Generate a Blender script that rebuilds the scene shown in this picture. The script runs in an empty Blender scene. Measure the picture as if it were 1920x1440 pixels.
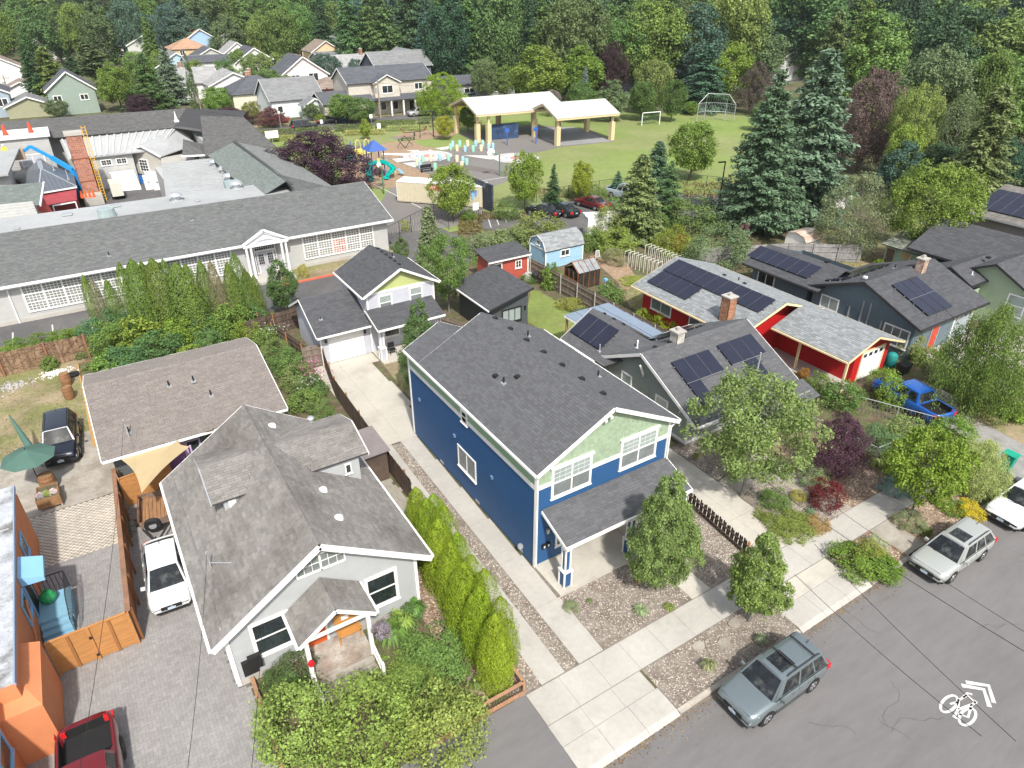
import bpy,math,random
import numpy as np
from mathutils import Vector,Matrix
sc=bpy.context.scene
COL=sc.collection
ORD='first second third fourth fifth sixth seventh eighth ninth tenth eleventh twelfth thirteenth fourteenth fifteenth sixteenth seventeenth eighteenth nineteenth twentieth twentyfirst twentysecond twentythird twentyfourth'.split()
CAM_H=24.0;PITCH=math.radians(30.6);YAW=math.radians(32.2);FPX=1280.0
cam=bpy.data.cameras.new('camera');co=bpy.data.objects.new('camera',cam);COL.objects.link(co)
co.location=(0,0,CAM_H);co.rotation_euler=(math.radians(90)-PITCH,0,-YAW)
cam.lens=24;cam.sensor_width=36;cam.clip_start=.5;cam.clip_end=6000
sc.camera=co
SUN_AZ=math.radians(195.0);SUN_EL=math.radians(50.0)
w=bpy.data.worlds.new('World');sc.world=w;w.use_nodes=True
wn=w.node_tree.nodes;wl=w.node_tree.links;wn.clear()
sky=wn.new('ShaderNodeTexSky');sky.sky_type='NISHITA';sky.sun_disc=False
sky.sun_elevation=SUN_EL;sky.sun_rotation=SUN_AZ
sky.air_density=1.3;sky.dust_density=3.0;sky.ozone_density=1.0
bg=wn.new('ShaderNodeBackground');bg.inputs[1].default_value=.13
wo=wn.new('ShaderNodeOutputWorld');hs=wn.new('ShaderNodeHueSaturation');hs.inputs['Saturation'].default_value=.5;wl.new(sky.outputs[0],hs.inputs['Color']);wl.new(hs.outputs[0],bg.inputs[0]);wl.new(bg.outputs[0],wo.inputs[0])
sl=bpy.data.lights.new('sun','SUN');sl.energy=3.3;sl.angle=math.radians(2.2);sl.color=(1,.96,.88)
so=bpy.data.objects.new('sun',sl);COL.objects.link(so)
sd=Vector((math.sin(SUN_AZ)*math.cos(SUN_EL),math.cos(SUN_AZ)*math.cos(SUN_EL),math.sin(SUN_EL)))
so.rotation_euler=sd.to_track_quat('Z','Y').to_euler();so.location=(0,0,80)
sc.view_settings.view_transform='Standard';sc.view_settings.look='None'
sc.view_settings.exposure=.62;sc.view_settings.gamma=1;sc.view_settings.use_curve_mapping=False
_f=np.array([math.sin(YAW)*math.cos(PITCH),math.cos(YAW)*math.cos(PITCH),-math.sin(PITCH)])
_r=np.array([math.cos(YAW),-math.sin(YAW),0]);_u=np.cross(_r,_f)
def _ray(px,py):return _f*FPX+_r*(px-960)-_u*(py-720)
def at(px,py,z=0.0):
 d=_ray(px,py);t=(z-CAM_H)/d[2]
 return Vector((d[0]*t,d[1]*t,z))
def height_at(p,px,py):
 d=_ray(px,py);t=math.hypot(p[0],p[1])/math.hypot(d[0],d[1])
 return CAM_H+d[2]*t
def mpp(p):
 return float(np.dot(np.array([p[0],p[1],p[2]-CAM_H]),_f))/FPX
MATS={}
def M(name,col,rough=.75,var=.12,scale=1.5,bump=0.,bscale=30,isl=0.,metal=0.,coat=0.,tint=False,second=None,sthr=.55,sscale=.6,spec=.35,streak=None,emit=0,trans=0.):
 if name in MATS:return MATS[name]
 m=bpy.data.materials.new(name);m.use_nodes=True;N=m.node_tree.nodes;L=m.node_tree.links
 b=N['Principled BSDF'];out=N['Material Output']
 b.inputs['Roughness'].default_value=rough;b.inputs['Metallic'].default_value=metal
 b.inputs['Specular IOR Level'].default_value=spec;b.inputs['Coat Weight'].default_value=coat
 b.inputs['Coat Roughness'].default_value=.08
 tc=N.new('ShaderNodeTexCoord');src=tc.outputs['Object']
 if streak:
  mp=N.new('ShaderNodeMapping');mp.inputs['Scale'].default_value=streak;L.new(src,mp.inputs[0]);vsrc=mp.outputs[0]
 else:vsrc=src
 def rgb(c):
  n=N.new('ShaderNodeRGB');n.outputs[0].default_value=(*c,1);return n.outputs[0]
 cur=rgb(col)
 def mult(cur,fac):
  x=N.new('ShaderNodeVectorMath');x.operation='SCALE';L.new(cur,x.inputs[0]);L.new(fac,x.inputs['Scale']);return x.outputs[0]
 def noise(s,det=4,r=.6,v=None):
  n=N.new('ShaderNodeTexNoise');n.inputs['Scale'].default_value=s;n.inputs['Detail'].default_value=det
  n.inputs['Roughness'].default_value=r;L.new(v or vsrc,n.inputs['Vector']);return n.outputs['Fac']
 def mr(x,a,c,lo,hi):
  n=N.new('ShaderNodeMapRange');L.new(x,n.inputs[0])
  for i,vv in enumerate((a,c,lo,hi)):n.inputs[i+1].default_value=vv
  return n.outputs[0]
 if second:
  k=mr(noise(sscale,6,.65),sthr-.09,sthr+.09,0,1)
  mx=N.new('ShaderNodeMix');mx.data_type='RGBA';L.new(k,mx.inputs[0]);L.new(cur,mx.inputs[6]);mx.inputs[7].default_value=(*second,1);cur=mx.outputs[2]
 if var:
  cur=mult(cur,mr(noise(scale),.28,.72,1-var,1+var))
  cur=mult(cur,mr(noise(scale*9,3),.3,.7,1-var*.6,1+var*.6))
 if isl:
  g=N.new('ShaderNodeNewGeometry');cur=mult(cur,mr(g.outputs['Random Per Island'],0,1,1-isl,1+isl))
 if tint:
  oi=N.new('ShaderNodeObjectInfo');x=N.new('ShaderNodeVectorMath');x.operation='MULTIPLY'
  L.new(cur,x.inputs[0]);L.new(oi.outputs['Color'],x.inputs[1]);cur=x.outputs[0]
 L.new(cur,b.inputs['Base Color'])
 if bump:
  bn=N.new('ShaderNodeBump');bn.inputs['Strength'].default_value=bump;bn.inputs['Distance'].default_value=.02
  L.new(noise(bscale,3),bn.inputs['Height']);L.new(bn.outputs[0],b.inputs['Normal'])
 if trans:
  t=N.new('ShaderNodeBsdfTranslucent');L.new(cur,t.inputs[0]);ms=N.new('ShaderNodeMixShader');ms.inputs[0].default_value=trans
  L.new(b.outputs[0],ms.inputs[1]);L.new(t.outputs[0],ms.inputs[2]);L.new(ms.outputs[0],out.inputs[0])
 if emit:b.inputs['Emission Strength'].default_value=emit
 MATS[name]=m;return m
def paint(name,col,**k):
 k.setdefault('rough',.55);k.setdefault('var',.06);return M(name,col,**k)
def leafm(name,col,isl=.38,trans=.34):
 return M(name,col,rough=.6,var=.22,scale=.9,isl=isl,tint=True,trans=trans,spec=.25)
def carpaint(name,col,metal=.25):return M(name,col,rough=.32,var=.0,coat=1.,metal=metal,spec=.5)
WHITE=paint('white_paint',(.78,.77,.75),var=.05)
DARKM=paint('dark_metal',(.03,.03,.032),rough=.5)
GREYM=M('galvanised_metal',(.5,.52,.54),rough=.4,metal=.5,var=.08)
GLASS=M('window_glass',(.025,.032,.036),rough=.08,var=.5,scale=.8,spec=.9)
BLIND=M('window_blind',(.3,.35,.34),rough=.12,var=.12,scale=2,spec=.9)
SCREEN=M('window_screen',(.17,.19,.19),rough=.25,var=.2,scale=2,spec=.6)
CARGLASS=M('car_glass',(.014,.017,.019),rough=.05,var=.7,scale=2.5,spec=.55,second=(.07,.075,.07),sthr=.6,sscale=2.2)
BLACK=paint('black_plastic',(.018,.018,.019),rough=.55)
RUBBER=M('tyre_rubber',(.022,.022,.023),rough=.85,var=.2)
RIM=M('alloy_rim',(.55,.56,.58),rough=.25,metal=.7,var=.05)
WIRE=paint('black_cable',(.02,.02,.02),rough=.6)
BARK=M('tree_bark',(.12,.095,.075),var=.35,scale=4,bump=.6,bscale=18,streak=(3,3,.6))
BARKG=M('grey_bark',(.2,.18,.16),var=.35,scale=4,bump=.5,bscale=18,streak=(3,3,.6))
BRICK=M('brick_clay',(.34,.17,.1),var=.2,scale=3,isl=.35,bump=.3)
MORTAR=M('mortar',(.36,.33,.3),var=.1)
CONC=M('concrete',(.42,.398,.366),rough=.85,var=.09,scale=.5,bump=.25,bscale=60,second=(.35,.33,.3),sthr=.62,sscale=.35)
class MB:
 def __init__(s):s.v=[];s.f=[];s.m=[]
 def add(s,vs,fs,m=0):
  o=len(s.v);s.v+=[tuple(p)for p in vs]
  for f in fs:s.f.append(tuple(i+o for i in f));s.m.append(m)
  return s
 def poly(s,pts,m=0):return s.add(pts,[tuple(range(len(pts)))],m)
 def box(s,x0,x1,y0,y1,z0,z1,m=0):
  return s.add([(x0,y0,z0),(x1,y0,z0),(x1,y1,z0),(x0,y1,z0),(x0,y0,z1),(x1,y0,z1),(x1,y1,z1),(x0,y1,z1)],[(0,3,2,1),(4,5,6,7),(0,1,5,4),(1,2,6,5),(2,3,7,6),(3,0,4,7)],m)
 def frame(s,o,ux,uy,uz,x0,x1,y0,y1,z0,z1,m=0):
  o=Vector(o);P=[]
  for z in(z0,z1):
   for x,y in((x0,y0),(x1,y0),(x1,y1),(x0,y1)):P.append(o+ux*x+uy*y+uz*z)
  return s.add(P,[(0,3,2,1),(4,5,6,7),(0,1,5,4),(1,2,6,5),(2,3,7,6),(3,0,4,7)],m)
 def bar(s,p,q,w,h,up=(0,0,1),m=0):
  p=Vector(p);q=Vector(q);d=q-p;L=d.length
  if L<1e-6:return s
  d/=L;up=Vector(up);x=d.cross(up)
  if x.length<1e-3:x=d.cross(Vector((1,0,0)))
  x.normalize();z=x.cross(d)
  return s.frame(p,x,d,z,-w/2,w/2,0,L,-h/2,h/2,m)
 def cyl(s,p,q,r0,r1=None,n=10,m=0,cap=True):
  p=Vector(p);q=Vector(q);r1=r0 if r1 is None else r1;d=(q-p)
  if d.length<1e-6:return s
  d.normalize();x=d.cross(Vector((0,0,1)))
  if x.length<1e-3:x=Vector((1,0,0))
  x.normalize();y=d.cross(x);P=[]
  for c,r in((p,r0),(q,r1)):
   for i in range(n):
    a=2*math.pi*i/n;P.append(c+x*(math.cos(a)*r)+y*(math.sin(a)*r))
  F=[(i,(i+1)%n,n+(i+1)%n,n+i)for i in range(n)]
  if cap:F+=[tuple(range(n))[::-1],tuple(range(n,2*n))]
  return s.add(P,F,m)
 def tube(s,pts,r,n=6,m=0):
  for a,b in zip(pts[:-1],pts[1:]):s.cyl(a,b,r,r,n,m)
  return s
 def lathe(s,c,prof,n=16,m=0):
  c=Vector(c);P=[];k=len(prof)
  for i in range(n):
   a=2*math.pi*i/n
   for r,z in prof:P.append(c+Vector((math.cos(a)*r,math.sin(a)*r,z)))
  F=[]
  for i in range(n):
   j=(i+1)%n
   for t in range(k-1):F.append((i*k+t,j*k+t,j*k+t+1,i*k+t+1))
  return s.add(P,F,m)
 def prism(s,pts,z0,z1,m=0,side=None):
  n=len(pts);P=[(x,y,z0)for x,y in pts]+[(x,y,z1)for x,y in pts]
  a=sum(pts[i][0]*pts[(i+1)%n][1]-pts[(i+1)%n][0]*pts[i][1]for i in range(n))
  t=tuple(range(n,2*n));sd=[(i,(i+1)%n,n+(i+1)%n,n+i)for i in range(n)]
  if a<0:t=t[::-1];sd=[q[::-1]for q in sd]
  s.add(P,[t],m);return s.add(P,sd,m if side is None else side)
 def slab(s,pts,th,m=0):
  n=len(pts);P=[tuple(p)for p in pts]+[(p[0],p[1],p[2]-th)for p in pts]
  return s.add(P,[tuple(range(n)),tuple(range(2*n-1,n-1,-1))]+[(i,n+i,n+(i+1)%n,(i+1)%n)for i in range(n)],m)
ORG={};KID={}
def link(name,me,parent=None):
 o=bpy.data.objects.new(name,me);COL.objects.link(o)
 if parent is not None:
  o.parent=parent;KID.setdefault(parent.name,[]).append(o)
  if parent.name in ORG:
   o.matrix_parent_inverse=Matrix.Translation(-Vector(ORG[parent.name]));ORG[o.name]=(0,0,0)
 return o
def obj(name,mb,mats,parent=None,smooth=False):
 me=bpy.data.meshes.new(name)
 me.from_pydata(mb.v,[],mb.f)
 if not isinstance(mats,(list,tuple)):mats=[mats]
 for m in mats:me.materials.append(m)
 if len(mats)>1:me.polygons.foreach_set('material_index',mb.m)
 if smooth:me.polygons.foreach_set('use_smooth',[True]*len(mb.f))
 me.update()
 return link(name,me,parent)
def tag(o,label,cat,group=None,kind=None):
 if label:o['label']=label
 if cat:o['category']=cat
 if group:o['group']=group
 if kind:o['kind']=kind
 return o
def thing(name,label,cat,loc=(0,0,0),group=None,world=True,rz=0):
 """world=True: parts are written in world metres; False: parts written about the origin (prototype)."""
 o=bpy.data.objects.new(name,None);COL.objects.link(o);o.empty_display_size=.3
 o.location=loc;o.rotation_euler=(0,0,rz)
 if world:ORG[o.name]=tuple(loc)
 return tag(o,label,cat,group)
def struct(name,mb,mats,parent=None,**k):
 o=obj(name,mb,mats,parent,**k)
 if parent is None:o['kind']='structure'
 return o
def stuff(o):o['kind']='stuff';return o
def copy_tree(o,parent=None):
 c=o.copy();COL.objects.link(c)
 if parent is not None:c.parent=parent
 for ch in KID.get(o.name,[]):copy_tree(ch,c)
 return c
def place_copy(proto,loc,rz=0,scale=None,label=None):
 c=copy_tree(proto);c.location=loc;c.rotation_euler=(0,0,rz)
 if scale is not None:c.scale=scale if hasattr(scale,'__len__')else(scale,)*3
 if label:c['label']=label
 return c
def _clip(poly,a,b):
 for lim,sg in((a,1),(b,-1)):
  out=[]
  for i in range(len(poly)):
   p,q=poly[i],poly[(i+1)%len(poly)]
   ip=sg*(p[1]-lim)>=-1e-9;iq=sg*(q[1]-lim)>=-1e-9
   if ip:out.append(p)
   if ip!=iq:
    t=(lim-p[1])/(q[1]-p[1]);out.append((p[0]+(q[0]-p[0])*t,lim))
  poly=out
  if len(poly)<3:return[]
 return poly
def siding(parent,o,u,n,poly,mat,course=.17,lip=.0195,name='wall'):
 """lap boards on a vertical wall: o origin, u along the wall, n outwards, poly (s,z)"""
 o=Vector(o);u=Vector(u);n=Vector(n);mb=MB();z=min(p[1]for p in poly);zt=max(p[1]for p in poly)
 Z=Vector((0,0,1));cw=u.cross(Z).dot(n)>0
 while z<zt-1e-4:
  b=min(z+course,zt);c=_clip(poly,z,b)
  if c:
   P=[o+u*s_+Z*zz+n*(lip*(1-(zz-z)/course))for s_,zz in c]
   ar=sum(c[i][0]*c[(i+1)%len(c)][1]-c[(i+1)%len(c)][0]*c[i][1]for i in range(len(c)))
   if(ar>0)!=cw:P.reverse()
   mb.poly(P)
   lo=[s_ for s_,zz in c if abs(zz-z)<1e-6]
   if len(lo)>=2:
    a_,b_=min(lo),max(lo)
    mb.poly([o+u*a_+Z*z+n*lip,o+u*b_+Z*z+n*lip,o+u*b_+Z*z,o+u*a_+Z*z])
  z=b
 return obj(name,mb,mat,parent)
SHN=random.Random(5)
def shingles(parent,pts,mat,under=None,w=.3,e=.145,th=.07,name='roof',lift=.02,mb=None):
 """pts: planar 3D polygon, first edge = eave (left to right seen from outside)."""
 P=[Vector(p)for p in pts];u=(P[1]-P[0]).normalized()
 nr=(P[1]-P[0]).cross(P[2]-P[1]).normalized()
 if nr.z<0:nr=-nr
 v=nr.cross(u).normalized()
 if v.z<0:v=-v
 own=mb is None
 if own:mb=MB()
 mb.slab([p-nr*.004 for p in P],th,1)
 q=[((p-P[0]).dot(u),(p-P[0]).dot(v))for p in P]
 y=0;top=max(b for a,b in q);r=0;rnd=SHN
 while y<top-.02:
  y1=min(y+e,top);c=_clip(q,y,y1)
  if c:
   xl=[a for a,b in c];mid=_clip(q,(y+y1)/2-.001,(y+y1)/2+.001)
   if mid:xl=[a for a,b in mid]
   x0,x1=min(xl),max(xl);x=x0-(w*.5 if r%2 else 0)-rnd.random()*w*.3
   while x<x1:
    a=max(x,x0);x+=w*(1 if rnd.random()<.8 else 1.5);b=min(x,x1)
    if b-a<.01:continue
    l=lift*(.6+.8*rnd.random());g=min(.008,(b-a)/5)
    A,B=P[0]+u*(a+g*.5)+v*y,P[0]+u*(b-g*.5)+v*y
    C,D=P[0]+u*(b-g*.5)+v*y1,P[0]+u*(a+g*.5)+v*y1
    mb.add([A,B,A+nr*l,B+nr*l,C+nr*.003,D+nr*.003],[(0,1,3,2),(2,3,4,5)],0)
  y=y1;r+=1
 if own:return obj(name,mb,[mat,under or UNDER],parent)
UNDER=M('roof_underlay',(.05,.05,.052),var=.1)
def shm(name,col,isl=.12,second=None,sthr=.55,sscale=.5,var=.05):return M(name,col,rough=.92,var=var,isl=isl,bump=.35,bscale=120,second=second,sthr=sthr,sscale=sscale,spec=.15)
def gable(parent,axis,c,L,R,a0,a1,zr,sl,mat,trim=WHITE,trimw=.17,w=.3,e=.145,slr=None,name='roof',gutter=True,cap=True,faces='LR',ends=(1,1)):
 """gable roof. axis 'y': ridge x=c from y=a0..a1, L/R overhang to -x/+x. axis 'x': ridge y=c from x=a0..a1, L to -y, R to +y."""
 slr=slr or sl
 def p(s_,t,z):return Vector((s_,t,z))if axis=='y' else Vector((t,s_,z))
 mb=MB();zl=zr-sl*L;zR=zr-slr*R
 if 'L' in faces:shingles(parent,[p(c-L,a1,zl),p(c-L,a0,zl),p(c,a0,zr),p(c,a1,zr)],mat,mb=mb,w=w,e=e)
 if 'R' in faces:shingles(parent,[p(c+R,a0,zR),p(c+R,a1,zR),p(c,a1,zr),p(c,a0,zr)],mat,mb=mb,w=w,e=e)
 if cap:
  k=a0
  while k<a1-.05:
   mb.slab([p(c-.14,k,zr+.012-sl*.14),p(c-.14,min(k+.24,a1),zr+.004-sl*.14),p(c,min(k+.24,a1),zr+.012),p(c,k,zr+.024)],.01,0)
   mb.slab([p(c,k,zr+.024),p(c,min(k+.24,a1),zr+.012),p(c+.14,min(k+.24,a1),zr+.004-sl*.14),p(c+.14,k,zr+.012-sl*.14)],.01,0);k+=.25
 r=obj(name,mb,[mat,UNDER],parent)
 if trim:
  for a,sg,on in((a0,-1,ends[0]),(a1,1,ends[1])):
   if not on:continue
   for s1,z1 in((c-L,zl),(c+R,zR)):
    A=p(s1,a,z1-trimw/2-.012);B=p(c,a,zr-trimw/2-.012)
    dv=p(0,sg*.022,0)
    obj('fascia',MB().bar(A+dv,B+dv,.04,trimw,up=(0,0,1)),trim,parent)
  if gutter:
   for s1,z1,sg in((c-L,zl,-1),(c+R,zR,1)):
    obj('gutter',MB().bar(p(s1+sg*.06,a0+.01,z1-.08),p(s1+sg*.06,a1-.01,z1-.08),.11,.11),trim,parent)
 return r
X_,Y_,Z_=Vector((1,0,0)),Vector((0,1,0)),Vector((0,0,1))
FR={'-y':(X_,-Y_),'+y':(X_,Y_),'-x':(Y_,-X_),'+x':(Y_,X_)}
def window(parent,face,k,s0,s1,z0,z1,fw=.1,nx=1,nz=1,mull=.06,glass=None,top=None,frame=WHITE,grid=None,sill=True,name='window',proud=.065,gridw=.02):
 """window on the wall plane k of a face; nx x nz sashes; grid=(gx,gz) muntins in each sash."""
 u,n=FR[face];o=(n*(k*(1 if face[0]=='+' else-1)))
 glass=glass or GLASS
 fm=MB()
 def b(a0,a1,c0,c1,d0,d1,m=0,t=fm):t.frame(o,u,n,Z_,a0,a1,d0,d1,c0,c1,m)
 b(s0,s1,z0,z0+fw,.012,proud+.01);b(s0,s1,z1-fw,z1,.012,proud+.01)
 b(s0,s0+fw,z0+fw,z1-fw,.012,proud);b(s1-fw,s1,z0+fw,z1-fw,.012,proud)
 iw=(s1-s0-2*fw);ih=(z1-z0-2*fw);cw=(iw-(nx-1)*mull)/nx;chh=(ih-(nz-1)*mull)/nz
 for i in range(1,nx):
  a=s0+fw+i*cw+(i-1)*mull;b(a,a+mull,z0+fw,z1-fw,.012,proud-.006)
 for j in range(1,nz):
  c=z0+fw+j*chh+(j-1)*mull;b(s0+fw,s1-fw,c,c+mull,.012,proud-.01)
 if grid:
  for i in range(nx):
   for j in range(nz):
    a=s0+fw+i*(cw+mull);c=z0+fw+j*(chh+mull)
    gx,gz=grid if not callable(grid)else grid(i,j)
    for q in range(1,gx):b(a+cw*q/gx-gridw/2,a+cw*q/gx+gridw/2,c,c+chh,.041,.05)
    for q in range(1,gz):b(a,a+cw,c+chh*q/gz-gridw/2,c+chh*q/gz+gridw/2,.041,.048)
 if sill:b(s0-.04,s1+.04,z0-.035,z0-.002,.012,proud+.04)
 wo_=obj(name,fm,frame,parent)
 for i in range(nx):
  for j in range(nz):
   a=s0+fw+i*(cw+mull);c=z0+fw+j*(chh+mull);pm=MB();b(a,a+cw,c,c+chh,.03,.04,0,pm)
   obj('pane',pm,(top if(top and j==nz-1)else glass),wo_)
 return wo_
def fbox(parent,name,mat,face,k,s0,s1,z0,z1,d0,d1,mb=None):
 u,n=FR[face];o=(n*(k*(1 if face[0]=='+' else-1)));own=mb is None;mb=mb or MB()
 mb.frame(o,u,n,Z_,s0,s1,d0,d1,z0,z1)
 if own:return obj(name,mb,mat,parent)
def solar(parent_thing,O,u,v,n,cells,mat,w=1.0,h=1.7,gap=.045,lift=.12):
 """panels at grid cells (i,j) from origin O on the roof; u across, v upslope, n normal"""
 for(i,j)in cells:
  mb=MB();mb.frame(O,u,v,n,i*(w+gap),i*(w+gap)+w,j*(h+gap),j*(h+gap)+h,lift,lift+.035)
  p_=obj('solar_panel',mb,mat,parent_thing)
 rails=MB();I=[c[0]for c in cells];J=[c[1]for c in cells]
 for j in sorted(set(J)):
  ii=[c[0]for c in cells if c[1]==j]
  for q in(.25,.75):
   rails.frame(O,u,v,n,min(ii)*(w+gap)-.08,(max(ii)+1)*(w+gap)+.06,(j+q)*(h+gap)-.03,(j+q)*(h+gap)+.03,.02,lift-.003)
  for i in ii[1:]:rails.frame(O,u,v,n,i*(w+gap)-gap,i*(w+gap),j*(h+gap),(j+1)*(h+gap)-gap,.02,lift+.01)
  if j:rails.frame(O,u,v,n,min(ii)*(w+gap),(max(ii)+1)*(w+gap)-gap,j*(h+gap)-gap,j*(h+gap),.02,lift+.012)
 stuff(obj('mounting_rail',rails,M('panel_frame',(.16,.165,.18),rough=.4),parent_thing))
def solar_mat():
 if 'solar' in MATS:return MATS['solar']
 m=M('solar_cells',(.016,.018,.034),rough=.18,var=.15,isl=.25,spec=.55,coat=.3);MATS['solar']=m;return m
def roof_frame(axis,side):
 def f(sl):
  d={('y','L'):X_,('y','R'):-X_,('x','L'):Y_,('x','R'):-Y_}[(axis,side)]
  v=(d+Z_*sl).normalized();u=Y_ if axis=='y' else X_
  n=u.cross(v)
  if n.z<0:n=-n
  return u,v,n
 return f
def vent_cap(parent,p,n,mat,s=.22):
 mb=MB();p=Vector(p);mb.box(p.x-s/2,p.x+s/2,p.y-s/2,p.y+s/2,p.z-.05,p.z+.09)
 return obj('roof_vent',mb,mat,parent)
def pipe(parent,p,h=.35,r=.045,mat=None,base=True):
 mb=MB();p=Vector(p);mb.cyl(p-Z_*.1,p+Z_*h,r,r,8)
 if base:mb.box(p.x-.13,p.x+.13,p.y-.13,p.y+.13,p.z-.06,p.z+.03,1)
 return obj('vent_pipe',mb,[mat or BLACK,GREYM],parent)
def bricks(parent,x0,x1,y0,y1,z0,z1,name='chimney',mat=None,bw=.21,bh=.075,gap=.012,cap=True):
 c=MB();c.box(x0+.015,x1-.015,y0+.015,y1-.015,z0,z1);ch=obj(name,c,MORTAR,parent)
 mb=MB();z=z0;r=0
 while z<z1-.03:
  zz=min(z+bh,z1)
  for(a0,a1,k,ax)in((x0,x1,y0,0),(x0,x1,y1,0),(y0,y1,x0,1),(y0,y1,x1,1)):
   a=a0-(bw/2 if r%2 else 0)
   while a<a1:
    s_,t=max(a,a0),min(a+bw,a1);a+=bw+gap
    if t-s_<.03:continue
    lo,hi=(k,k+.03)if(k in(x0,y0))else(k-.03,k)
    if ax==0:mb.box(s_,t,lo,hi,z,zz)
    else:mb.box(lo,hi,s_,t,z,zz)
  z+=bh+gap;r+=1
 b_=stuff(obj('brickwork',mb,mat or BRICK,ch))
 if cap:
  c=MB();c.box(x0-.06,x1+.06,y0-.06,y1+.06,z1,z1+.09);c.cyl(((x0+x1)/2,(y0+y1)/2,z1+.09),((x0+x1)/2,(y0+y1)/2,z1+.3),.13,.13,10);obj('chimney_cap',c,CONC,ch)
 return ch
def door(parent,face,k,s0,s1,z0,z1,mat,trim=WHITE,name='door'):
 d=fbox(parent,name,mat,face,k,s0,s1,z0,z1,.01,.05)
 mb=MB()
 for a in((s0-.1,s0,z0,z1+.1),(s1,s1+.1,z0,z1+.1),(s0,s1,z1,z1+.1)):fbox(parent,'',None,face,k,a[0],a[1],a[2],a[3],.01,.07,mb)
 obj('door_trim',mb,trim,parent);h=fbox(d,'handle',GREYM,face,k,s1-.16,s1-.1,z0+.95,z0+1.07,.05,.1)
 return d
def garage_door(parent,face,k,s0,s1,z0,z1,mat,rows=4,trim=WHITE,cols=0,lites=None):
 d=fbox(parent,'garage_door',mat,face,k,s0,s1,z0,z1,.008,.02);h=(z1-z0)/rows
 for r in range(rows):fbox(d,'door_panel',mat,face,k,s0+.01,s1-.01,z0+r*h+.008,z0+(r+1)*h-.008,.02,.045)
 mb=MB()
 for a in((s0-.12,s0,z0,z1+.12),(s1,s1+.12,z0,z1+.12),(s0,s1,z1,z1+.12)):fbox(parent,'',None,face,k,*a,.01,.07,mb)
 obj('door_trim',mb,trim,parent)
 if lites:
  n=lites
  for i in range(n):
   a=s0+(s1-s0)*(i+.2)/n;fbox(d,'pane',GLASS,face,k,a,a+(s1-s0)*.6/n,z1-h*.75,z1-h*.25,.046,.052)
 return d
def corner_post(parent,x,y,z0,z1,mat=WHITE,w=.12):
 mb=MB();mb.box(x-w/2,x+w/2,y-w/2,y+w/2,z0,z1);return obj('corner_trim',mb,mat,parent)
def house_box(parent,x0,x1,y0,y1,zb,zt,mat,course=.16,name='wall'):
 """inner core and four lap-sided walls"""
 for face,k,a,b in(('-y',y0,x0,x1),('+y',y1,x0,x1),('-x',x0,y0,y1),('+x',x1,y0,y1)):
  u,n=FR[face];o=n*(k*(1 if face[0]=='+' else-1))
  siding(parent,o,u,n,[(a,zb),(b,zb),(b,zt),(a,zt)],mat,course,name=name)
def tri_wall(parent,face,k,poly,mat,course=.16,name='gable_wall',lip=.0195):
 u,n=FR[face];o=n*(k*(1 if face[0]=='+' else-1));return siding(parent,o,u,n,poly,mat,course,lip,name)
def SM(name,mb,mat,kind='structure',parent=None):
 o=obj(name,mb,mat,parent)
 if parent is None:o['kind']=kind
 return o
EARTH=M('earth_and_grass',(.085,.095,.04),rough=.95,var=.35,scale=.08,second=(.13,.11,.065),sthr=.55,sscale=.15,bump=.5,bscale=8)
GRASS=M('lawn_grass',(.17,.215,.055),rough=.95,var=.22,scale=.25,second=(.21,.19,.09),sthr=.6,sscale=.18,bump=.8,bscale=14)
FIELD=M('field_grass',(.19,.26,.065),rough=.95,var=.16,scale=.12,second=(.2,.225,.085),sthr=.5,sscale=.06,bump=.6,bscale=10)
DRY=M('dry_lawn',(.18,.185,.07),rough=.95,var=.25,scale=.4,second=(.27,.215,.135),sthr=.5,sscale=.35,bump=.8,bscale=14)
ASPH=M('street_asphalt',(.17,.163,.164),rough=.9,var=.1,scale=.35,second=(.138,.133,.133),sthr=.54,sscale=.35,streak=(.25,1,1),bump=.4,bscale=70)
ASPH2=M('school_asphalt',(.1,.098,.1),rough=.9,var=.14,scale=.3,second=(.14,.13,.125),sthr=.55,sscale=.12,bump=.3,bscale=50)
PLAYA=M('playground_asphalt',(.2,.185,.175),rough=.9,var=.1,scale=.2,second=(.16,.15,.145),sthr=.52,sscale=.1)
CHIPS=M('bark_chips',(.33,.24,.165),rough=.95,var=.25,scale=2.5,second=(.28,.19,.12),sthr=.5,sscale=1.5,bump=1,bscale=30)
MULCH=M('wood_mulch',(.3,.235,.175),rough=.95,var=.35,scale=5,second=(.2,.12,.08),sthr=.5,sscale=3,bump=1,bscale=45)
SOIL=M('garden_soil',(.13,.095,.065),rough=.95,var=.35,scale=2,second=(.1,.11,.045),sthr=.5,sscale=.8,bump=1,bscale=25)
GRAV=M('pea_gravel',(.27,.235,.2),rough=.95,var=.35,scale=7,second=(.19,.155,.13),sthr=.5,sscale=1.2,bump=1,bscale=60)
STONE=M('gravel_stone',(.36,.32,.28),rough=.9,var=.1,isl=.65)
PAVER=M('grey_paver',(.27,.26,.255),rough=.9,var=.1,scale=.5,isl=.09,bump=.3,bscale=60)
PAVJ=M('paver_joint',(.15,.142,.135),rough=.95,var=.2)
CRETE2=M('worn_concrete',(.36,.33,.29),rough=.9,var=.16,scale=.6,second=(.27,.24,.2),sthr=.53,sscale=.8,bump=.4,bscale=40)
REDC=paint('red_curb_paint',(.6,.13,.08));ROADW=M('road_marking',(.6,.59,.57),rough=.7,var=.12,second=(.3,.29,.28),sthr=.64,sscale=5)
mb=MB();mb.box(-1500,1500,10.3,3000,-.4,-.03);mb.box(-1500,1500,-1200,-11.5,-.4,-.03);SM('ground',mb,EARTH)
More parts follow.
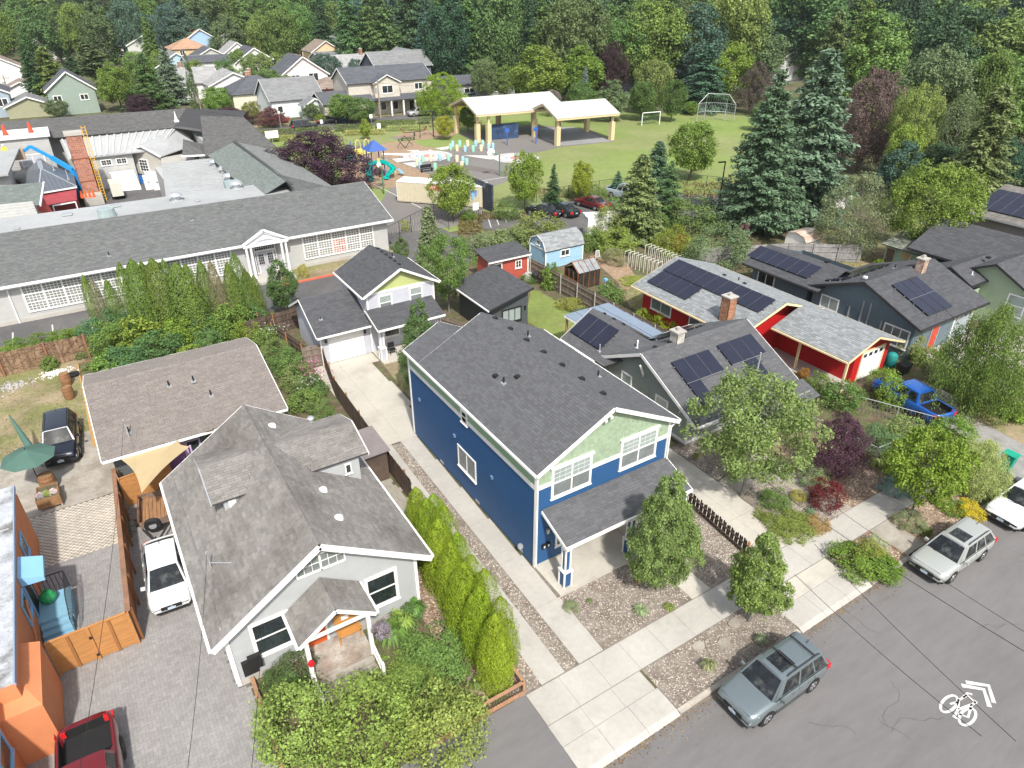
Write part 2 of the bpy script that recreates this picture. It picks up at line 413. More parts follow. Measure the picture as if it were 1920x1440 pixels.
mb=MB();mb.poly([(-400,-11.5,-.12),(600,-11.5,-.12),(600,10.3,-.12),(-400,10.3,-.12)]);SM('street',mb,ASPH)
def patch(name,pts,mat,z=.0,kind='structure',px=True):
 P=[at(*p,z)if px else Vector((p[0],p[1],z))for p in pts];m_=MB();a=sum(P[i].x*P[(i+1)%len(P)].y-P[(i+1)%len(P)].x*P[i].y for i in range(len(P)))
 if a<0:P.reverse()
 m_.poly(P);return SM(name,m_,mat,kind)
patch('yard_soil',[(-14,10.32),(36,10.32),(36,56),(-14,56)],SOIL,-.024,px=False)
patch('garden_soil',[(36,12),(60,12),(60,60),(36,60)],SOIL,-.024,px=False)
patch('school_lawn',[(14,63.8),(30,70),(34,130),(20,130)],GRASS,-.026,px=False)
patch('playing_field',[(26,66),(62,66),(72,60),(92,62),(132,86),(122,104),(104,114),(96,131),(20,131)],FIELD,-.02,px=False)
patch('far_verge',[(-60,139.6),(140,139.6),(140,144),(-60,144)],DRY,-.012,px=False)
patch('far_street',[(-120,131.2),(200,131.2),(200,139.4),(-120,139.4)],ASPH2,-.012,px=False)
patch('school_driveway',[(-30,55.4),(27,55.4),(34,58),(33,72),(26,78),(26,64.6),(-30,64.6)],ASPH2,-.014,px=False)
patch('school_verge',[(13.3,60.6),(25.6,60.6),(25.8,63.9),(13.3,63.9)],DRY,.0,px=False)
mb=MB();mb.box(13.2,22.5,60.35,60.6,-.03,.1);SM('red_curb',mb,REDC)
patch('school_courtyard',[(0,74),(27,74),(27,112),(0,112)],ASPH2,-.018,px=False)
patch('playground_surface',[(700,400),(735,345),(700,325),(690,300),(775,286),(850,281),(895,268),(858,250),(1000,234),(1105,243),(1152,265),(1055,275),(985,291),(975,330),(925,350),(905,400),(850,425),(700,440)],PLAYA,-.0105)
patch('car_park',[(880,425),(905,398),(985,402),(1080,372),(1180,360),(1330,365),(1440,380),(1420,420),(1240,400),(1200,430),(1100,445),(985,440)],ASPH2,-.006)
patch('path',[(560,262),(575,257),(760,287),(990,330),(980,338),(745,292)],M('dark_path',(.15,.13,.12),var=.15),-.008)
patch('path_spur',[(640,268),(860,243),(862,247),(640,273)],PLAYA,-.008)
patch('chip_bed',[(700,288),(716,268),(790,262),(868,274),(790,284),(735,298)],CHIPS,-.0065)
patch('chip_bed',[(640,350),(640,300),(700,288),(735,300),(790,320),(812,330),(735,352)],CHIPS,-.004)
patch('chip_bed',[(737,256),(765,246),(835,243),(856,251),(842,257),(790,262)],CHIPS,.002)
patch('lawn_island',[(600,262),(700,252),(745,262),(700,272),(620,276)],FIELD,-.001)
patch('lawn_island',[(775,266),(800,260),(862,258),(900,268),(850,280),(800,276)],FIELD,-.001)
patch('pavilion_slab',[(1020,262),(1000,240),(1075,238),(1148,265),(1056,273)],M('slab_grey',(.27,.27,.28),var=.12,scale=.15),-.004)
mb=MB();CW=paint('mural_white',(.62,.6,.54),var=.12)
def ppoly(m_,pts,z=.002,mi=0):
 P=[at(*p,z)for p in pts]
 a=sum(P[i].x*P[(i+1)%len(P)].y-P[(i+1)%len(P)].x*P[i].y for i in range(len(P)))
 if a<0:P.reverse()
 m_.poly(P,mi)
for t in([(716,287),(768,287),(762,292),(716,290)],[(735,298),(785,293),(795,298),(745,304)],[(760,282),(785,281),(790,287)],[(805,280),(830,287),(800,287)],[(755,306),(787,303),(778,314)],[(815,278),(850,273),(846,279),(828,281)],[(868,291),(945,292),(945,296),(920,299)],[(960,303),(1010,302),(985,308)]):ppoly(mb,t)
def ring(mb,c,r0,r1,z,mi,n=40,kx=1.0):
 P=[]
 for i in range(n):
  a=2*math.pi*i/n;P+=[(c[0]+math.cos(a)*r0,c[1]+math.sin(a)*r0*kx,z),(c[0]+math.cos(a)*r1,c[1]+math.sin(a)*r1*kx,z)]
 mb.add(P,[(2*i,2*i+1,2*((i+1)%n)+1,2*((i+1)%n))for i in range(n)],mi)
for q,R0 in(((802,292),3.9),((968,296),3.6)):
 c=at(*q);ring(mb,c,.05,R0*.3,.006,1);ring(mb,c,R0*.3,R0*.42,.006,0);ring(mb,c,R0*.42,R0*.5,.006,2);ring(mb,c,R0*.5,R0*.72,.006,0);ring(mb,c,R0*.72,R0*.78,.006,1);ring(mb,c,R0*.78,R0,.006,3)
SM('playground_mural',mb,[CW,paint('mural_pink',(.5,.25,.24)),paint('mural_blue',(.25,.38,.5)),paint('mural_pale',(.5,.5,.5))])
mb=MB()
for i in range(7):
 x=-13+i*2.7;mb.box(x,x+.1,58.1,62.2,-.013,-.006)
mb.box(-14,-2,58,58.1,-.013,-.006)
for i in range(8):
 a=at(915+i*14,408-i*4.5);mb.bar((a.x,a.y,-.002),(a.x-1.6,a.y-3.4,-.002),.1,.006)
for a,b in(((905,405),(1020,398)),((700,345),(790,390)),((865,345),(960,330))):
 mb.bar(at(*a,-.001),at(*b,-.001),.12,.006)
SM('parking_lines',mb,ROADW)
mb=MB()
for a,b in((13.95,21.0),(26.1,29.2),(30.9,60)):
 x=a
 while x<b:mb.box(x+.01,min(x+3,b)-.01,10.12,10.31,-.13,.0);x+=3
c_=SM('kerb',mb,M('kerb_concrete',(.42,.38,.33),var=.15,scale=1.2,second=(.26,.2,.15),sthr=.6,sscale=1.5,bump=.4))
mb=MB();mb.poly([(8.6,10.05,-.115),(13.9,10.05,-.115),(13.9,11.4,.0),(8.6,11.4,.0)]);
sb=SM('sidewalk',MB().box(9.36,37,12.35,13.9,-.3,-.012),M('slab_joint',(.2,.18,.16)))
def slabs(parent,x0,x1,y0,y1,dx,dy,z=.0,name='slab',mat=CONC,skew=None,gap=.012):
 nx=max(1,round((x1-x0)/dx));ny=max(1,round((y1-y0)/dy))
 for i in range(nx):
  for j in range(ny):
   a0,a1=x0+(x1-x0)*i/nx,x0+(x1-x0)*(i+1)/nx;b0,b1=y0+(y1-y0)*j/ny,y0+(y1-y0)*(j+1)/ny
   m_=MB();zz=z+random.Random(i*7+j).uniform(-.003,.003);m_.box(a0+gap/2,a1-gap/2,b0+gap/2,b1-gap/2,zz-.1,zz);obj(name,m_,mat,parent)
slabs(sb,9.38,37,12.37,13.87,1.53,1.6)
dw=SM('shared_driveway',MB().prism([(9.35,11.5),(13.85,11.5),(13.85,12.33),(9.35,12.33)],-.3,-.012),M('slab_joint',(.2,.18,.16)))
slabs(dw,9.36,13.85,11.4,12.35,1.5,1.6)
def ramp(parent,x0,x1,y0,y1,nx,z0=-.115,z1=.0):
 for i in range(nx):
  a0,a1=x0+(x1-x0)*i/nx+.006,x0+(x1-x0)*(i+1)/nx-.006
  obj('slab',MB().slab([(a0,y0,z0),(a1,y0,z0),(a1,y0+.24,z1-.012),(a0,y0+.24,z1-.012)],.1).slab([(a0,y0+.24,z1-.012),(a1,y0+.24,z1-.012),(a1,y1,z1),(a0,y1,z1)],.1),CONC,parent)
ramp(dw,9.36,13.95,10.08,11.39,3)
CONC2=M('pale_concrete',(.47,.44,.385),rough=.85,var=.08,scale=.5,bump=.25,bscale=60,second=(.38,.35,.305),sthr=.6,sscale=.35)
def pslab(parent,pts,mat=CONC2,px=True,z=0.0,name='slab'):
 P=[at(*p,z)if px else Vector((p[0],p[1],z))for p in pts];c=sum(P,Vector())/len(P);P=[p+(c-p).normalized()*.008 for p in P]
 a=sum(P[i].x*P[(i+1)%len(P)].y-P[(i+1)%len(P)].x*P[i].y for i in range(len(P)))
 if a<0:P.reverse()
 return obj(name,MB().slab(P,.1),mat,parent)
xl=lambda y:10.15+(y-13.9)*.03;xs=lambda y:11.28+(y-13.9)*.022;xt=lambda y:12.0+(y-13.9)*.016
ys=[13.91,17.2,20.3,23.4,26.4,29.4,32.2]
for a,b in zip(ys[:-1],ys[1:]):
 pslab(dw,[(xl(a),a),(xs(a),a),(xs(b),b),(xl(b),b)],px=False,mat=CONC)
 pslab(dw,[(xt(a),a),(13.26,a),(13.36,b),(xt(b),b)],px=False,mat=CONC)
for a,b in((32.2,35.6),(35.6,39.2),(39.2,42.4),(42.4,43.85)):
 r0=13.4 if a<32.5 else 15.0;r0={32.2:14.4,35.6:14.75,39.2:14.6,42.4:15.2}[a]
 pslab(dw,[(10.72,a),(12.4,a),(12.5,b),(10.75,b)],px=False);pslab(dw,[(12.4,a),(r0,a),(r0,b),(12.5,b)],px=False)
patch('driveway_gravel',[(xs(13.9),13.9),(xt(13.9),13.9),(xt(32),32.1),(xs(32),32.1)],GRAV,-.012,px=False)
patch('side_gravel',[(8.9,13.9),(10.15,13.9),(10.2,17),(9.6,17)],GRAV,-.014,px=False)
patch('hedge_mulch',[(7.6,21),(7.6,15),(9.2,13.95),(10.2,17),(10.4,26),(8,26)],MULCH,-.018,px=False)
patch('front_gravel',[(13.3,13.9),(22.4,13.9),(23.0,19.3),(13.3,19.3)],GRAV,-.016,px=False)
patch('verge_gravel',[(13.97,10.32),(21.1,10.32),(21.3,12.35),(13.97,12.35)],GRAV,-.012,px=False)
patch('asphalt_apron',[(1.0,10.32),(9.35,10.32),(9.35,13.9),(1.0,13.9)],ASPH,-.006,px=False)
d2=SM('bungalow_driveway',MB().prism([(21.6,11.4),(26,11.4),(26,12.34),(21.6,12.34)],-.3,-.012),M('slab_joint',(.2,.18,.16)))
for a,b in((11.4,12.34),(13.9,16.6),(16.6,19.4),(19.4,22.2),(22.2,25),(25,28)):
 L_=21.3 if a<13 else 22.75+(a-13.9)*.04;pslab(d2,[(L_,a),((L_+25.6)/2,a),((L_+25.6)/2,b),(L_,b)],px=False);pslab(d2,[((L_+25.6)/2,a),(25.6,a),(25.6,b),((L_+25.6)/2,b)],px=False)
ramp(d2,21.1,26.05,10.08,11.39,3)
pw=SM('garden_path',MB().prism([(18.4,13.92),(19.5,13.92),(19.5,17.2),(18.4,17.2)],-.2,-.014),CONC2)
slabs(pw,18.35,19.5,13.9,17.2,1.2,1.6,mat=CONC2)
p3=SM('entry_path',MB().prism([(25.62,17.6),(29.5,18.6),(29.5,19.9),(25.62,19.2)],-.2,-.004),CRETE2)
p4=SM('front_path',MB().prism([(28.6,13.9),(30.0,13.9),(30.0,19.5),(28.6,19.5)],-.2,.0),CRETE2)
patch('rock_bed',[(25.65,13.9),(28.6,13.9),(28.6,18.4),(25.65,17.5)],GRAV,-.012,px=False)
patch('rock_bed',[(25.65,19.3),(30,20.2),(30,23),(25.65,23)],GRAV,-.012,px=False)
patch('mulch_bed',[(30.0,13.9),(35.5,13.9),(35.5,20),(30.0,20)],MULCH,-.012,px=False)
patch('verge_mulch',[(26.1,10.32),(36,10.32),(36,12.34),(26.1,12.34)],MULCH,-.012,px=False)
patch('verge_path',[(29.2,10.32),(30.7,10.32),(30.7,12.34),(29.2,12.34)],CRETE2,-.006,px=False)
patch('dark_drive',[(33.2,12.3),(36.5,12.2),(36.6,14.6),(33.4,14.6)],ASPH,.006,px=False)
patch('truck_driveway',[(1690,720),(1720,712),(1835,760),(1960,860),(1960,960),(1860,850),(1775,800),(1700,765)],M('gravel_drive',(.27,.26,.25),var=.25,scale=1.5,bump=.6),-.008)
patch('dry_strip',[(1790,755),(1820,735),(1930,800),(1930,840),(1840,790)],DRY,-.002)
patch('slate_driveway',[(1735,655),(1780,640),(1870,600),(1960,640),(1960,700),(1800,690),(1740,675)],CONC2,-.006)
patch('back_lawn',[(995,545),(1010,545),(1060,575),(1100,600),(1110,640),(1060,650),(985,600)],GRASS,-.006)
patch('back_lawn',[(1150,510),(1230,530),(1210,590),(1180,575)],DRY,-.004)
patch('side_lawn',[(1430,470),(1540,420),(1720,470),(1650,510),(1480,500)],DRY,-.004)
patch('vegetable_bed',[(1120,505),(1200,480),(1260,500),(1200,540)],SOIL,-.002)
patch('chip_lane',[(1105,480),(1160,470),(1200,530),(1175,545)],CHIPS,.0)
patch('left_lawn',[(-9.5,56),(-3,56),(-3.2,43.5),(-9.5,41)],DRY,-.012,px=False)
patch('chip_path',[(-3.6,53.6),(-2.75,53.6),(-2.6,40.6),(-3.5,41.5)],M('orange_chips',(.46,.28,.11),var=.3,scale=6,bump=1),-.004,px=False)
patch('parking_pad',[(-9.5,42.2),(-3.2,43.6),(-2.6,40.6),(-2.5,36.1),(-9.5,36.0)],CRETE2,-.008,px=False)
patch('pad_under_house',[(-2.6,40),(0,40),(0,34.3),(-2.6,34.3)],CRETE2,-.009,px=False)
patch('small_yard',[(14.9,36.5),(18,36.5),(21,43),(15.2,42.2)],DRY,-.01,px=False)
patch('garden_edge',[(8,26),(10.4,26),(10.5,44),(7,56),(4,56)],SOIL,-.018,px=False)
mb=MB();GP=M('grid_paver',(.55,.5,.43),var=.1,scale=1,isl=.12);rn=random.Random(2)
patch('grid_bed',[(-7.4,31.7),(-2.6,31.7),(-2.6,36.05),(-7.4,36.05)],M('grid_soil',(.045,.04,.035),var=.3),-.012,px=False)
s_=.155;j=0;y=31.7
while y<36.0:
 x=-7.3+(j%2)*.135
 while x<-2.65:
  h=rn.uniform(-.003,.003);cx,cy=x,y;a=.13;b=.068
  mb.slab([(cx-a,cy,.012+h),(cx,cy-b,.012+h),(cx+a,cy,.012+h),(cx,cy+b,.012+h)][::1],.03);x+=.27
 y+=.125;j+=1
stuff(obj('grid_pavers',mb,GP))
patch('paver_bed',[(-16,10.4),(0.4,10.4),(0.4,34.3),(-2.5,34.3),(-2.5,31.7),(-16,31.7)],PAVJ,-.012,px=False)
def grid_run(name,x0,x1,y0,y1,mat,excl=None):
 m_=MB();w_=.13;nx=int((x1-x0)/w_)+1;ny=int((y1-y0)/w_)+1;g=.007
 for i in range(nx):
  for j in range(ny):
   k=(i-j)%4
   if k==0:a=(i,j,2,1)
   elif k==3:a=(i,j,1,2)
   else:continue
   X0,Y0=x0+a[0]*w_+g/2,y0+a[1]*w_+g/2;X1,Y1=X0+a[2]*w_-g,Y0+a[3]*w_-g
   if excl and excl((X0+X1)/2,(Y0+Y1)/2):continue
   z=.0+rn.uniform(-.004,.004);m_.poly([(X0,Y0,z),(X1,Y0,z),(X1,Y1,z),(X0,Y1,z)])
 return stuff(obj(name,m_,mat))
grid_run('herringbone_pavers',-9.5,.35,12.2,31.65,PAVER,excl=lambda x,y:x>-.05 and y>20.1)
grid_run('herringbone_pavers',-2.45,-.05,31.65,34.2,PAVER)
def pebbles(name,regs,dens,mat=STONE,r=(.018,.045),seed=1):
 R=random.Random(seed);m_=MB()
 for x0,x1,y0,y1,cond in regs:
  for _ in range(int((x1-x0)*(y1-y0)*dens)):
   x,y=R.uniform(x0,x1),R.uniform(y0,y1)
   if cond and not cond(x,y):continue
   a,b,c=R.uniform(*r),R.uniform(*r),R.uniform(*r)*.6;t=R.uniform(0,3);cs,sn=math.cos(t),math.sin(t)
   m_.add([(x+a*cs,y+a*sn,-.01),(x-b*sn,y+b*cs,-.01),(x-a*cs,y-a*sn,-.01),(x+b*sn,y-b*cs,-.01),(x,y,c)],[(0,1,4),(1,2,4),(2,3,4),(3,0,4)])
 return stuff(obj(name,m_,mat))
pebbles('front_gravel_stones',[(13.35,22.6,13.95,19.2,lambda x,y:not(y>17.15 and x<21.2)and not(18.3<x<19.6)),(21.2,23,14,24,lambda x,y:x<22.6)],130)
pebbles('verge_gravel_stones',[(14.0,21.1,10.35,12.33,None),(26.2,28.6,14,18.2,None),(25.7,30,19.6,22.9,lambda x,y:y>19.3+(x-25.6)*.25)],130,seed=2)
pebbles('drive_gravel_stones',[(11.3,12.4,13.95,32,lambda x,y:xs(y)+.03<x<xt(y)-.03),(8.9,10.2,14,17.5,None)],150,seed=3)
WOODCHIP=M('wood_chip',(.38,.3,.23),rough=.9,var=.1,isl=.5)
pebbles('mulch_chips',[(7.7,10.2,14.5,26,None),(30,35.5,13.95,17.5,None),(26.2,29.1,10.35,12.3,None),(30.8,36,10.35,12.3,None)],90,mat=WOODCHIP,r=(.02,.07),seed=4)
mb=MB();R=random.Random(19)
for _ in range(5200):
 x=R.uniform(5,46);y=10.08-abs(R.gauss(0,.16));s_=R.uniform(.012,.05);t=R.uniform(0,3)
 if R.random()<.25:y=R.uniform(9.2,10.1)
 mb.add([(x+s_*math.cos(t),y+s_*math.sin(t),-.112),(x-s_*.6*math.sin(t),y+s_*.6*math.cos(t),-.108),(x-s_*math.cos(t),y-s_*math.sin(t),-.112),(x+s_*.6*math.sin(t),y-s_*.6*math.cos(t),-.115)],[(0,1,2,3)])
stuff(obj('gutter_debris',mb,M('leaf_litter',(.2,.14,.08),isl=.6)))
mb=MB();CR=M('asphalt_crack',(.085,.078,.078),rough=.95,var=.2);R=random.Random(9)
for _ in range(70):
 p=Vector((R.uniform(4,44),R.uniform(-6,9.6),-.113));a=R.uniform(0,6.28)
 for k in range(R.randint(3,12)):
  a+=R.uniform(-.7,.7);q=p+Vector((math.cos(a),math.sin(a),0))*R.uniform(.1,.35);w_=R.uniform(.008,.022);nn=Vector((-math.sin(a),math.cos(a),0))*w_/2
  mb.poly([p-nn,q-nn,q+nn,p+nn]);p=q
SM('asphalt_cracks',mb,CR)
mb=MB();zb=-.112
def stroke(pts,w_,closed=False):
 P=[at(1440+x/4,1020+y/4,zb)for x,y in pts];n=len(P)
 L_,R_=[],[]
 for i,p in enumerate(P):
  a=P[(i-1)%n]if(closed or i)else p;b=P[(i+1)%n]if(closed or i<n-1)else p
  d=(b-a).normalized();nn=Vector((-d.y,d.x,0));L_.append(p+nn*w_/2);R_.append(p-nn*w_/2)
 for i in range(n if closed else n-1):
  j=(i+1)%n;mb.poly([R_[i],R_[j],L_[j],L_[i]])
def wheel(cx,cy,rx,ry,rot):
 stroke([(cx+math.cos(t)*rx*math.cos(rot)-math.sin(t)*ry*math.sin(rot),cy+math.cos(t)*rx*math.sin(rot)+math.sin(t)*ry*math.cos(rot))for t in[i*math.pi/12 for i in range(24)]],.1,True)
wheel(1358,1198,76,48,-.75);wheel(1496,1295,72,52,-.8)
stroke([(1365,1200),(1418,1185)],.08);stroke([(1430,1170),(1495,1135),(1560,1192)],.09);stroke([(1430,1165),(1425,1240),(1400,1290)],.09);stroke([(1430,1240),(1560,1190)],.09)
stroke([(1425,1270),(1500,1300),(1530,1200)],.09);stroke([(1385,1288),(1418,1308)],.09);stroke([(1460,1150),(1500,1118),(1532,1128)],.09);stroke([(1545,1172),(1570,1192)],.09)
stroke([(1452,1060),(1618,1090),(1662,1222)],.17);stroke([(1484,1036),(1655,1062),(1694,1192)],.17)
SM('bicycle_lane_marking',mb,ROADW)
def quads_mesh(name,Q,mat,smooth=False):
 Q=np.asarray(Q,dtype=np.float32);n=len(Q);me=bpy.data.meshes.new(name)
 me.vertices.add(n*4);me.vertices.foreach_set('co',Q.reshape(-1));me.loops.add(n*4);me.loops.foreach_set('vertex_index',np.arange(n*4,dtype=np.int32))
 me.polygons.add(n);me.polygons.foreach_set('loop_start',np.arange(0,n*4,4,dtype=np.int32));me.polygons.foreach_set('loop_total',np.full(n,4,dtype=np.int32))
 me.materials.append(mat);me.update(calc_edges=True);return me
def nrm(a):return a/np.maximum(np.linalg.norm(a,axis=-1,keepdims=True),1e-9)
def leaves(p,nor,size,rng,asp=.55,jit=.7,tdir=None):
 """rhombic leaf faces at p facing roughly nor"""
 n=len(p);N=nrm(nor+rng.normal(size=(n,3))*jit);t=rng.normal(size=(n,3))if tdir is None else tdir+rng.normal(size=(n,3))*.35
 t=nrm(t-N*np.sum(t*N,1,keepdims=True));b=np.cross(N,t);s=(size*rng.uniform(.6,1.35,n))[:,None]
 return np.stack([p-t*s*.5,p+b*s*asp*.5,p+t*s*.5,p-b*s*asp*.5],1)
FOL=leafm('foliage',(1,1,1));FOLC=leafm('conifer_foliage',(1,1,1),isl=.34,trans=.2)
def profile(pts):zs,rs=zip(*pts);return lambda z:np.interp(z,zs,rs)
PROF={'round':[(0,.45),(.12,.8),(.35,1),(.6,.97),(.8,.75),(.93,.42),(1,.1)],'oval':[(0,.3),(.1,.65),(.35,1),(.6,.9),(.8,.6),(.95,.25),(1,.04)],'pear':[(0,.35),(.08,.75),(.25,1),(.45,.92),(.65,.66),(.85,.33),(1,.03)],'dome':[(0,.9),(.15,1),(.4,.96),(.65,.8),(.85,.5),(1,.1)],'spread':[(0,.25),(.3,.75),(.55,1),(.8,.8),(.95,.4),(1,.1)],'flame':[(0,.8),(.1,.95),(.3,1),(.55,.92),(.75,.7),(.9,.38),(1,.05)],'spire':[(0,.9),(.15,1),(.5,.85),(.8,.5),(1,.05)],'shrub':[(0,.85),(.2,1),(.5,.95),(.75,.75),(.92,.42),(1,.1)]}
def crown_quads(seed,prof,z0,z1,R,nclump,nleaf,lsize,crad,zs=1.0,inner=.25,up=.45,hang=0.,asp=.55,jit=.7,lump=.22):
 rng=np.random.default_rng(seed);f=profile(PROF[prof]);Q=[];C=[]
 zz=rng.uniform(0,1,nclump*6);keep=rng.uniform(0,1,len(zz))<f(zz);zz=zz[keep][:nclump]
 ph=rng.uniform(0,6.28,3)
 for i,z in enumerate(zz):
  a=i*2.39996+rng.normal()*.35;lob=1+lump*math.sin(2*a+ph[0]+5*z)*.6+lump*math.sin(3*a+ph[1]-4*z)*.5
  rr=math.sqrt(rng.uniform(inner,1))*f(z)*lob;rc=crad*rng.uniform(.65,1.3)*(.6+.4*f(z))
  c=np.array([math.cos(a)*rr*max(R-rc*.6,.01),math.sin(a)*rr*max(R-rc*.6,.01),z0+(z1-z0)*(z*.94+.03)]);C.append(c)
  m=int(nleaf*rng.uniform(.7,1.3));d=nrm(rng.normal(size=(m,3)));out=nrm(np.array([c[0],c[1],(c[2]-(z0+z1)/2)*.6])[None]+1e-6)
  d=nrm(d+out*.55+np.array([0,0,up]));r=rng.uniform(.35,1,(m,1))**.6*rc*(1+.25*np.sin(d[:,:1]*7+d[:,1:2]*9+i))
  p=c+d*r*np.array([1,1,zs]);td=None
  if hang:td=np.tile(np.array([0,0,-hang]),(m,1))+d*.3
  Q.append(leaves(p,d+np.array([0,0,.35]),lsize,rng,asp,jit,td))
 return np.concatenate(Q),C
def trunk_mb(C,z0,h,r,seed,limbs=14,lean=.02):
 R=random.Random(seed);mb=MB();pts=[Vector((0,0,-.02*h))];n=6;top=z0+(1-z0)*.62
 for i in range(1,n+1):pts.append(Vector((R.uniform(-lean,lean)*i/n,R.uniform(-lean,lean)*i/n,top*i/n)))
 for i in range(n):mb.cyl(pts[i],pts[i+1],r*(1-.78*i/n)*(1.25 if i==0 else 1),r*(1-.78*(i+1)/n),8,cap=False)
 L=sorted(C,key=lambda c:c[2]);step=max(1,len(L)//limbs)
 for c in L[::step]:
  c=Vector(c);zb=max(z0*.75,min(top*.95,c.z-(Vector((c.x,c.y,0)).length)*.75));k=min(n-1,int(zb/top*n));t=zb/top*n-k
  s_=pts[k].lerp(pts[k+1],min(1,max(0,t)));m_=s_.lerp(c,.5)+Vector((0,0,-.02));rr=r*.38
  mb.cyl(s_,m_,rr,rr*.6,5,cap=False);mb.cyl(m_,c,rr*.6,rr*.15,5,cap=False)
  for q in range(2):
   e=c+Vector((R.uniform(-1,1),R.uniform(-1,1),R.uniform(-.2,1)))*.06;mb.cyl(m_.lerp(c,.6),e,rr*.3,rr*.1,4,cap=False)
 return mb
PROTO={}
def mk_tree(key,prof,seed,z0=.22,R=.36,nclump=90,nleaf=150,lsize=.02,crad=.1,bark=BARK,tr=.018,mat=None,**k):
 Q,C=crown_quads(seed,prof,z0,1.0,R,nclump,nleaf,lsize,crad,**k)
 tm=trunk_mb(C,z0,1,tr,seed);me=bpy.data.meshes.new('trunk');me.from_pydata(tm.v,[],tm.f);me.materials.append(bark)
 PROTO[key]=(quads_mesh('crown',Q,mat or FOL),me,2*R)
def mk_conifer(key,seed,R=.2,whorls=38,br=11,z0=.06,lsize=.022,droop=.25,fine=9,up=0.,bare=0.,pw=.85,mat=None,tr=.012):
 rng=np.random.default_rng(seed);Q=[];mb=MB();mb.cyl((0,0,-.02),(0,0,.99),tr,tr*.12,8)
 for w_ in range(whorls):
  z=z0+(1-z0)*(w_+.5*rng.uniform())/whorls;L=R*(1-(z-z0)/(1-z0))**pw*1.0+.012
  if z<bare:continue
  for b in range(max(5,int(br*(.5+.5*L/R)))):
   a=rng.uniform(0,6.283);l=L*rng.uniform(.62,1.12)*(1+.12*math.sin(3*a+w_*.7));d=np.array([math.cos(a),math.sin(a),0.]);side=np.array([-math.sin(a),math.cos(a),0.])
   n=max(4,int(fine*l/R*3));t=np.linspace(.18,1,n);dz=-droop*l*t**1.4+up*l*t**2+.1*l*t
   P=d[None]*(l*t)[:,None];P[:,2]=z+dz
   if rng.uniform()<.35:mb.cyl((0,0,z),tuple(P[n*2//3]),tr*.22,tr*.06,4,cap=False)
   for sg in(-1,1,0):
    wd=L*.17*(1-t*.75)+lsize*.4;p=P+side[None]*(sg*wd*rng.uniform(.4,1,n))[:,None]+rng.normal(size=(n,3))*lsize*.25
    td=d[None]*.8+side[None]*sg*.8+np.array([0,0,-.35]);Q.append(leaves(p,np.tile(np.array([d[0]*.25,d[1]*.25,.9]),(n,1)),lsize,rng,.5,.35,np.tile(td,(n,1))))
    if sg:Q.append(leaves(p+np.array([0,0,-lsize*.3]),np.tile(side*sg*.5+np.array([0,0,.5]),(n,1)),lsize*.9,rng,.45,.5,np.tile(td,(n,1))))
 me=bpy.data.meshes.new('trunk');me.from_pydata(mb.v,[],mb.f);me.materials.append(BARK);PROTO[key]=(quads_mesh('crown',np.concatenate(Q),mat or FOLC),me,2*R)
for i in range(3):mk_tree('round%d'%i,'round',10+i,z0=.2,R=.42,nclump=150,nleaf=110,inner=.1,lsize=.03,crad=.105)
for i in range(2):mk_tree('oval%d'%i,'oval',20+i,z0=.14,R=.3,nclump=110,nleaf=110,lsize=.027,crad=.085)
mk_tree('pear0','pear',31,z0=.12,R=.29,nclump=260,nleaf=190,lsize=.0155,crad=.055,up=.3,tr=.011,bark=BARKG,lump=.16)
mk_tree('pear1','pear',32,z0=.2,R=.27,nclump=170,nleaf=130,lsize=.021,crad=.06,up=.3,tr=.011,bark=BARKG)
mk_tree('open0','spread',41,z0=.2,R=.5,nclump=150,nleaf=150,lsize=.021,crad=.085,up=.2,inner=.12,bark=BARKG,tr=.014)
mk_tree('lindenlike','round',45,z0=.3,R=.44,nclump=150,nleaf=130,lsize=.024,crad=.085,asp=.8,tr=.014,bark=BARKG)
mk_tree('dome0','dome',51,z0=.04,R=.62,nclump=420,nleaf=90,lsize=.02,crad=.085,up=.8,inner=.15,lump=.08)
mk_tree('purple0','dome',61,z0=.1,R=.5,nclump=300,nleaf=110,lsize=.02,crad=.085,up=.3,lump=.3,inner=.0)
mk_tree('thin0','round',71,z0=.1,R=.42,nclump=130,nleaf=120,lsize=.019,crad=.11,bark=BARKG,tr=.014,hang=.4)
mk_tree('weep0','dome',75,z0=.06,R=.5,nclump=230,nleaf=190,lsize=.02,crad=.09,zs=1.9,inner=.02,hang=1.6,up=-.1,asp=.4)
mk_conifer('fir0',81,R=.21,droop=.32);mk_conifer('fir1',82,R=.25,droop=.2,whorls=32)
mk_conifer('spruce',83,R=.27,whorls=46,br=15,droop=.22,up=.12,lsize=.02,fine=11,z0=.03)
mk_conifer('cedar',84,R=.24,whorls=34,br=11,droop=.55,up=.2,lsize=.028,pw=.62)
mk_conifer('pine',85,R=.2,whorls=22,br=7,droop=.1,up=.3,bare=.3,lsize=.03,pw=.45,fine=12)
mk_conifer('weepspruce',86,R=.17,whorls=34,br=9,droop=1.3,lsize=.03,pw=.6)
if 0:mk_tree('flame0','flame',91,z0=.01,R=.17,nclump=340,nleaf=95,lsize=.015,crad=.03,zs=3.0,inner=.75,up=.35,jit=.3,asp=.5,lump=.06,tr=.01,hang=-.9)
if 0:mk_tree('flame1','flame',92,z0=.01,R=.2,nclump=340,nleaf=95,lsize=.016,crad=.034,zs=3.0,inner=.72,up=.35,jit=.3,asp=.5,lump=.08,tr=.01,hang=-.9)
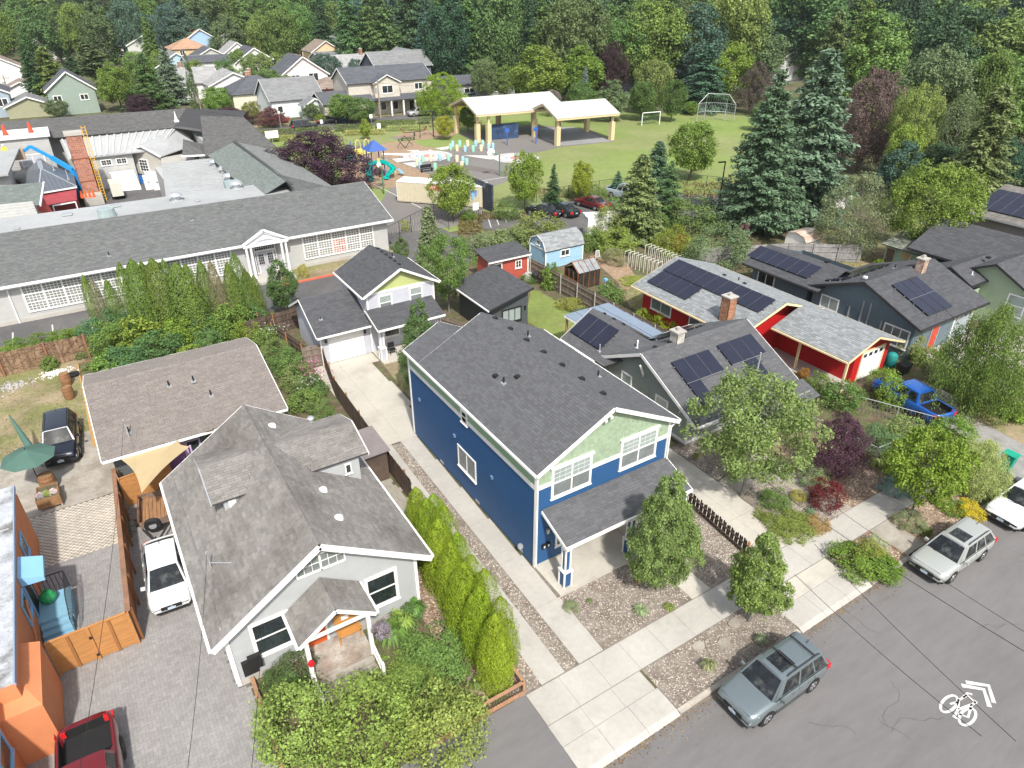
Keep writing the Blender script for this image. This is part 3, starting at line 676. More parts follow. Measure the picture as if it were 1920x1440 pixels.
def mk_flame(key,seed,R,n=26000,ls=.013,ns=5):
 rng=np.random.default_rng(seed);f=profile(PROF['flame']);Q=[];subs=[(0,0,R,1.,1.)]+[(math.cos(a)*R*.42,math.sin(a)*R*.42,R*.66,rng.uniform(.72,.93),.5)for a in(rng.uniform(0,1,5)*.6+np.arange(5)*1.257)[:ns]]
 for cx,cy,r,top,wt in subs:
  m=int(n*wt*(.36 if ns else .8));z=rng.uniform(0,1,m)**.9;a=rng.uniform(0,6.283,m);ph=rng.uniform(0,6.28,4)
  bump=1+.09*np.sin(5*a+ph[0]+9*z)+.07*np.sin(9*a-ph[1]+17*z)+.05*np.sin(14*a+31*z+ph[2])+.04*np.sin(3*a+47*z+ph[3])
  rr=r*f(z)*bump*(1-rng.uniform(0,1,m)**3*.3);d=np.stack([np.cos(a),np.sin(a),np.full(m,.25)],1)
  p=np.stack([cx+np.cos(a)*rr,cy+np.sin(a)*rr,z*top],1);Q.append(leaves(p,d,ls,rng,.5,.45,np.tile([[0,0,1.]],(m,1))+d*.4))
 tm=MB();tm.cyl((0,0,-.02),(0,0,.8),.012,.003,6);me=bpy.data.meshes.new('trunk');me.from_pydata(tm.v,[],tm.f);me.materials.append(BARK);PROTO[key]=(quads_mesh('crown',np.concatenate(Q),FOL),me,2*R)
mk_flame('flame0',91,.18);mk_flame('flame1',92,.2,ns=2);mk_flame('flame2',93,.16,n=15000,ls=.017,ns=0);mk_flame('flame3',94,.16,n=18000,ls=.017,ns=1)
mk_tree('spire0','spire',95,z0=.01,R=.12,nclump=90,nleaf=90,lsize=.018,crad=.04,zs=3,inner=.4)
SH={}
def mk_shrub(key,seed,R=.55,nclump=45,nleaf=90,lsize=.055,crad=.2,mat=None,**k):
 Q,C=crown_quads(seed,k.pop('prof','shrub'),.0,1.0,R,nclump,nleaf,lsize,crad,**k);PROTO[key]=(quads_mesh('shrub',Q,mat or FOL),None,2*R)
mk_shrub('shrub0',101,lump=.3);mk_shrub('shrub1',102,lsize=.04,nleaf=130,lump=.2);mk_shrub('shrub2',103,lsize=.085,nleaf=55,lump=.35)
mk_shrub('mat0',104,R=1.3,nclump=70,nleaf=110,lsize=.09,crad=.35,inner=.02)
mk_shrub('fine0',105,lsize=.03,nclump=70,nleaf=140,crad=.16,lump=.15)
def mk_tuft(key,seed,n=260,L=1.,w_=.05,arch=.5,spread=1.):
 rng=np.random.default_rng(seed);Q=[]
 for _ in range(n):
  a=rng.uniform(0,6.283);e=rng.uniform(.15,1.)*spread;d=np.array([math.cos(a),math.sin(a),0]);s_=np.array([-math.sin(a),math.cos(a),0])*w_*.5;p=d*rng.uniform(0,.08)
  q=p+(d*e*.45+np.array([0,0,.75]))*L*rng.uniform(.7,1.);r=q+(d*(e*.5+.1)+np.array([0,0,-.25-arch*e*.5]))*L*.55
  Q.append([p-s_,p+s_,q+s_,q-s_]);Q.append([q-s_,q+s_,r+s_*.2,r-s_*.2])
 PROTO[key]=(quads_mesh('grass_tuft',Q,FOL),None,1.6)
mk_tuft('tuft',110);mk_tuft('fern',111,n=150,w_=.16,arch=.6,spread=1.4)
def mk_hbox(key,seed,n=5200,lsize=.12):
 rng=np.random.default_rng(seed);p=rng.uniform(-1,1,(n,3))*np.array([2,.5,.5]);k=rng.integers(0,5,n)
 for i,(ax,v)in enumerate(((2,.5),(2,.5),(1,-.5),(1,.5),(2,.5))):p[k==i,ax]=v
 nor=np.zeros((n,3));nor[:,2]=.6;nor[:,1]=np.sign(p[:,1])*(np.abs(p[:,1])>.49)
 p=p+rng.normal(size=(n,3))*.05;p[:,2]+=.5;PROTO[key]=(quads_mesh('hedge',leaves(p,nor,lsize,rng),FOL),None,4.)
mk_hbox('hbox',115)
DK=(.035,.062,.03);MID=(.075,.115,.03);LT=(.135,.185,.035);YEL=(.22,.235,.04);LIME=(.2,.265,.02);PUR=(.035,.018,.026)
BLU=(.085,.13,.1);SPR=(.055,.1,.07);OLV=(.1,.115,.045);RED=(.16,.02,.025);GRY=(.13,.15,.095);SIL=(.24,.27,.2)
RT=random.Random(77)
def _tint(c):f=RT.uniform(.92,1.1)*(2.35-min(.85,c[1]*3.2));return(c[0]*f*RT.uniform(.92,1.08),c[1]*f*1.06,c[2]*f*RT.uniform(.85,1.1),1)
def plant_at(proto,p,h,wd,col,label,cat,name,group=None,rz=None):
 cr,tr,d=PROTO[proto];rz=RT.uniform(0,6.28)if rz is None else rz;sx=wd/d
 if tr is not None:
  t=thing(name,label,cat,(0,0,0),group,world=False)
  a=link('crown',cr,t);b=link('trunk',tr,t);a.color=_tint(col);t.location=p
 else:
  t=bpy.data.objects.new(name,cr);COL.objects.link(t);tag(t,label,cat,group);t.color=_tint(col);t.location=p
 t.rotation_euler=(0,0,rz);t.scale=(sx,sx,h);return t
def tree(proto,bx,by,ty,wpx,col,label,name='tree',tx=None,group=None,cat='tree',wide=1.0):
 """bx,by: trunk foot in the photo; ty: row of the tree top; wpx: crown width in the photo"""
 p=at(bx,by);h=max(1.0,height_at(p,bx,ty));wd=wpx*mpp((p.x,p.y,h*.5))*wide
 return plant_at(proto,p,h,wd,col,label,cat,name,group)
def shrub(proto,cx,by,hgt,wpx,col,label,name='shrub',cat='shrub',group=None,z=0):
 p=at(cx,by,z);return plant_at(proto,p,hgt,wpx*mpp(p),col,label,cat,name,group)
CHARC=shm('charcoal_shingle',(.112,.114,.122),isl=.13,var=.03)
BLKSH=shm('slate_shingle',(.085,.087,.095),isl=.14,var=.03)
WEATH=shm('weathered_shingle',(.222,.21,.198),isl=.15,var=.06,second=(.15,.138,.128),sthr=.57,sscale=.3)
TAUPE=shm('taupe_shingle',(.22,.195,.18),isl=.1,var=.05)
GREYSH=shm('grey_shingle',(.25,.265,.275),isl=.2)
SCHOOLSH=shm('school_shingle',(.14,.145,.145),isl=.14)
LTGSH=shm('pale_grey_shingle',(.3,.3,.3),isl=.15)
BLUE=paint('blue_siding',(.022,.08,.2),rough=.5,var=.05);SAGE=paint('sage_siding',(.24,.35,.225));SLATE=paint('slate_siding',(.11,.15,.175))
GRAYS=paint('gray_siding',(.36,.37,.38));LAV=paint('pale_lavender_siding',(.46,.47,.52));OLGREEN=paint('lime_gable',(.42,.46,.19))
GRNG=paint('grey_green_siding',(.27,.3,.27));REDS=paint('red_siding',(.42,.012,.014));CREAM=paint('cream_trim',(.75,.62,.38))
GREENS=paint('soft_green_siding',(.34,.42,.3));TAUPES=paint('taupe_siding',(.36,.32,.29),streak=(6,6,.3));DKGREEN=paint('dark_slate_siding',(.07,.08,.085))
FACW=paint('window_frame_white',(.8,.8,.79),var=.02)
h=thing('blue_house','two storey navy blue house with sage shingled gable and charcoal roof beside the drive','house',(13.37,19.3,0))
HX0,HX1,HY0,HY1=13.42,21.2,19.3,30.7;CX,ZR,SL=17.32,7.86,.51
siding(h,(0,HY0,0),X_,-Y_,[(HX0,.05),(HX1,.05),(HX1,4.62),(HX0,4.62)],BLUE,.18,.03)
fbox(h,'belly_band',WHITE,'-y',HY0,HX0,HX1,4.62,4.86,0,.035)
for face,k,b in(('-x',HX0,32.5),('+x',HX1,HY1)):
 u,n=FR[face];siding(h,n*(k*(1 if face[0]=='+' else-1)),u,n,[(HY0,.05),(b,.05),(b,4.62),(HY0,4.62)],BLUE,.18,.03)
 siding(h,n*(k*(1 if face[0]=='+' else-1)),u,n,[(HY0,4.86),(b,4.86),(b,5.62),(HY0,5.62)],SAGE,.12,name='sage_panel');fbox(h,'belly_band',WHITE,face,k,HY0,b,4.62,4.86,0,.04)
siding(h,(0,HY1,0),X_,Y_,[(HX0,.05),(HX1,.05),(HX1,5.6),(CX,ZR-.1),(HX0,5.7)],BLUE,.13)
siding(h,(0,32.5,0),X_,Y_,[(HX0,.05),(17.5,.05),(17.5,5.6),(15.5,6.85),(HX0,5.7)],BLUE,.13)
gm=MB();R=random.Random(4);zz=4.86
while zz<7.75:
 z1=min(zz+.15,7.75);x=HX0+.02-R.random()*.1;hw=lambda z:(HX0+.0 if z<5.85 else CX-(ZR-.12-z)/SL,HX1 if z<5.85 else CX+(ZR-.12-z)/SL)
 xa,xb=hw(z1)
 while x<xb:
  wd_=R.uniform(.09,.2);a,b=max(x,xa),min(x+wd_-.008,xb);x+=wd_
  if b-a>.02:
   l=R.uniform(.014,.028);lo=zz+R.uniform(-.008,.008)
   gm.add([(a,HY0-l,lo),(b,HY0-l,lo),(b,HY0-.006,z1+.01),(a,HY0-.006,z1+.01),(a,HY0,lo),(b,HY0,lo)],[(0,1,2,3),(4,5,1,0)])
 zz=z1
tri_wall(h,'-y',HY0,[(HX0,4.86),(HX1,4.86),(HX1,5.75),(CX,7.72),(HX0,5.75)],SAGE,5,name='gable_backing',lip=.001)
stuff(obj('wall_shingles',gm,M('sage_shingle',(.29,.37,.26),rough=.6,var=.05,isl=.1),h))
gable(h,'y',CX,4.08,4.25,19.0,30.75,ZR,SL,CHARC,trimw=.2,w=.24,e=.14)
shingles(h,[(13.24,32.65,5.78),(13.24,30.76,5.78),(15.56,30.76,6.96),(15.56,32.65,6.96)],CHARC,w=.3,e=.15)
shingles(h,[(17.9,30.76,5.77),(17.9,32.65,5.77),(15.56,32.65,6.96),(15.56,30.76,6.96)],CHARC,w=.3,e=.15)
mb=MB();mb.bar((13.24,32.67,5.67),(15.56,32.67,6.86),.04,.2);mb.bar((17.9,32.67,5.68),(15.56,32.67,6.86),.04,.2);mb.bar((13.18,30.8,5.7),(13.18,32.65,5.7),.11,.11);obj('fascia',mb,WHITE,h)
for x,y,z0,z1 in((HX0,HY0,.05,5.55),(HX1,HY0,3.2,5.6),(HX0,32.5,.05,5.6)):corner_post(h,x,y,z0,z1,w=.13)
mb=MB()
for x in(HX0-.02,HX1+.02):mb.bar((x,HY0-.12,.2),(x,HY0-.12,5.3),.07,.07)
mb.bar((HX1+.02,HY0-.12,5.3),(21.5,HY0-.2,5.6),.07,.07);obj('downpipe',mb,WHITE,h)
def sash(parent,face,k,s0,s1,z0,z1,nx=1,top=BLIND,bot=SCREEN,**kw):return window(parent,face,k,s0,s1,z0,z1,fw=kw.pop('fw',.12),nx=nx,nz=2,mull=kw.pop('mull',.07),glass=bot,top=top,**kw)
for a,b in((14.2,16.45),(18.15,20.45)):
 w_=sash(h,'-y',HY0,a,b,3.82,5.55,nx=2,proud=.07,grid=lambda i,j:(3,3)if j else(1,1),gridw=.008,frame=FACW);fbox(h,'head_trim',WHITE,'-y',HY0,a-.08,b+.08,5.55,5.63,.012,.13)
window(h,'-x',HX0,24.75,26.7,1.35,2.75,nx=2,glass=SCREEN,fw=.09,frame=FACW);window(h,'-x',HX0,25.5,26.15,4.5,5.3,nz=2,fw=.1,glass=GLASS)
for y in(23.0,26.9,31.2):vb=fbox(h,'dryer_vent',paint('blue_vent',(.12,.2,.33)),'-x',HX0,y,y+.17,3.0 if y>23 else 2.8,3.17 if y>23 else 2.97,.02,.12)
for y in(20.3,24.5,28.6):fbox(h,'foundation_vent',GREYM,'-x',HX0,y,y+.4,.1,.25,.02,.04)
for y,x in zip((20.4,22.0,23.6,25.2,26.8,28.4,30.0),[CX+.45]*7):vent_cap(h,(x,y,ZR-SL*.45+.03),None,BLACK,.24)
for x,y in((15.2,25.7),(15.8,24.6)):vent_cap(h,(x,y,ZR-SL*(CX-x)+.02),None,BLACK,.24)
pipe(h,(15.2,24.9,ZR-SL*2.12+.02));pipe(h,(18.6,27.9,ZR-SL*1.28));pipe(h,(19.8,23.2,ZR-SL*2.48))
mb=MB();mb.bar((CX-.35,HY0-.12,7.45),(CX+.05,HY0-.12,7.55),.06,.1);mb.cyl((CX-.4,HY0-.1,7.3),(CX-.4,HY0-.3,7.2),.06,.07);mb.cyl((CX-.1,HY0-.1,7.4),(CX-.1,HY0-.32,7.3),.06,.07)
obj('flood_light',mb,FACW,h)
PZ=3.42;shingles(h,[(13.72,17.35,2.72),(21.25,17.35,2.72),(21.25,19.27,PZ),(13.72,19.27,PZ)],CHARC,name='porch_roof',w=.3,e=.14)
mb=MB();mb.bar((13.72,17.3,2.63),(21.25,17.3,2.63),.1,.13);mb.bar((13.7,17.3,2.62),(13.7,19.25,3.32),.04,.16);mb.bar((21.27,17.3,2.62),(21.27,19.25,3.32),.04,.16);mb.box(13.74,21.2,17.5,17.7,2.38,2.56);obj('porch_beam',mb,WHITE,h)
pb=SM('porch_floor',MB().box(13.38,18.3,17.15,19.28,-.1,.13),CONC2,parent=h)
SM('porch_floor',MB().box(18.32,21.2,17.15,19.28,-.1,.13),CONC2,parent=h)
for px_ in(13.95,17.75,21.0):
 c=MB();c.box(px_-.19,px_+.19,17.41,17.79,.13,1.02);c.box(px_-.12,px_+.12,17.48,17.72,1.1,2.4);p_=obj('porch_column',c,BLUE,h)
 t=MB()
 for(r,z0,z1)in((.2,.13,1.02),(.13,1.1,2.38)):
  for sx in(-1,1):
   for sy in(-1,1):t.box(px_+sx*r-.035,px_+sx*r+.035,17.6+sy*r-.035,17.6+sy*r+.035,z0,z1)
 t.box(px_-.25,px_+.25,17.35,17.85,1.02,1.1);t.box(px_-.18,px_+.18,17.42,17.78,2.3,2.38);obj('column_trim',t,WHITE,p_)
window(h,'-y',HY0,14.55,15.2,.75,2.2,nz=2);window(h,'-y',HY0,19.3,20.2,.6,2.2,nz=2);door(h,'-y',HY0,17.6,18.5,.13,2.2,M('oak_door',(.32,.14,.05)),WHITE)
for x in(13.76,14.0):
 m_=fbox(h,'mailbox',BLACK,'-y',HY0,x,x+.2,1.05,1.3,.03,.15);fbox(m_,'emblem',FACW,'-y',HY0,x+.06,x+.14,1.12,1.24,.151,.154)
for x in(14.0,18.9):fbox(h,'porch_light',GREYM,'-y',HY0,x,x+.12,1.9,2.15,.02,.14)
mb=MB();mb.lathe((HX0-.12,20.35,.55),[(.0,.1),(.14,.08),(.14,-.08),(0,-.1)],10);obj('hose_reel',mb,GREYM,h)
h=thing('grey_bungalow','light grey bungalow with weathered roof and small gabled porch beside the lime arborvitae','house',(0,20.2,0))
B0,B1,BY0,BY1,BC,BZ,BS=.05,7.8,20.2,30.8,3.95,6.0,.66
siding(h,(0,BY0,0),X_,-Y_,[(B0,.35),(B1,.35),(B1,3.42),(BC,5.93),(B0,3.42)],GRAYS,.15)
fbox(h,'foundation',CONC,'-y',BY0,B0,B1,0,.35,-.1,.02)
for face,k in(('-x',B0),('+x',B1)):
 u,n=FR[face];siding(h,n*(k*(1 if face[0]=='+' else-1)),u,n,[(BY0,.1),(BY1,.1),(BY1,3.45),(BY0,3.45)],GRAYS,.15)
siding(h,(0,BY1,0),X_,Y_,[(B0,.1),(B1,.1),(B1,3.42),(BC,5.93),(B0,3.42)],GRAYS,.15)
gable(h,'y',BC,4.45,4.45,19.7,31.1,BZ,BS,WEATH,trimw=.26,w=.3,e=.14)
def cross(x0,x1,sgn):
 zc=5.75 if sgn>0 else 5.75;yr=27.3;half=1.95;s2=.36;xr=BC+sgn*(6.0-zc)/BS;ze=zc-half*s2;xe=BC+sgn*(6.0-ze)/BS
 A=[(xe,yr-half,ze+.02),(x1,yr-half,ze+.02),(x1,yr,zc),(xr,yr,zc)];Bk=[(x1,yr+half,ze+.02),(xe,yr+half,ze+.02),(xr,yr,zc),(x1,yr,zc)]
 if sgn<0:A=[A[1],A[0],A[3],A[2]];Bk=[Bk[1],Bk[0],Bk[3],Bk[2]]
 m_=MB();shingles(h,A,WEATH,mb=m_,e=.14);shingles(h,Bk,WEATH,mb=m_,e=.14);obj('cross_gable_roof',m_,[WEATH,UNDER],h)
 f=MB()
 for q in(-1,1):f.bar((x1+sgn*.02,yr+q*half,ze-.08),(x1+sgn*.02,yr,zc-.08),.05,.16)
 obj('fascia',f,WHITE if sgn>0 else GREYM,h);xw=x1-sgn*.45
 zb=lambda x:BZ-BS*abs(x-BC)
 face='+x' if sgn>0 else '-x';tri_wall(h,face,xw,[(yr-half+.15,zb(xw)-.1),(yr+half-.15,zb(xw)-.1),(yr+half-.15,ze),(yr,zc-.06),(yr-half+.15,ze)],GRAYS,.15)
 for yy,f2 in((yr-half+.15,'-y'),(yr+half-.15,'+y')):
  a,b=sorted((xe,xw));P=[(xe,zb(xe)),(xw,zb(xw)-.1),(xw,ze-.02)];P=P if sgn>0 else P[::-1];tri_wall(h,f2,yy,P,GRAYS,.15)
 return xw,yr,half,ze
xw,yr,hf,ze=cross(BC,8.05,1);cross(BC,1.1,-1)
fbox(h,'skylight',FACW,'-y',yr-hf+.15,1.75,2.05,4.5,4.95,.0,.07);window(h,'-y',yr-hf+.15,6.9,7.2,4.2,4.75,fw=.05)
window(h,'-y',BY0,.88,2.4,1.15,3.0,nz=2,fw=.14,glass=GLASS,proud=.07);window(h,'-y',BY0,5.5,6.95,1.0,2.82,nz=2,fw=.14,glass=GLASS,proud=.07)
aw=MB()
def qd(P,d0,d1,m_):
 n_=len(P);m_.add([(x,BY0-d1,z)for x,z in P]+[(x,BY0-d0,z)for x,z in P],[tuple(range(n_))]+[(i,n_+i,n_+(i+1)%n_,(i+1)%n_)for i in range(n_)])
AP=[(3.0,4.32),(4.9,4.32),(4.9,4.72),(4.25,5.15),(3.65,5.15),(3.0,4.72)]
for i in range(6):
 a,b=AP[i],AP[(i+1)%6];aw.bar((a[0],BY0-.05,a[1]),(b[0],BY0-.05,b[1]),.06,.08,up=(0,1,0))
aw.bar((3.95,BY0-.05,4.3),(3.95,BY0-.05,5.15),.08,.08,up=(0,1,0))
for x in(3.3,3.62,4.27,4.6):aw.bar((x,BY0-.04,4.32),(x,BY0-.04,5.0),.02,.03,up=(0,1,0))
aw.bar((3.05,BY0-.04,4.72),(4.85,BY0-.04,4.72),.03,.02,up=(0,1,0));aw_=obj('window',aw,WHITE,h);pm=MB();pm.poly([(x,BY0-.022,z)for x,z in AP]);obj('pane',pm,SCREEN,aw_)
for x in(B0,B1):corner_post(h,x,BY0,.1,3.4,w=.14)
gable(h,'y',3.8,1.55,1.5,18.3,20.15,3.95,.7,WEATH,trimw=.16,w=.25,e=.13,ends=(1,0))
mb=MB();mb.box(2.5,5.05,18.55,20.18,0,.42);pf=obj('porch_floor',mb,M('worn_porch_boards',(.3,.24,.2),rough=.35,var=.3,scale=1.5,second=(.42,.4,.36),sthr=.5,sscale=.9),h)
for i in range(3):obj('porch_step',MB().box(2.75,4.95,18.25-.3*i,18.54-.3*i,0,.32-.1*i),CRETE2,h)
for x in(2.55,5.0):
 m_=MB();m_.box(x-.08,x+.08,18.48,18.64,.42,2.75);obj('porch_post',m_,WHITE,h);r_=MB()
 r_.bar((x,18.5,1.2),(x,17.45,.85),.07,.09);r_.bar((x,18.5,.62),(x,17.45,.25),.05,.07);r_.box(x-.06,x+.06,17.38,17.52,0,1.0)
 for q in range(5):r_.bar((x,17.65+q*.17,.33+q*.06),(x,17.65+q*.17,.95+q*.06),.03,.03)
 obj('handrail',r_,WHITE,h)
mb=MB();mb.bar((2.4,18.45,2.83),(3.8,18.45,3.8),.09,.12);mb.bar((5.2,18.45,2.83),(3.8,18.45,3.8),.09,.12);mb.bar((2.5,18.5,2.78),(5.1,18.5,2.78),.1,.12);obj('porch_beam',mb,WHITE,h)
dr=door(h,'-y',BY0,2.75,3.65,.45,2.55,paint('orange_door',(.55,.1,.02)),WHITE);
dw_=fbox(h,'downpipe',WHITE,'-x',B0,BY0+.1,BY0+.2,.1,3.0,.03,.1)
for x,y,s_ in((4.75,29.3,1),(5.05,27.7,1),(5.35,23.8,1),(5.3,21.7,1)):
 z=BZ-BS*(x-BC);m_=MB();m_.lathe((x,y,z+.02),[(.2,-.1),(.2,.0),(.17,.08),(.08,.13),(0,.14)],14);obj('roof_vent',m_,FACW,h,smooth=True)
m_=MB();m_.cyl((6.6,29.2,4.2),(6.6,29.2,5.35),.1,.1,12);m_.cyl((6.6,29.2,5.35),(6.6,29.2,5.42),.19,.12,12);obj('flue_pipe',m_,GREYM,h)
pipe(h,(1.55,29.5,4.45),.4,mat=BLACK);mst=MB();mst.cyl((.35,23.3,3.5),(.35,23.3,4.5),.035,.035,8);mst.bar((.35,23.3,3.9),(1.1,22.6,4.1),.04,.04);obj('service_mast',mst,GREYM,h)
fbox(h,'wall_light',FACW,'-y',BY0,5.95,6.05,4.25,4.35,.02,.1)
mb=MB();mb.box(.55,1.05,19.9,20.1,.9,1.55);eb=obj('meter_box',mb,BLACK,h);
fbox(h,'utility_panel',BLACK,'-y',BY0,.3,.85,.6,1.3,.02,.2)
b_=thing('porch_bench','golden timber high-backed bench on the grey bungalow porch','bench',(4.45,19.8,.42))
GOLD=M('golden_timber',(.5,.24,.07),rough=.4,var=.15,streak=(1,8,8),scale=3)
for i in range(6):obj('back_slat',MB().box(4.0,4.95,20.02,20.06,.95+i*.12,1.06+i*.12),GOLD,b_)
obj('seat',MB().box(4.0,4.95,19.55,20.0,.84,.9),GOLD,b_)
for x in(4.02,4.9):obj('leg',MB().box(x-.03,x+.03,19.55,19.62,.42,1.1),GOLD,b_);obj('armrest',MB().box(x-.04,x+.04,19.5,20.04,1.1,1.14),GOLD,b_)
s_=obj('sign_board',MB().box(4.3,4.6,19.97,20.0,1.35,1.55),FACW);tag(s_,'small white notice hung on the back of the porch bench','sign')
h=thing('taupe_roof_house','low house with wide taupe shingle roof and pale gutter behind the cream shade sail','house',(-2.6,35.6,0))
gable(h,'x',41.0,5.85,3.2,-2.85,6.75,4.25,.27,TAUPE,trim=FACW,trimw=.14,w=.3,e=.15)
DKB=paint('dark_board',(.1,.11,.115));house_box(h,-2.4,6.4,35.75,43.9,0,2.62,DKB)
for x,y in((1.3,39.3),(2.6,39.0),(-1.3,36.6),(3.2,37.7)):pipe(h,(x,y,4.25-.27*(41-y)+(.15 if x>1.6 and y>37.8 else .0)),.35)
mb=MB();mb.cyl((-1.35,36.3,2.9),(-1.35,36.3,4.1),.04,.04,8);obj('service_mast',mb,GREYM,h)
sg=fbox(h,'house_number_board',FACW,'-y',35.75,-.9,-.2,2.05,2.35,.03,.05)
window(h,'-y',35.75,1.1,1.9,.9,2.1,frame=paint('lilac_frame',(.5,.38,.58)));door(h,'-y',35.75,.1,1.0,.05,2.0,paint('purple_door',(.25,.12,.3)),paint('lilac_frame',(.5,.38,.58)))
h=thing('orange_building','orange stucco building with pale membrane roof and light blue window trim at the left edge','building',(-6.4,25,0))
ORS=M('orange_stucco',(.6,.225,.1),rough=.9,var=.06,bump=.5,bscale=40);LBT=paint('light_blue_trim',(.2,.42,.66));MEM=M('pale_membrane',(.42,.44,.47),rough=.6,var=.2,second=(.16,.15,.14),sthr=.56,sscale=.9,bump=.8,bscale=3)
obj('wall',MB().box(-16,-6.45,21.6,33.6,0,3.35),ORS,h);obj('wall',MB().box(-16,-6.45,33.6,33.9,0,3.0),ORS,h)
obj('parapet_cap',MB().box(-6.45,-6.4,21.55,33.95,3.3,3.5),paint('blue_grey_edge',(.25,.33,.45)),h)
rf=obj('roof',MB().box(-16,-6.455,21.6,33.9,3.35,3.49),MEM,h)
for i in range(7):obj('roof_seam',MB().box(-16,-6.6,22.5+i*1.6,22.56+i*1.6,3.49,3.515),M('seam_grey',(.4,.42,.45)),rf)
obj('wall',MB().box(-7.4,-5.9,21.0,24.1,0,2.5),ORS,h);obj('wall',MB().prism([(-16,12),(-7.15,12),(-7.15,21.6),(-16,21.6)],0,3.3),ORS,h)
obj('wall',MB().slab([(-7.4,21.0,2.51),(-5.9,21.0,2.51),(-5.9,24.1,2.51),(-7.4,24.1,3.2)],.01),ORS,h)
window(h,'+x',-6.45,26.2,27.3,1.6,2.7,frame=LBT,fw=.1,nx=1);window(h,'+x',-6.45,30.1,31.2,1.7,2.8,frame=LBT,fw=.1);window(h,'+x',-7.15,19.2,20.6,1.5,2.7,frame=LBT,fw=.12)
door(h,'+x',-6.45,27.7,28.7,.6,2.6,BLACK,LBT)
aw=MB();aw.add([(-6.43,27.5,3.1),(-6.43,28.9,3.1),(-5.6,28.9,2.75),(-5.6,27.5,2.75),(-5.6,27.5,2.55),(-5.6,28.9,2.55)],[(0,3,2,1),(3,4,5,2)]);aw.add([(-6.43,27.5,3.1),(-6.43,27.5,2.6),(-5.6,27.5,2.55),(-5.6,27.5,2.75)],[(0,1,2,3)]);obj('awning',aw,M('blue_awning',(.25,.5,.78),var=.05),h)
obj('landing',MB().box(-6.45,-5.2,27.3,29.0,0,.58),M('blue_deck',(.2,.38,.5),var=.08),h)
for i in range(3):obj('step',MB().box(-6.4,-5.25,27.0-.3*i,27.29-.3*i,0,.44-.14*i),MATS['blue_deck'],h)
rl=MB()
for y in np.linspace(26.3,29.0,15):rl.bar((-5.2,y,.58 if y>27.3 else .1+(y-26.3)*.4),(-5.2,y,1.55 if y>27.3 else 1.1+(y-26.3)*.4),.02,.02)
for x in np.linspace(-6.4,-5.2,8):rl.bar((x,29.0,.58),(x,29.0,1.55),.02,.02)
rl.bar((-5.2,27.3,1.55),(-5.2,29.0,1.55),.035,.035);rl.bar((-5.2,26.3,1.1),(-5.2,27.3,1.55),.035,.035);rl.bar((-6.4,29,1.55),(-5.2,29,1.55),.035,.035);obj('railing',rl,BLACK,h)
mb=MB();mb.tube([(-6.38,24.8,1.0),(-6.38,25.9,1.2),(-6.38,27.0,2.3)],.04);obj('conduit',mb,ORS,h)
h=thing('garage_cottage','pale two storey cottage with lime gable and white garage at the drive end','house',(14.5,44,0))
house_box(h,15.25,20.6,43.9,49.0,.05,4.6,LAV,.17);tri_wall(h,'-y',43.9,[(15.25,4.6),(20.6,4.6),(17.93,6.05)],OLGREEN,.16,name='gable_panel');tri_wall(h,'+y',49.0,[(15.25,4.6),(20.6,4.6),(17.93,6.05)],LAV)
fbox(h,'gable_band',WHITE,'-y',43.9,15.3,20.55,4.5,4.68,.0,.04)
gable(h,'y',17.93,3.05,3.05,43.5,49.4,6.25,.53,BLKSH,trimw=.17,e=.17,w=.35)
house_box(h,11.55,15.22,43.9,49.3,.0,2.5,LAV,.17);
gable(h,'x',46.55,3.3,3.2,11.15,15.2,4.25,.52,BLKSH,trimw=.15,e=.17,w=.35)
tri_wall(h,'-x',11.55,[(43.9,2.5),(49.3,2.5),(46.55,4.0)],LAV,.17)
garage_door(h,'-y',43.9,12.2,14.6,.03,2.1,FACW);fbox(h,'wall_light',DARKM,'-y',43.9,11.85,11.98,1.7,2.0,.02,.12);fbox(h,'wall_light',DARKM,'-y',43.9,14.8,14.93,1.7,2.0,.02,.12)
shingles(h,[(15.1,41.7,2.75),(20.4,41.7,2.75),(20.4,43.88,3.45),(15.1,43.88,3.45)],BLKSH,name='porch_roof',e=.17,w=.35)
mb=MB();mb.bar((15.1,41.65,2.66),(20.4,41.65,2.66),.1,.13);mb.bar((15.08,41.7,2.65),(15.08,43.88,3.35),.04,.14);obj('porch_beam',mb,WHITE,h)
for x in(15.5,20.1):
 m_=MB();m_.box(x-.2,x+.2,42.1,42.5,.05,1.0);m_.box(x-.12,x+.12,42.18,42.42,1.05,2.6);p_=obj('porch_column',m_,LAV,h);t=MB()
 for(r,z0,z1)in((.2,.05,1.0),(.12,1.05,2.6)):
  for sx in(-1,1):
   for sy in(-1,1):t.box(x+sx*r-.04,x+sx*r+.04,42.3+sy*r-.04,42.3+sy*r+.04,z0,z1)
 t.box(x-.26,x+.26,42.04,42.56,.98,1.06);obj('column_trim',t,WHITE,p_)
obj('porch_floor',MB().box(15.25,20.4,41.6,43.88,-.05,.08),CONC2,h)
sash(h,'-y',43.9,16.15,17.25,3.1,4.35,top=BLIND,bot=SCREEN);sash(h,'-y',43.9,18.6,19.7,3.2,4.45,top=BLIND,bot=SCREEN);window(h,'-y',43.9,16.3,17.6,.9,2.0)
for y in(44.6,45.4,46.2,47.0,47.8,48.6):vent_cap(h,(18.3,y,6.08),None,BLACK,.2)
pipe(h,(18.9,47.2,5.75));pipe(h,(12.0,44.6,3.25),.15)
for x,y in((15.3,43.9),(20.6,43.9)):corner_post(h,x,y,.05,4.5)
corner_post(h,11.55,43.9,0,2.5)
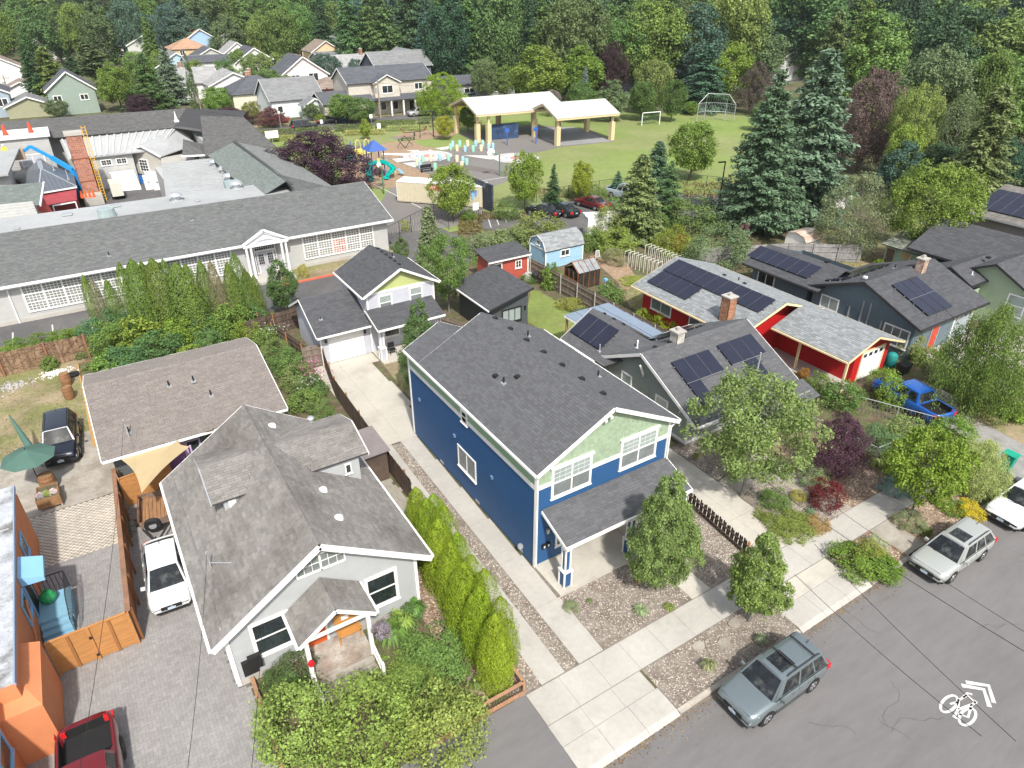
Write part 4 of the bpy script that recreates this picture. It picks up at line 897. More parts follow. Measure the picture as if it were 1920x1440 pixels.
fl=thing('patio_chair','black folding chair on the porch of the garage cottage','chair',(16.4,42.7,.08));FC=MB();FC.box(16.15,16.65,42.5,42.9,.45,.49);obj('seat',FC,BLACK,fl);obj('backrest',MB().box(16.15,16.65,42.9,42.94,.55,.95),BLACK,fl)
for x in(16.17,16.63):
 for y in(42.52,42.9):obj('leg',MB().bar((x,y,.08),(x,y,.47),.03,.03),BLACK,fl)
h=thing('dark_studio','small dark slate studio with sloping charcoal roof on the back lawn','garden studio',(24,41,0))
house_box(h,24.1,27.4,41.2,46.4,0,2.55,DKGREEN,.2);
for f,k in(('-y',41.2),('+y',46.4)):tri_wall(h,f,k,[(24.1,2.55),(27.4,2.55),(27.4,3.35)],DKGREEN,.2)
siding(h,(27.4,0,0),Y_,X_,[(41.2,2.55),(46.4,2.55),(46.4,3.35),(41.2,3.35)],DKGREEN,.2)
shingles(h,[(23.6,46.9,2.6),(23.6,40.7,2.6),(27.75,40.9,3.5),(27.75,46.9,3.5)],BLKSH,e=.17,w=.35)
mb=MB();mb.bar((23.55,40.7,2.52),(23.55,46.9,2.52),.1,.1);obj('gutter',mb,FACW,h);mb=MB();mb.bar((23.6,40.66,2.55),(27.75,40.86,3.44),.05,.16);obj('fascia',mb,DARKM,h)
window(h,'-y',41.2,25.0,26.8,.9,2.1,nx=3,frame=BLACK,glass=BLIND);fbox(h,'wall_light',BLACK,'-y',41.2,27.05,27.18,1.7,2.0,.02,.12)
h=thing('red_shed','long brick red shed with white framed windows beside the blue barn shed','shed',(31,50.4,0));RSH=paint('brick_red_siding',(.4,.085,.06))
house_box(h,29.2,33.4,50.3,52.4,0,2.35,RSH,.3);shingles(h,[(29,50.0,2.36),(33.6,50.0,2.36),(33.6,52.7,2.8),(29,52.7,2.8)],BLKSH,w=.4,e=.2)
mb=MB();mb.bar((29,49.97,2.28),(33.6,49.97,2.28),.05,.13);obj('fascia',mb,WHITE,h);corner_post(h,33.4,50.3,0,2.3);corner_post(h,29.2,50.3,0,2.3)
window(h,'-y',50.3,29.6,30.6,1.2,2.0);window(h,'-y',50.3,32.0,32.7,1.1,1.9,nx=2,grid=(1,2))
h=thing('barn_shed','light blue gambrel barn shed with grey shingle roof behind the board fence','shed',(36.8,51.4,0));LBS=paint('light_blue_siding',(.3,.48,.62))
X0,X1,Yc=35.9,40.3,52.3;hw=1.35
for f,k in(('-x',X0),('+x',X1)):tri_wall(h,f,k,[(Yc-hw,0),(Yc+hw,0),(Yc+hw,1.9),(Yc+1.0,2.65),(Yc,3.05),(Yc-1.0,2.65),(Yc-hw,1.9)],LBS,.3)
siding(h,(0,Yc-hw,0),X_,-Y_,[(X0,0),(X1,0),(X1,1.9),(X0,1.9)],LBS,.3)
for(ya,za,yb,zb)in((Yc-hw-.12,1.8,Yc-1.0,2.68),(Yc-1.0,2.68,Yc,3.1)):
 shingles(h,[(X0-.12,ya,za),(X1+.12,ya,za),(X1+.12,yb,zb),(X0-.12,yb,zb)],GREYSH,w=.4,e=.2);ya,yb=2*Yc-ya,2*Yc-yb
 shingles(h,[(X1+.12,ya,za),(X0-.12,ya,za),(X0-.12,yb,zb),(X1+.12,yb,zb)],GREYSH,w=.4,e=.2)
mb=MB();GP_=[(Yc-hw-.1,1.8),(Yc-1.0,2.62),(Yc,3.04),(Yc+1.0,2.62),(Yc+hw+.1,1.8)]
for a,b in zip(GP_[:-1],GP_[1:]):mb.bar((X0-.14,a[0],a[1]),(X0-.14,b[0],b[1]),.04,.1)
for y in(Yc-hw,Yc+hw):mb.bar((X0-.03,y,0),(X0-.03,y,1.8),.1,.1)
mb.bar((X0-.03,Yc-hw,1.85),(X0-.03,Yc+hw,1.85),.06,.1);mb.bar((X1,Yc-hw,0),(X1,Yc-hw,1.8),.1,.1);obj('trim',mb,WHITE,h)
window(h,'-x',X0,Yc-.35,Yc+.3,2.1,2.6,nx=2,fw=.06);window(h,'-y',Yc-hw,37.6,38.7,.95,1.65,nx=2)
h=thing('greenhouse','small rusty framed greenhouse with glazed roof and dark walls','greenhouse',(36.5,46,0));RUST=M('rusty_frame',(.25,.09,.04),var=.3);GG=M('greenhouse_glass',(.25,.27,.28),rough=.12,var=.3,spec=.8)
gx0,gx1,gy0,gy1=35.4,37.9,45.2,47.2;obj('wall',MB().box(gx0,gx1,gy0,gy1,0,1.6),M('dark_glass_wall',(.04,.035,.03),rough=.3,var=.4),h)
for i in range(4):
 for s_ in(-1,1):
  a,b=gx0+(gx1-gx0)*i/4+.03,gx0+(gx1-gx0)*(i+1)/4-.03;ym=(gy0+gy1)/2;ye=gy0-.1 if s_<0 else gy1+.1
  P=[(a,ye,1.62),(b,ye,1.62),(b,ym,2.35),(a,ym,2.35)];P=P if s_<0 else P[::-1];obj('roof_pane',MB().slab(P,.02),GG,h)
mb=MB();mb.bar((gx0,ym,2.36),(gx1,ym,2.36),.06,.06)
for x in np.linspace(gx0,gx1,5):
 mb.bar((x,gy0-.02,0),(x,gy0-.02,1.6),.05,.05);mb.bar((x,gy0-.1,1.63),(x,ym,2.37),.05,.05);mb.bar((x,gy1+.1,1.63),(x,ym,2.37),.05,.05)
for y in np.linspace(gy0,gy1,4):mb.bar((gx0-.02,y,0),(gx0-.02,y,1.6),.05,.05)
mb.bar((gx0,gy0-.02,1.6),(gx1,gy0-.02,1.6),.06,.06);mb.bar((gx0-.02,gy0,.8),(gx0-.02,gy1,.8),.05,.05);mb.bar((gx0-.02,gy0,1.6),(gx0-.02,ym,2.35),.05,.05);mb.bar((gx0-.02,gy1,1.6),(gx0-.02,ym,2.35),.05,.05);obj('frame',mb,RUST,h)
h=thing('solar_bungalow','grey green bungalow with charcoal roof carrying solar panels right of the blue house','house',(26.3,22.5,0));SOL=solar_mat()
g0,g1,GY0,GY1,RY,RZ,RS=26.3,34.6,22.5,30.6,26.5,4.75,.5
house_box(h,g0,g1,GY0,GY1,.3,2.75,GRNG,.12);tri_wall(h,'-x',g0,[(GY0,2.75),(GY1,2.75),(RY,4.6)],GRNG,.12);tri_wall(h,'+x',g1,[(GY0,2.75),(GY1,2.75),(RY,4.6)],GRNG,.12)
fbox(h,'skirt_board',WHITE,'-x',g0,GY0,GY1,.3,.5,.0,.04);fbox(h,'skirt_board',WHITE,'-y',GY0,g0,g1,.3,.5,.0,.04);obj('foundation',MB().box(g0+.1,g1,GY0+.1,GY1,0,.3),CRETE2,h)
gable(h,'x',RY,5.0,4.5,25.85,35.0,RZ,RS,CHARC,trimw=.2,e=.15)
gable(h,'y',28.05,2.65,3.4,30.2,34.0,4.3,.62,CHARC,trimw=.14,e=.15,ends=(0,1));shingles(h,[(25.4,30.2,2.66),(25.4,29.3,2.66),(28.05,26.9,4.3),(28.05,30.2,4.3)],CHARC,e=.15)
house_box(h,25.85,31.2,30.6,33.6,0,2.6,GRNG,.12)
house_box(h,30.6,34.6,20.6,22.48,.2,2.4,GRNG,.12);shingles(h,[(30.2,20.1,2.1),(35,20.1,2.1),(35,21.55,2.6),(30.2,21.55,2.6)],CHARC,e=.15,name='bay_roof')
window(h,'-x',g0,27.5,28.5,1.4,2.5,nz=1,glass=BLIND);window(h,'-x',g0,24.2,25.3,1.3,2.4,glass=BLIND);window(h,'-y',GY0,27.6,28.9,1.0,2.2,glass=GLASS,nz=2);corner_post(h,g0,GY0,.5,2.3)
for y,z0,z1 in((29.6,.6,2.6),(26.4,.6,3.3),(25.9,.6,2.4)):fbox(h,'downpipe',GRNG,'-x',g0,y,y+.08,z0,z1,.02,.09)
mb=MB()
for y in(22.9,26.5,30.0):mb.bar((g0-.02,y,3.0 if y==26.5 else 2.35),(g0-.42,y,3.9 if y==26.5 else 2.5),.09,.12)
obj('roof_bracket',mb,WHITE,h)
ns=roof_frame('x','L')(RS);zf=lambda y:RZ-RS*(RY-y)
def sgrid(x,y,cells,fr=None,zf_=None,wd=1.0,hh=1.65):u,v,n=fr or ns;solar(h,Vector((x,y,(zf_ or zf)(y))),u,v,n,cells,SOL,wd,hh)
sgrid(27.2,22.35,[(0,0),(0,1),(1,1),(2,1)]);sgrid(31.1,22.5,[(1,0),(0,1),(1,1),(2,1)][0:4],hh=1.6)
u,v,n=roof_frame('y','L')(.62);solar(h,Vector((26.05,30.5,4.3-.62*2.0)),u,v,n,[(0,0),(1,0),(2,0)],SOL,1.05,1.85)
u,v,n=roof_frame('x','R')(RS);solar(h,Vector((29.6,30.2,RZ-RS*3.7)),u,v,n,[(0,0),(1,0),(2,0),(3,0)],SOL,1.0,1.7)
cm=bricks(h,28.55,29.2,26.3,26.95,4.3,5.35,mat=M('white_brick',(.5,.47,.43),isl=.2,var=.2));pipe(h,(27.3,28.4,3.85),.55,.05,FACW);pipe(h,(26.0,30.5,3.05),.5,.05,GREYM)
for x in(27.2,28.4,29.6):vent_cap(h,(x,26.75,4.65),None,BLACK,.2)
for y in(31.0,32.0,33.0):vent_cap(h,(28.3,y,4.17),None,BLACK,.2)
h=thing('patio_cover','blue grey flat patio cover on timber posts behind the solar bungalow','patio cover',(28,37,0));PC=M('patio_panel',(.2,.25,.32),rough=.3,var=.1);TIM=M('timber_post',(.38,.24,.12),var=.2)
for i in range(4):
 for j in range(3):a,b=27.9+i*1.05,30.9+j*2.05;obj('cover_panel',MB().slab([(a,b,2.62),(a+1.0,b,2.62),(a+1.0,b+2.0,2.66),(a,b+2.0,2.66)],.03),PC,h)
for x,y in((28.0,36.8),(31.9,36.8)):obj('post',MB().box(x-.07,x+.07,y-.07,y+.07,0,2.55),TIM,h)
mb=MB();mb.bar((27.85,36.85,2.52),(32.1,36.85,2.52),.06,.14);mb.bar((27.87,30.9,2.52),(27.87,37,2.52),.05,.12);obj('rim',mb,FACW,h)
h=thing('red_ranch_house','bright red ranch house with grey shingle roof, long solar array and white garage door','house',(36,22,0))
RX,RZ2,RS2=40.2,4.35,.33
house_box(h,36.5,43.9,28.2,37.9,0,2.85,REDS,.2);tri_wall(h,'-y',28.2,[(36.5,2.85),(43.9,2.85),(RX,4.2)],REDS,.2);tri_wall(h,'+y',37.9,[(36.5,2.85),(43.9,2.85),(RX,4.2)],REDS,.2)
gable(h,'y',RX,4.6,4.6,27.3,38.4,RZ2,RS2,GREYSH,trim=CREAM,trimw=.16,w=.32,e=.16)
house_box(h,41.3,45.2,22.0,28.18,0,2.5,REDS,.2);gable(h,'y',42.1,2.95,3.4,21.2,27.35,3.75,.36,GREYSH,trim=CREAM,trimw=.14,w=.32,e=.16,ends=(1,0));tri_wall(h,'-y',22.0,[(41.3,2.5),(45.2,2.5),(45.2,2.55),(42.1,3.65),(41.3,3.4)],REDS,.2)
garage_door(h,'-y',22.0,42.1,44.5,.03,2.15,FACW,trim=CREAM,lites=4)
for y in(25.3,21.6):obj('porch_post',MB().box(39.75,39.9,y-.07,y+.07,0,2.8),CREAM,h)
obj('porch_floor',MB().box(39.4,41.3,21.6,28.2,-.05,.1),CONC,h)
window(h,'-x',36.5,34.6,36.9,1.2,2.45,nx=2,glass=SCREEN);window(h,'-x',36.5,30.5,32.7,1.2,2.45,nx=2,glass=SCREEN)
u,v,n=roof_frame('y','L')(RS2);O=Vector((36.6,29.4,RZ2-RS2*3.6))
solar(h,Vector((38.25,28.0,RZ2-RS2*1.95)),u,v,n,[(i,0)for i in range(9)],SOL,1.04,1.75);solar(h,Vector((36.5,33.3,RZ2-RS2*3.7)),u,v,n,[(i,0)for i in range(4)],SOL,1.04,1.75)
bricks(h,36.2,36.95,29.0,29.75,2.9,4.9);pipe(h,(41,32.4,4.1),.3);vent_cap(h,(40.6,33.5,4.25),None,BLACK);vent_cap(h,(40.6,31.5,4.25),None,BLACK)
h=thing('slate_house','slate blue sided house with charcoal roof, solar panels and brick chimney behind the red house','house',(48,22,0))
house_box(h,48.0,54.5,31.0,36.6,0,2.75,SLATE,.16);gable(h,'y',50.2,3.1,4.2,29.5,37.1,3.95,.36,BLKSH,trim=DARKM,trimw=.15,e=.18,w=.36,ends=(0,1));tri_wall(h,'+y',36.6,[(48,2.75),(54,2.75),(50.2,3.85)],SLATE)
house_box(h,47.9,56.0,21.9,30.4,0,2.75,SLATE,.16);gable(h,'x',26.2,4.9,4.9,47.4,56.6,4.75,.4,BLKSH,trim=DARKM,trimw=.16,e=.18,w=.36);tri_wall(h,'-x',47.9,[(21.9,2.75),(30.4,2.75),(26.2,4.55)],SLATE,.16)
obj('wall',MB().box(48.2,52.9,21.6,22.6,2.75,2.76),SLATE,h)
GDG=paint('grey_garage_door',(.3,.34,.37));garage_door(h,'-y',21.9,53.4,55.8,.05,2.2,GDG,lites=4);door(h,'-y',21.9,50.4,51.3,.1,2.1,paint('red_door',(.5,.06,.03)),GDG)
window(h,'-x',48.0,34.2,36.0,1.3,2.4,nx=2);window(h,'-x',47.9,28.0,29.6,1.4,2.5,nx=2,glass=BLIND);window(h,'-x',47.9,22.1,24.1,.7,2.2,nx=3,glass=SCREEN)
for y,z1 in((27.0,2.4),(26.0,3.2),(25.4,3.2),(24.3,2.2)):fbox(h,'vent_duct',GREYM,'-x',47.9,y,y+.09,.5,z1,.02,.11)
for y in(25.7,24.9):fbox(h,'meter',FACW,'-x',47.9,y,y+.3,1.1,1.45,.02,.16)
u,v,n=roof_frame('x','L')(.4);solar(h,Vector((49.3,22.0,4.75-.4*4.2)),u,v,n,[(i,j)for i in range(3)for j in range(2)],SOL,1.02,1.7)
u,v,n=roof_frame('x','R')(.4);solar(h,Vector((48.4,29.9,4.75-.4*3.7)),u,v,n,[(i,0)for i in range(6)],SOL,1.0,1.7)
u,v,n=roof_frame('y','L')(.36);solar(h,Vector((47.9,31.2,3.95-.36*2.3)),u,v,n,[(i,0)for i in range(6)],SOL,1.0,1.75)
bricks(h,53.3,54.0,25.3,25.9,4.3,5.5,mat=M('tan_brick',(.42,.3,.24),isl=.3,var=.2));pipe(h,(52.8,27.1,4.4));vent_cap(h,(51.3,32,3.7),None,BLACK,.3);vent_cap(h,(48.6,26.9,4.6),None,FACW,.25)
h=thing('green_gabled_house','soft green house with several charcoal gables at the right edge','house',(59,24,0))
house_box(h,59.3,70,18.5,27.6,0,2.7,GREENS,.2);gable(h,'x',22.6,4.3,3.4,58.8,71,5.0,.5,BLKSH,trim=DARKM,trimw=.15,e=.2,w=.4);tri_wall(h,'-x',59.3,[(18.5,2.7),(26.2,2.7),(26.2,3.1),(22.6,4.85),(18.5,2.85)],GREENS,.2)
gable(h,'x',24.9,1.9,3.9,56.9,63,4.4,.5,BLKSH,trim=DARKM,trimw=.14,e=.2,w=.4);house_box(h,57.3,59.3,23.3,27.6,0,2.7,GREENS,.2);tri_wall(h,'-x',57.3,[(23.3,2.7),(27.6,2.7),(27.6,2.85),(24.9,4.25),(23.3,3.5)],GREENS,.2)
gable(h,'y',66,4.5,4.5,18,31,5.4,.45,BLKSH,trim=DARKM,e=.2,w=.4)
window(h,'-x',59.3,19.8,21.2,1.3,3.0,nz=2,frame=FACW,glass=BLIND);pipe(h,(58.2,23.8,3.85),.25,mat=FACW);vent_cap(h,(61,24.2,4.6),None,BLACK,.3)
h=thing('taupe_house','large taupe two storey house with solar panels at the upper right edge','house',(73,28,0));
house_box(h,73.2,83.8,14,31.5,0,4.5,TAUPES,.3);gable(h,'y',78.5,5.9,5.9,13.6,32.0,6.45,.33,WEATH,trim=GREYM,trimw=.16,e=.24,w=.5)
tri_wall(h,'+y',31.5,[(73.2,4.5),(83.8,4.5),(78.5,6.2)],TAUPES,.3)
u,v,n=roof_frame('y','L')(.33);solar(h,Vector((73.6,23.2,6.45-.33*4.9)),u,v,n,[(i,j)for i in range(8)for j in range(2)if i>2 or j],SOL,1.05,1.9)
h=thing('mossy_shed','sage green shed with mossy grey roof beneath the big yellow green tree','shed',(64,29,0));MOSS=shm('mossy_shingle',(.19,.21,.17),isl=.2,second=(.3,.31,.27),sthr=.5,sscale=.8)
house_box(h,63.9,68,29.4,34.0,0,2.4,GREENS,.2);shingles(h,[(63.3,34.4,2.4),(63.3,29.0,2.4),(67.2,29.0,3.2),(67.2,34.4,3.2)],MOSS,w=.4,e=.2);
dm=MB();dm.add([(63.86,32.6,1.75),(63.86,32.1,2.2),(63.86,31.6,1.75),(63.86,32.1,1.3)],[(0,1,2,3)]);obj('diamond_panel',dm,M('wood_diamond',(.5,.33,.15)),h);door(h,'-x',63.9,33.2,34.0,.05,2.0,M('brown_door',(.14,.09,.06)),GREENS)
h=thing('rusty_shed','small white barn shed with rusty metal roof on the side lawn','shed',(62,43,0));RR=M('rust_roof',(.45,.3,.2),rough=.7,second=(.5,.46,.42),sthr=.5,sscale=.8,streak=(1,4,4),var=.15)
obj('wall',MB().box(60.2,62.8,40.3,42.7,0,1.4),WHITE,h);rs=MB();pr=[(40.15,1.35),(40.5,1.85),(41.5,2.1),(42.5,1.85),(42.85,1.35)]
for a,b in zip(pr[:-1],pr[1:]):rs.slab([(60.05,a[0],a[1]),(62.95,a[0],a[1]),(62.95,b[0],b[1]),(60.05,b[0],b[1])],.04)
obj('roof',rs,RR,h);tri_wall(h,'-x',60.2,[(40.3,1.4),(42.7,1.4),(42.4,1.85),(41.5,2.05),(40.6,1.85)],WHITE,.3)
PW=paint('pale_school_siding',(.42,.42,.41));SWH=paint('school_trim',(.74,.75,.77));MEMB=M('school_membrane',(.36,.37,.375),rough=.7,var=.08,scale=.15,second=(.3,.31,.315),sthr=.55,sscale=.1)
SW=.36;SE=.2
def ssh(parent,pts,name='roof',mat=SCHOOLSH):return shingles(parent,pts,mat,w=SW,e=SE,name=name)
h=thing('school_front_wing','long pale grey school wing with gridded window banks and columned entrance','school building',(5,64,0))
SY=63.95;siding(h,(0,SY,0),X_,-Y_,[(-24,.3),(25.3,.3),(25.3,3.2),(-24,3.2)],PW,.2);fbox(h,'foundation',CONC,'-y',SY,-24,25.3,-.1,.3,-.1,.03)
siding(h,(25.3,0,0),Y_,X_,[(SY,.1),(74.5,.1),(74.5,3.2),(70.3,5.2),(SY,3.2)],PW,.2)
ssh(h,[(-24,63.35,3.42),(25.75,63.35,3.42),(25.75,70.4,5.65),(-24,70.4,5.65)]);ssh(h,[(25.75,75,4.3),(19.5,75,4.3),(19.5,70.4,5.65),(25.75,70.4,5.65)])
mb=MB();mb.bar((-24,63.3,3.3),(11.2,63.3,3.3),.16,.2);mb.bar((14.9,63.3,3.3),(25.8,63.3,3.3),.16,.2);mb.bar((25.78,63.35,3.3),(25.78,70.4,5.53),.05,.2);obj('eave_trim',mb,SWH,h)
mb=MB();mb.box(-24,25.2,63.5,SY,3.02,3.1);obj('soffit',mb,SWH,h)
def bank(x0,n,art=()):
 W_=1.42*n+.1;fm=MB();f=lambda a,b,c,d,e=.01,g=.06:fbox(None,'',None,'-y',SY,a,b,c,d,e,g,fm)
 z0,z1=.72,3.0
 for a in(x0,x0+W_-.12):f(a,a+.12,z0,z1)
 f(x0,x0+W_,z0,z0+.12,.01,.1);f(x0,x0+W_,z1-.1,z1)
 cw=(W_-.24-(n-1)*.14)/n;hh=(z1-z0-.22-.16)/3
 for i in range(1,n):a=x0+.12+i*cw+(i-1)*.14;f(a,a+.14,z0,z1)
 for j in(1,2):f(x0+.12,x0+W_-.12,z0+.12+j*hh+(j-1)*.08,z0+.12+j*hh+j*.08,.01,.05)
 for i in range(n):
  for j in range(3):
   a=x0+.12+i*(cw+.14);c=z0+.12+j*(hh+.08)
   for q in range(1,5):f(a+cw*q/5-.018,a+cw*q/5+.018,c,c+hh,.02,.035)
   for q in range(1,3):f(a,a+cw,c+hh*q/3-.018,c+hh*q/3+.018,.02,.033)
 w_=obj('window',fm,FACW,h)
 for i in range(n):
  for j in range(3):
   a=x0+.12+i*(cw+.14);c=z0+.12+j*(hh+.08);fbox(w_,'pane',M('art_pane',(.4,.2,.17),rough=.3,var=.8,scale=3)if(i,j)in art else SCHG,'-y',SY,a,a+cw,c,c+hh,.012,.02)
SCHG=M('school_glass',(.22,.23,.22),rough=.15,var=.25,scale=.8,spec=.8)
bank(-6.2,5);bank(2.9,5);bank(16.6,5,((2,1),(2,0)));bank(-15.6,5)
for x in(-7.1,):fbox(h,'downpipe',SWH,'-y',SY,x,x+.1,.0,3.2,.02,.12)
pipe(h,(.6,64.9,3.95),.35);pipe(h,(8,68.2,4.95),.1)
mb=MB();e0,e1,ym=11.1,14.95,13.0
ssh(h,[(e0-.1,66.8,3.55),(e0-.1,62.8,3.55),(ym,62.8,4.65),(ym,66.8,4.65)],'portico_roof');ssh(h,[(e1+.1,62.8,3.55),(e1+.1,66.8,3.55),(ym,66.8,4.65),(ym,62.8,4.65)],'portico_roof')
p=MB()
for s_,t in((e0-.1,ym),(e1+.1,ym)):p.bar((s_,62.78,3.5),(t,62.78,4.6),.1,.22);p.bar((s_*.86+ym*.14,62.85,3.5),(ym,62.85,4.35),.06,.1)
p.box(e0-.1,e1+.1,62.75,62.95,3.2,3.42);p.add([(e0+.3,62.95,3.42),(e1-.3,62.95,3.42),(ym,62.95,4.4)],[(0,1,2)]);obj('pediment',p,SWH,h)
ar=MB()
for i in range(12):
 a0,a1=math.pi*i/12,math.pi*(i+1)/12;ar.bar((ym+math.cos(a0)*1.0,62.72,3.45+math.sin(a0)*.45),(ym+math.cos(a1)*1.0,62.72,3.45+math.sin(a1)*.45),.06,.1)
obj('arch_trim',ar,SWH,h)
for x in(e0+.15,e0+.55,e1-.55,e1-.15):obj('column',MB().cyl((x,62.9,.2),(x,62.9,3.2),.13,.11,12),SWH,h)
fbox(h,'entry_wall',paint('entry_lilac_grey',(.3,.28,.3)),'-y',SY,e0+.7,e1-.7,.2,3.15,.02,.08)
window(h,'-y',SY-.08,e0+.95,e1-.95,2.4,3.0,nx=1,grid=(9,2),fw=.08);
for a in(ym-.82,ym+.02):d_=fbox(h,'door',paint('grey_door',(.42,.42,.45)),'-y',SY-.08,a,a+.8,.2,2.3,.01,.06);window(h,'-y',SY-.14,a+.12,a+.68,1.1,2.15,fw=.04,grid=(3,4),frame=MATS['grey_door'],sill=False)
for a in(e0+.95,e1-1.25):window(h,'-y',SY-.08,a,a+.3,.3,2.3,fw=.05,grid=(2,6))
obj('entry_step',MB().box(e0,e1,61.6,63.9,-.05,.2),CONC,h)
h=thing('school_flat_range','flat pale membrane roofed range with roof ventilators directly behind the front school wing','school building',(5,75,0))
obj('wall',MB().box(-24,19.2,70.5,76.4,0,5.1),PW,h);obj('roof',MB().box(-24,19.3,70.45,76.6,5.1,5.3),MEMB,h);obj('wall',MB().box(8.6,16.4,76.6,97,0,4.0),PW,h)
rr=obj('roof',MB().prism([(7.0,76.6),(16.6,76.6),(16.6,98),(9.6,98)],3.9,4.15),MEMB,h)
for i in range(22):obj('roof_rib',MB().box(9.4-.1*max(0,7-i*.9)-.1,16.5,77.2+i*.95,77.32+i*.95,4.15,4.24),M('rib_grey',(.33,.34,.35)),rr)
def rvent(par,x,y,z,s=.5):
 v=MB();v.cyl((x,y,z),(x,y,z+s*.6),s*.5,s*.5,12);v.cyl((x,y,z+s*.6),(x,y,z+s*.9),s*.85,s*.55,12);v.box(x-s*.6,x+s*.6,y-s*.6,y+s*.6,z-.05,z+.12);return obj('roof_ventilator',v,GREYM,par)
for x,y in((14.8,79.2),(14.9,84.6),(15.2,88.6),(15.0,93),(13.9,76.0),(7.8,74.5)):rvent(h,x,y,4.2 if y>76.6 else 5.3,.85)
dm=MB();dm.cyl((1.5,72.0,5.3),(1.5,72.0,6.1),.75,.7,14);obj('roof_ventilator',dm,M('green_grey_metal',(.3,.37,.38),rough=.5),h);dm=MB();dm.box(13.6,15.6,80.4,81.3,4.15,5.0);obj('air_handler',dm,MATS['green_grey_metal'],h)
for x,y in((-5.6,72.2),(-1.6,74.6),(2.5,75.3),(9.5,73)):vent_cap(h,(x,y,5.4),None,GREYM,.8 if y>74 else .5)
h=thing('school_east_wing','long school wing with dark grey hipped roof running back beside the purple leaved tree','school building',(19,85,0))
obj('wall',MB().box(15.4,23.6,75,103,0,4.1),PW,h);REL=shm('school_shingle_sunlit',(.2,.21,.205),isl=.16);RDK=shm('school_shingle_dark',(.12,.12,.118),isl=.16);RGN=shm('school_shingle_green',(.17,.195,.185),isl=.15)  # REL: paler copy of the shingle, sunlight on the east slope put into colour
ssh(h,[(24.2,75,4.0),(24.2,99,4.0),(18.2,95,6.4),(18.2,75,6.4)],mat=REL);ssh(h,[(14.9,96,4.9),(14.9,72,4.9),(18.2,72,6.4),(18.2,95,6.4)],mat=RGN);ssh(h,[(18.2,70.4,5.65),(24.2,75,4.0),(18.2,75,6.4)][0:3])
cp=MB();cp.bar((18.2,70.5,6.3),(18.2,95,6.45),.35,.12);obj('ridge_cap',cp,M('dark_ridge',(.06,.062,.065)),h)
obj('wall',MB().box(15.8,23,103,120,0,5.4),PW,h);ssh(h,[(14.8,97.5,4.6),(24.6,100,4.2),(22.6,108,7.2),(16.8,108,7.2)],mat=RDK);ssh(h,[(24.6,100,4.2),(25.4,119,4.2),(22.6,108,7.2)],mat=RDK)
ssh(h,[(12.4,99.5,4.6),(15.2,98.4,4.6),(13.4,103,5.9)],mat=RDK);ssh(h,[(15.2,98.4,4.6),(15.9,104,4.8),(13.4,103,5.9)],mat=RDK)
mb=MB();mb.bar((12.2,99.3,4.5),(15.3,98.2,4.5),.12,.2);obj('gutter',mb,SWH,h)
h=thing('school_north_range','far school range with long dark shingle roof strip and pale standing seam roof in front','school building',(3,113,0))
ssh(h,[(-24,111.4,6.35),(13.4,109.6,6.35),(16.4,115.5,7.9),(-24,117.5,7.9)],mat=RDK);ssh(h,[(13.4,109.6,6.35),(17.0,104,6.2),(22.4,108.5,7.2),(16.4,115.5,7.9)],mat=RDK);ssh(h,[(16.4,115.5,7.9),(22.6,108,7.2),(25.5,119,6.3)],mat=SCHOOLSH)
rr=obj('roof',MB().slab([(-.2,106.5,4.2),(10.5,106,4.4),(13.6,109.6,6.2),(-.5,111.2,6.3)],.15),MEMB,h)
for i in range(16):a=i/15;obj('roof_rib',MB().bar((.2+10.2*a,106.3,4.3+.15*a),(-.2+13.4*a,110.9-1.3*a,6.32-.08*a),.22,.07),M('rib_light',(.42,.42,.42)),rr)
siding(h,(0,106.7,0),X_,-Y_,[(2.4,0),(7.2,0),(7.2,4.3),(2.4,4.2)],PW,.25);obj('wall',MB().box(-24,16,112,122,0,6.3),PW,h)
for a in(3.3,5.1):window(h,'-y',106.7,a,a+1.3,2.9,3.7,nx=2,grid=(2,2))
mb=MB();mb.cyl((14.2,111.5,6.9),(14.2,111.5,8.2),.22,.03,8);mb.box(13.9,14.5,111.2,111.8,6.6,7.0);obj('finial',mb,FACW,h)
h=thing('school_courtyard_block','beige gabled block with a six pane window facing the asphalt courtyard','school building',(9,105,0));BG=paint('beige_school_siding',(.42,.4,.36))
siding(h,(0,0,0),Vector((.75,-.66,0)).normalized(),Vector((-.66,-.75,0)).normalized(),[(0,0),(.01,0),(.01,.01)],BG)
A=Vector((6.0,109.2,0));B_=Vector((10.3,104.4,0));U=(B_-A).normalized();NN=Vector((U.y,-U.x,0));
if NN.y>0:NN=-NN
L_=(B_-A).length;siding(h,A,U,NN,[(0,0),(L_,0),(L_,3.9),(L_*.62,5.0),(0,4.0)],BG,.2)
bk=-NN;mb=MB();P0=[A+U*L_*.62+Z_*5.05,B_+Z_*3.9,A+Z_*4.0];D=Vector((5.4,4.2,0))
obj('roof',MB().slab([A-U*.3+NN*.3+Z_*3.95,A+U*L_*.62+NN*.3+Z_*5.1,A+U*L_*.62+D+Z_*6.3,A-U*.3+D*.62+Z_*4.9],.12).slab([A+U*L_*.62+NN*.3+Z_*5.1,B_+U*.3+NN*.3+Z_*3.85,B_+U*.3+D*.95+Z_*4.2,A+U*L_*.62+D+Z_*6.3],.12),MEMB,h)
q=A+U*L_*.42;fw_=MB();fw_.frame(q,U,NN,Z_,0,1.5,.02,.07,1.6,3.3);w_=obj('window',fw_,FACW,h)
for i in range(3):
 for j in range(4):m_=MB();m_.frame(q,U,NN,Z_,.14+i*.42,.14+i*.42+.36,.072,.08,1.72+j*.37,1.72+j*.37+.31);obj('pane',m_,GLASS,w_)
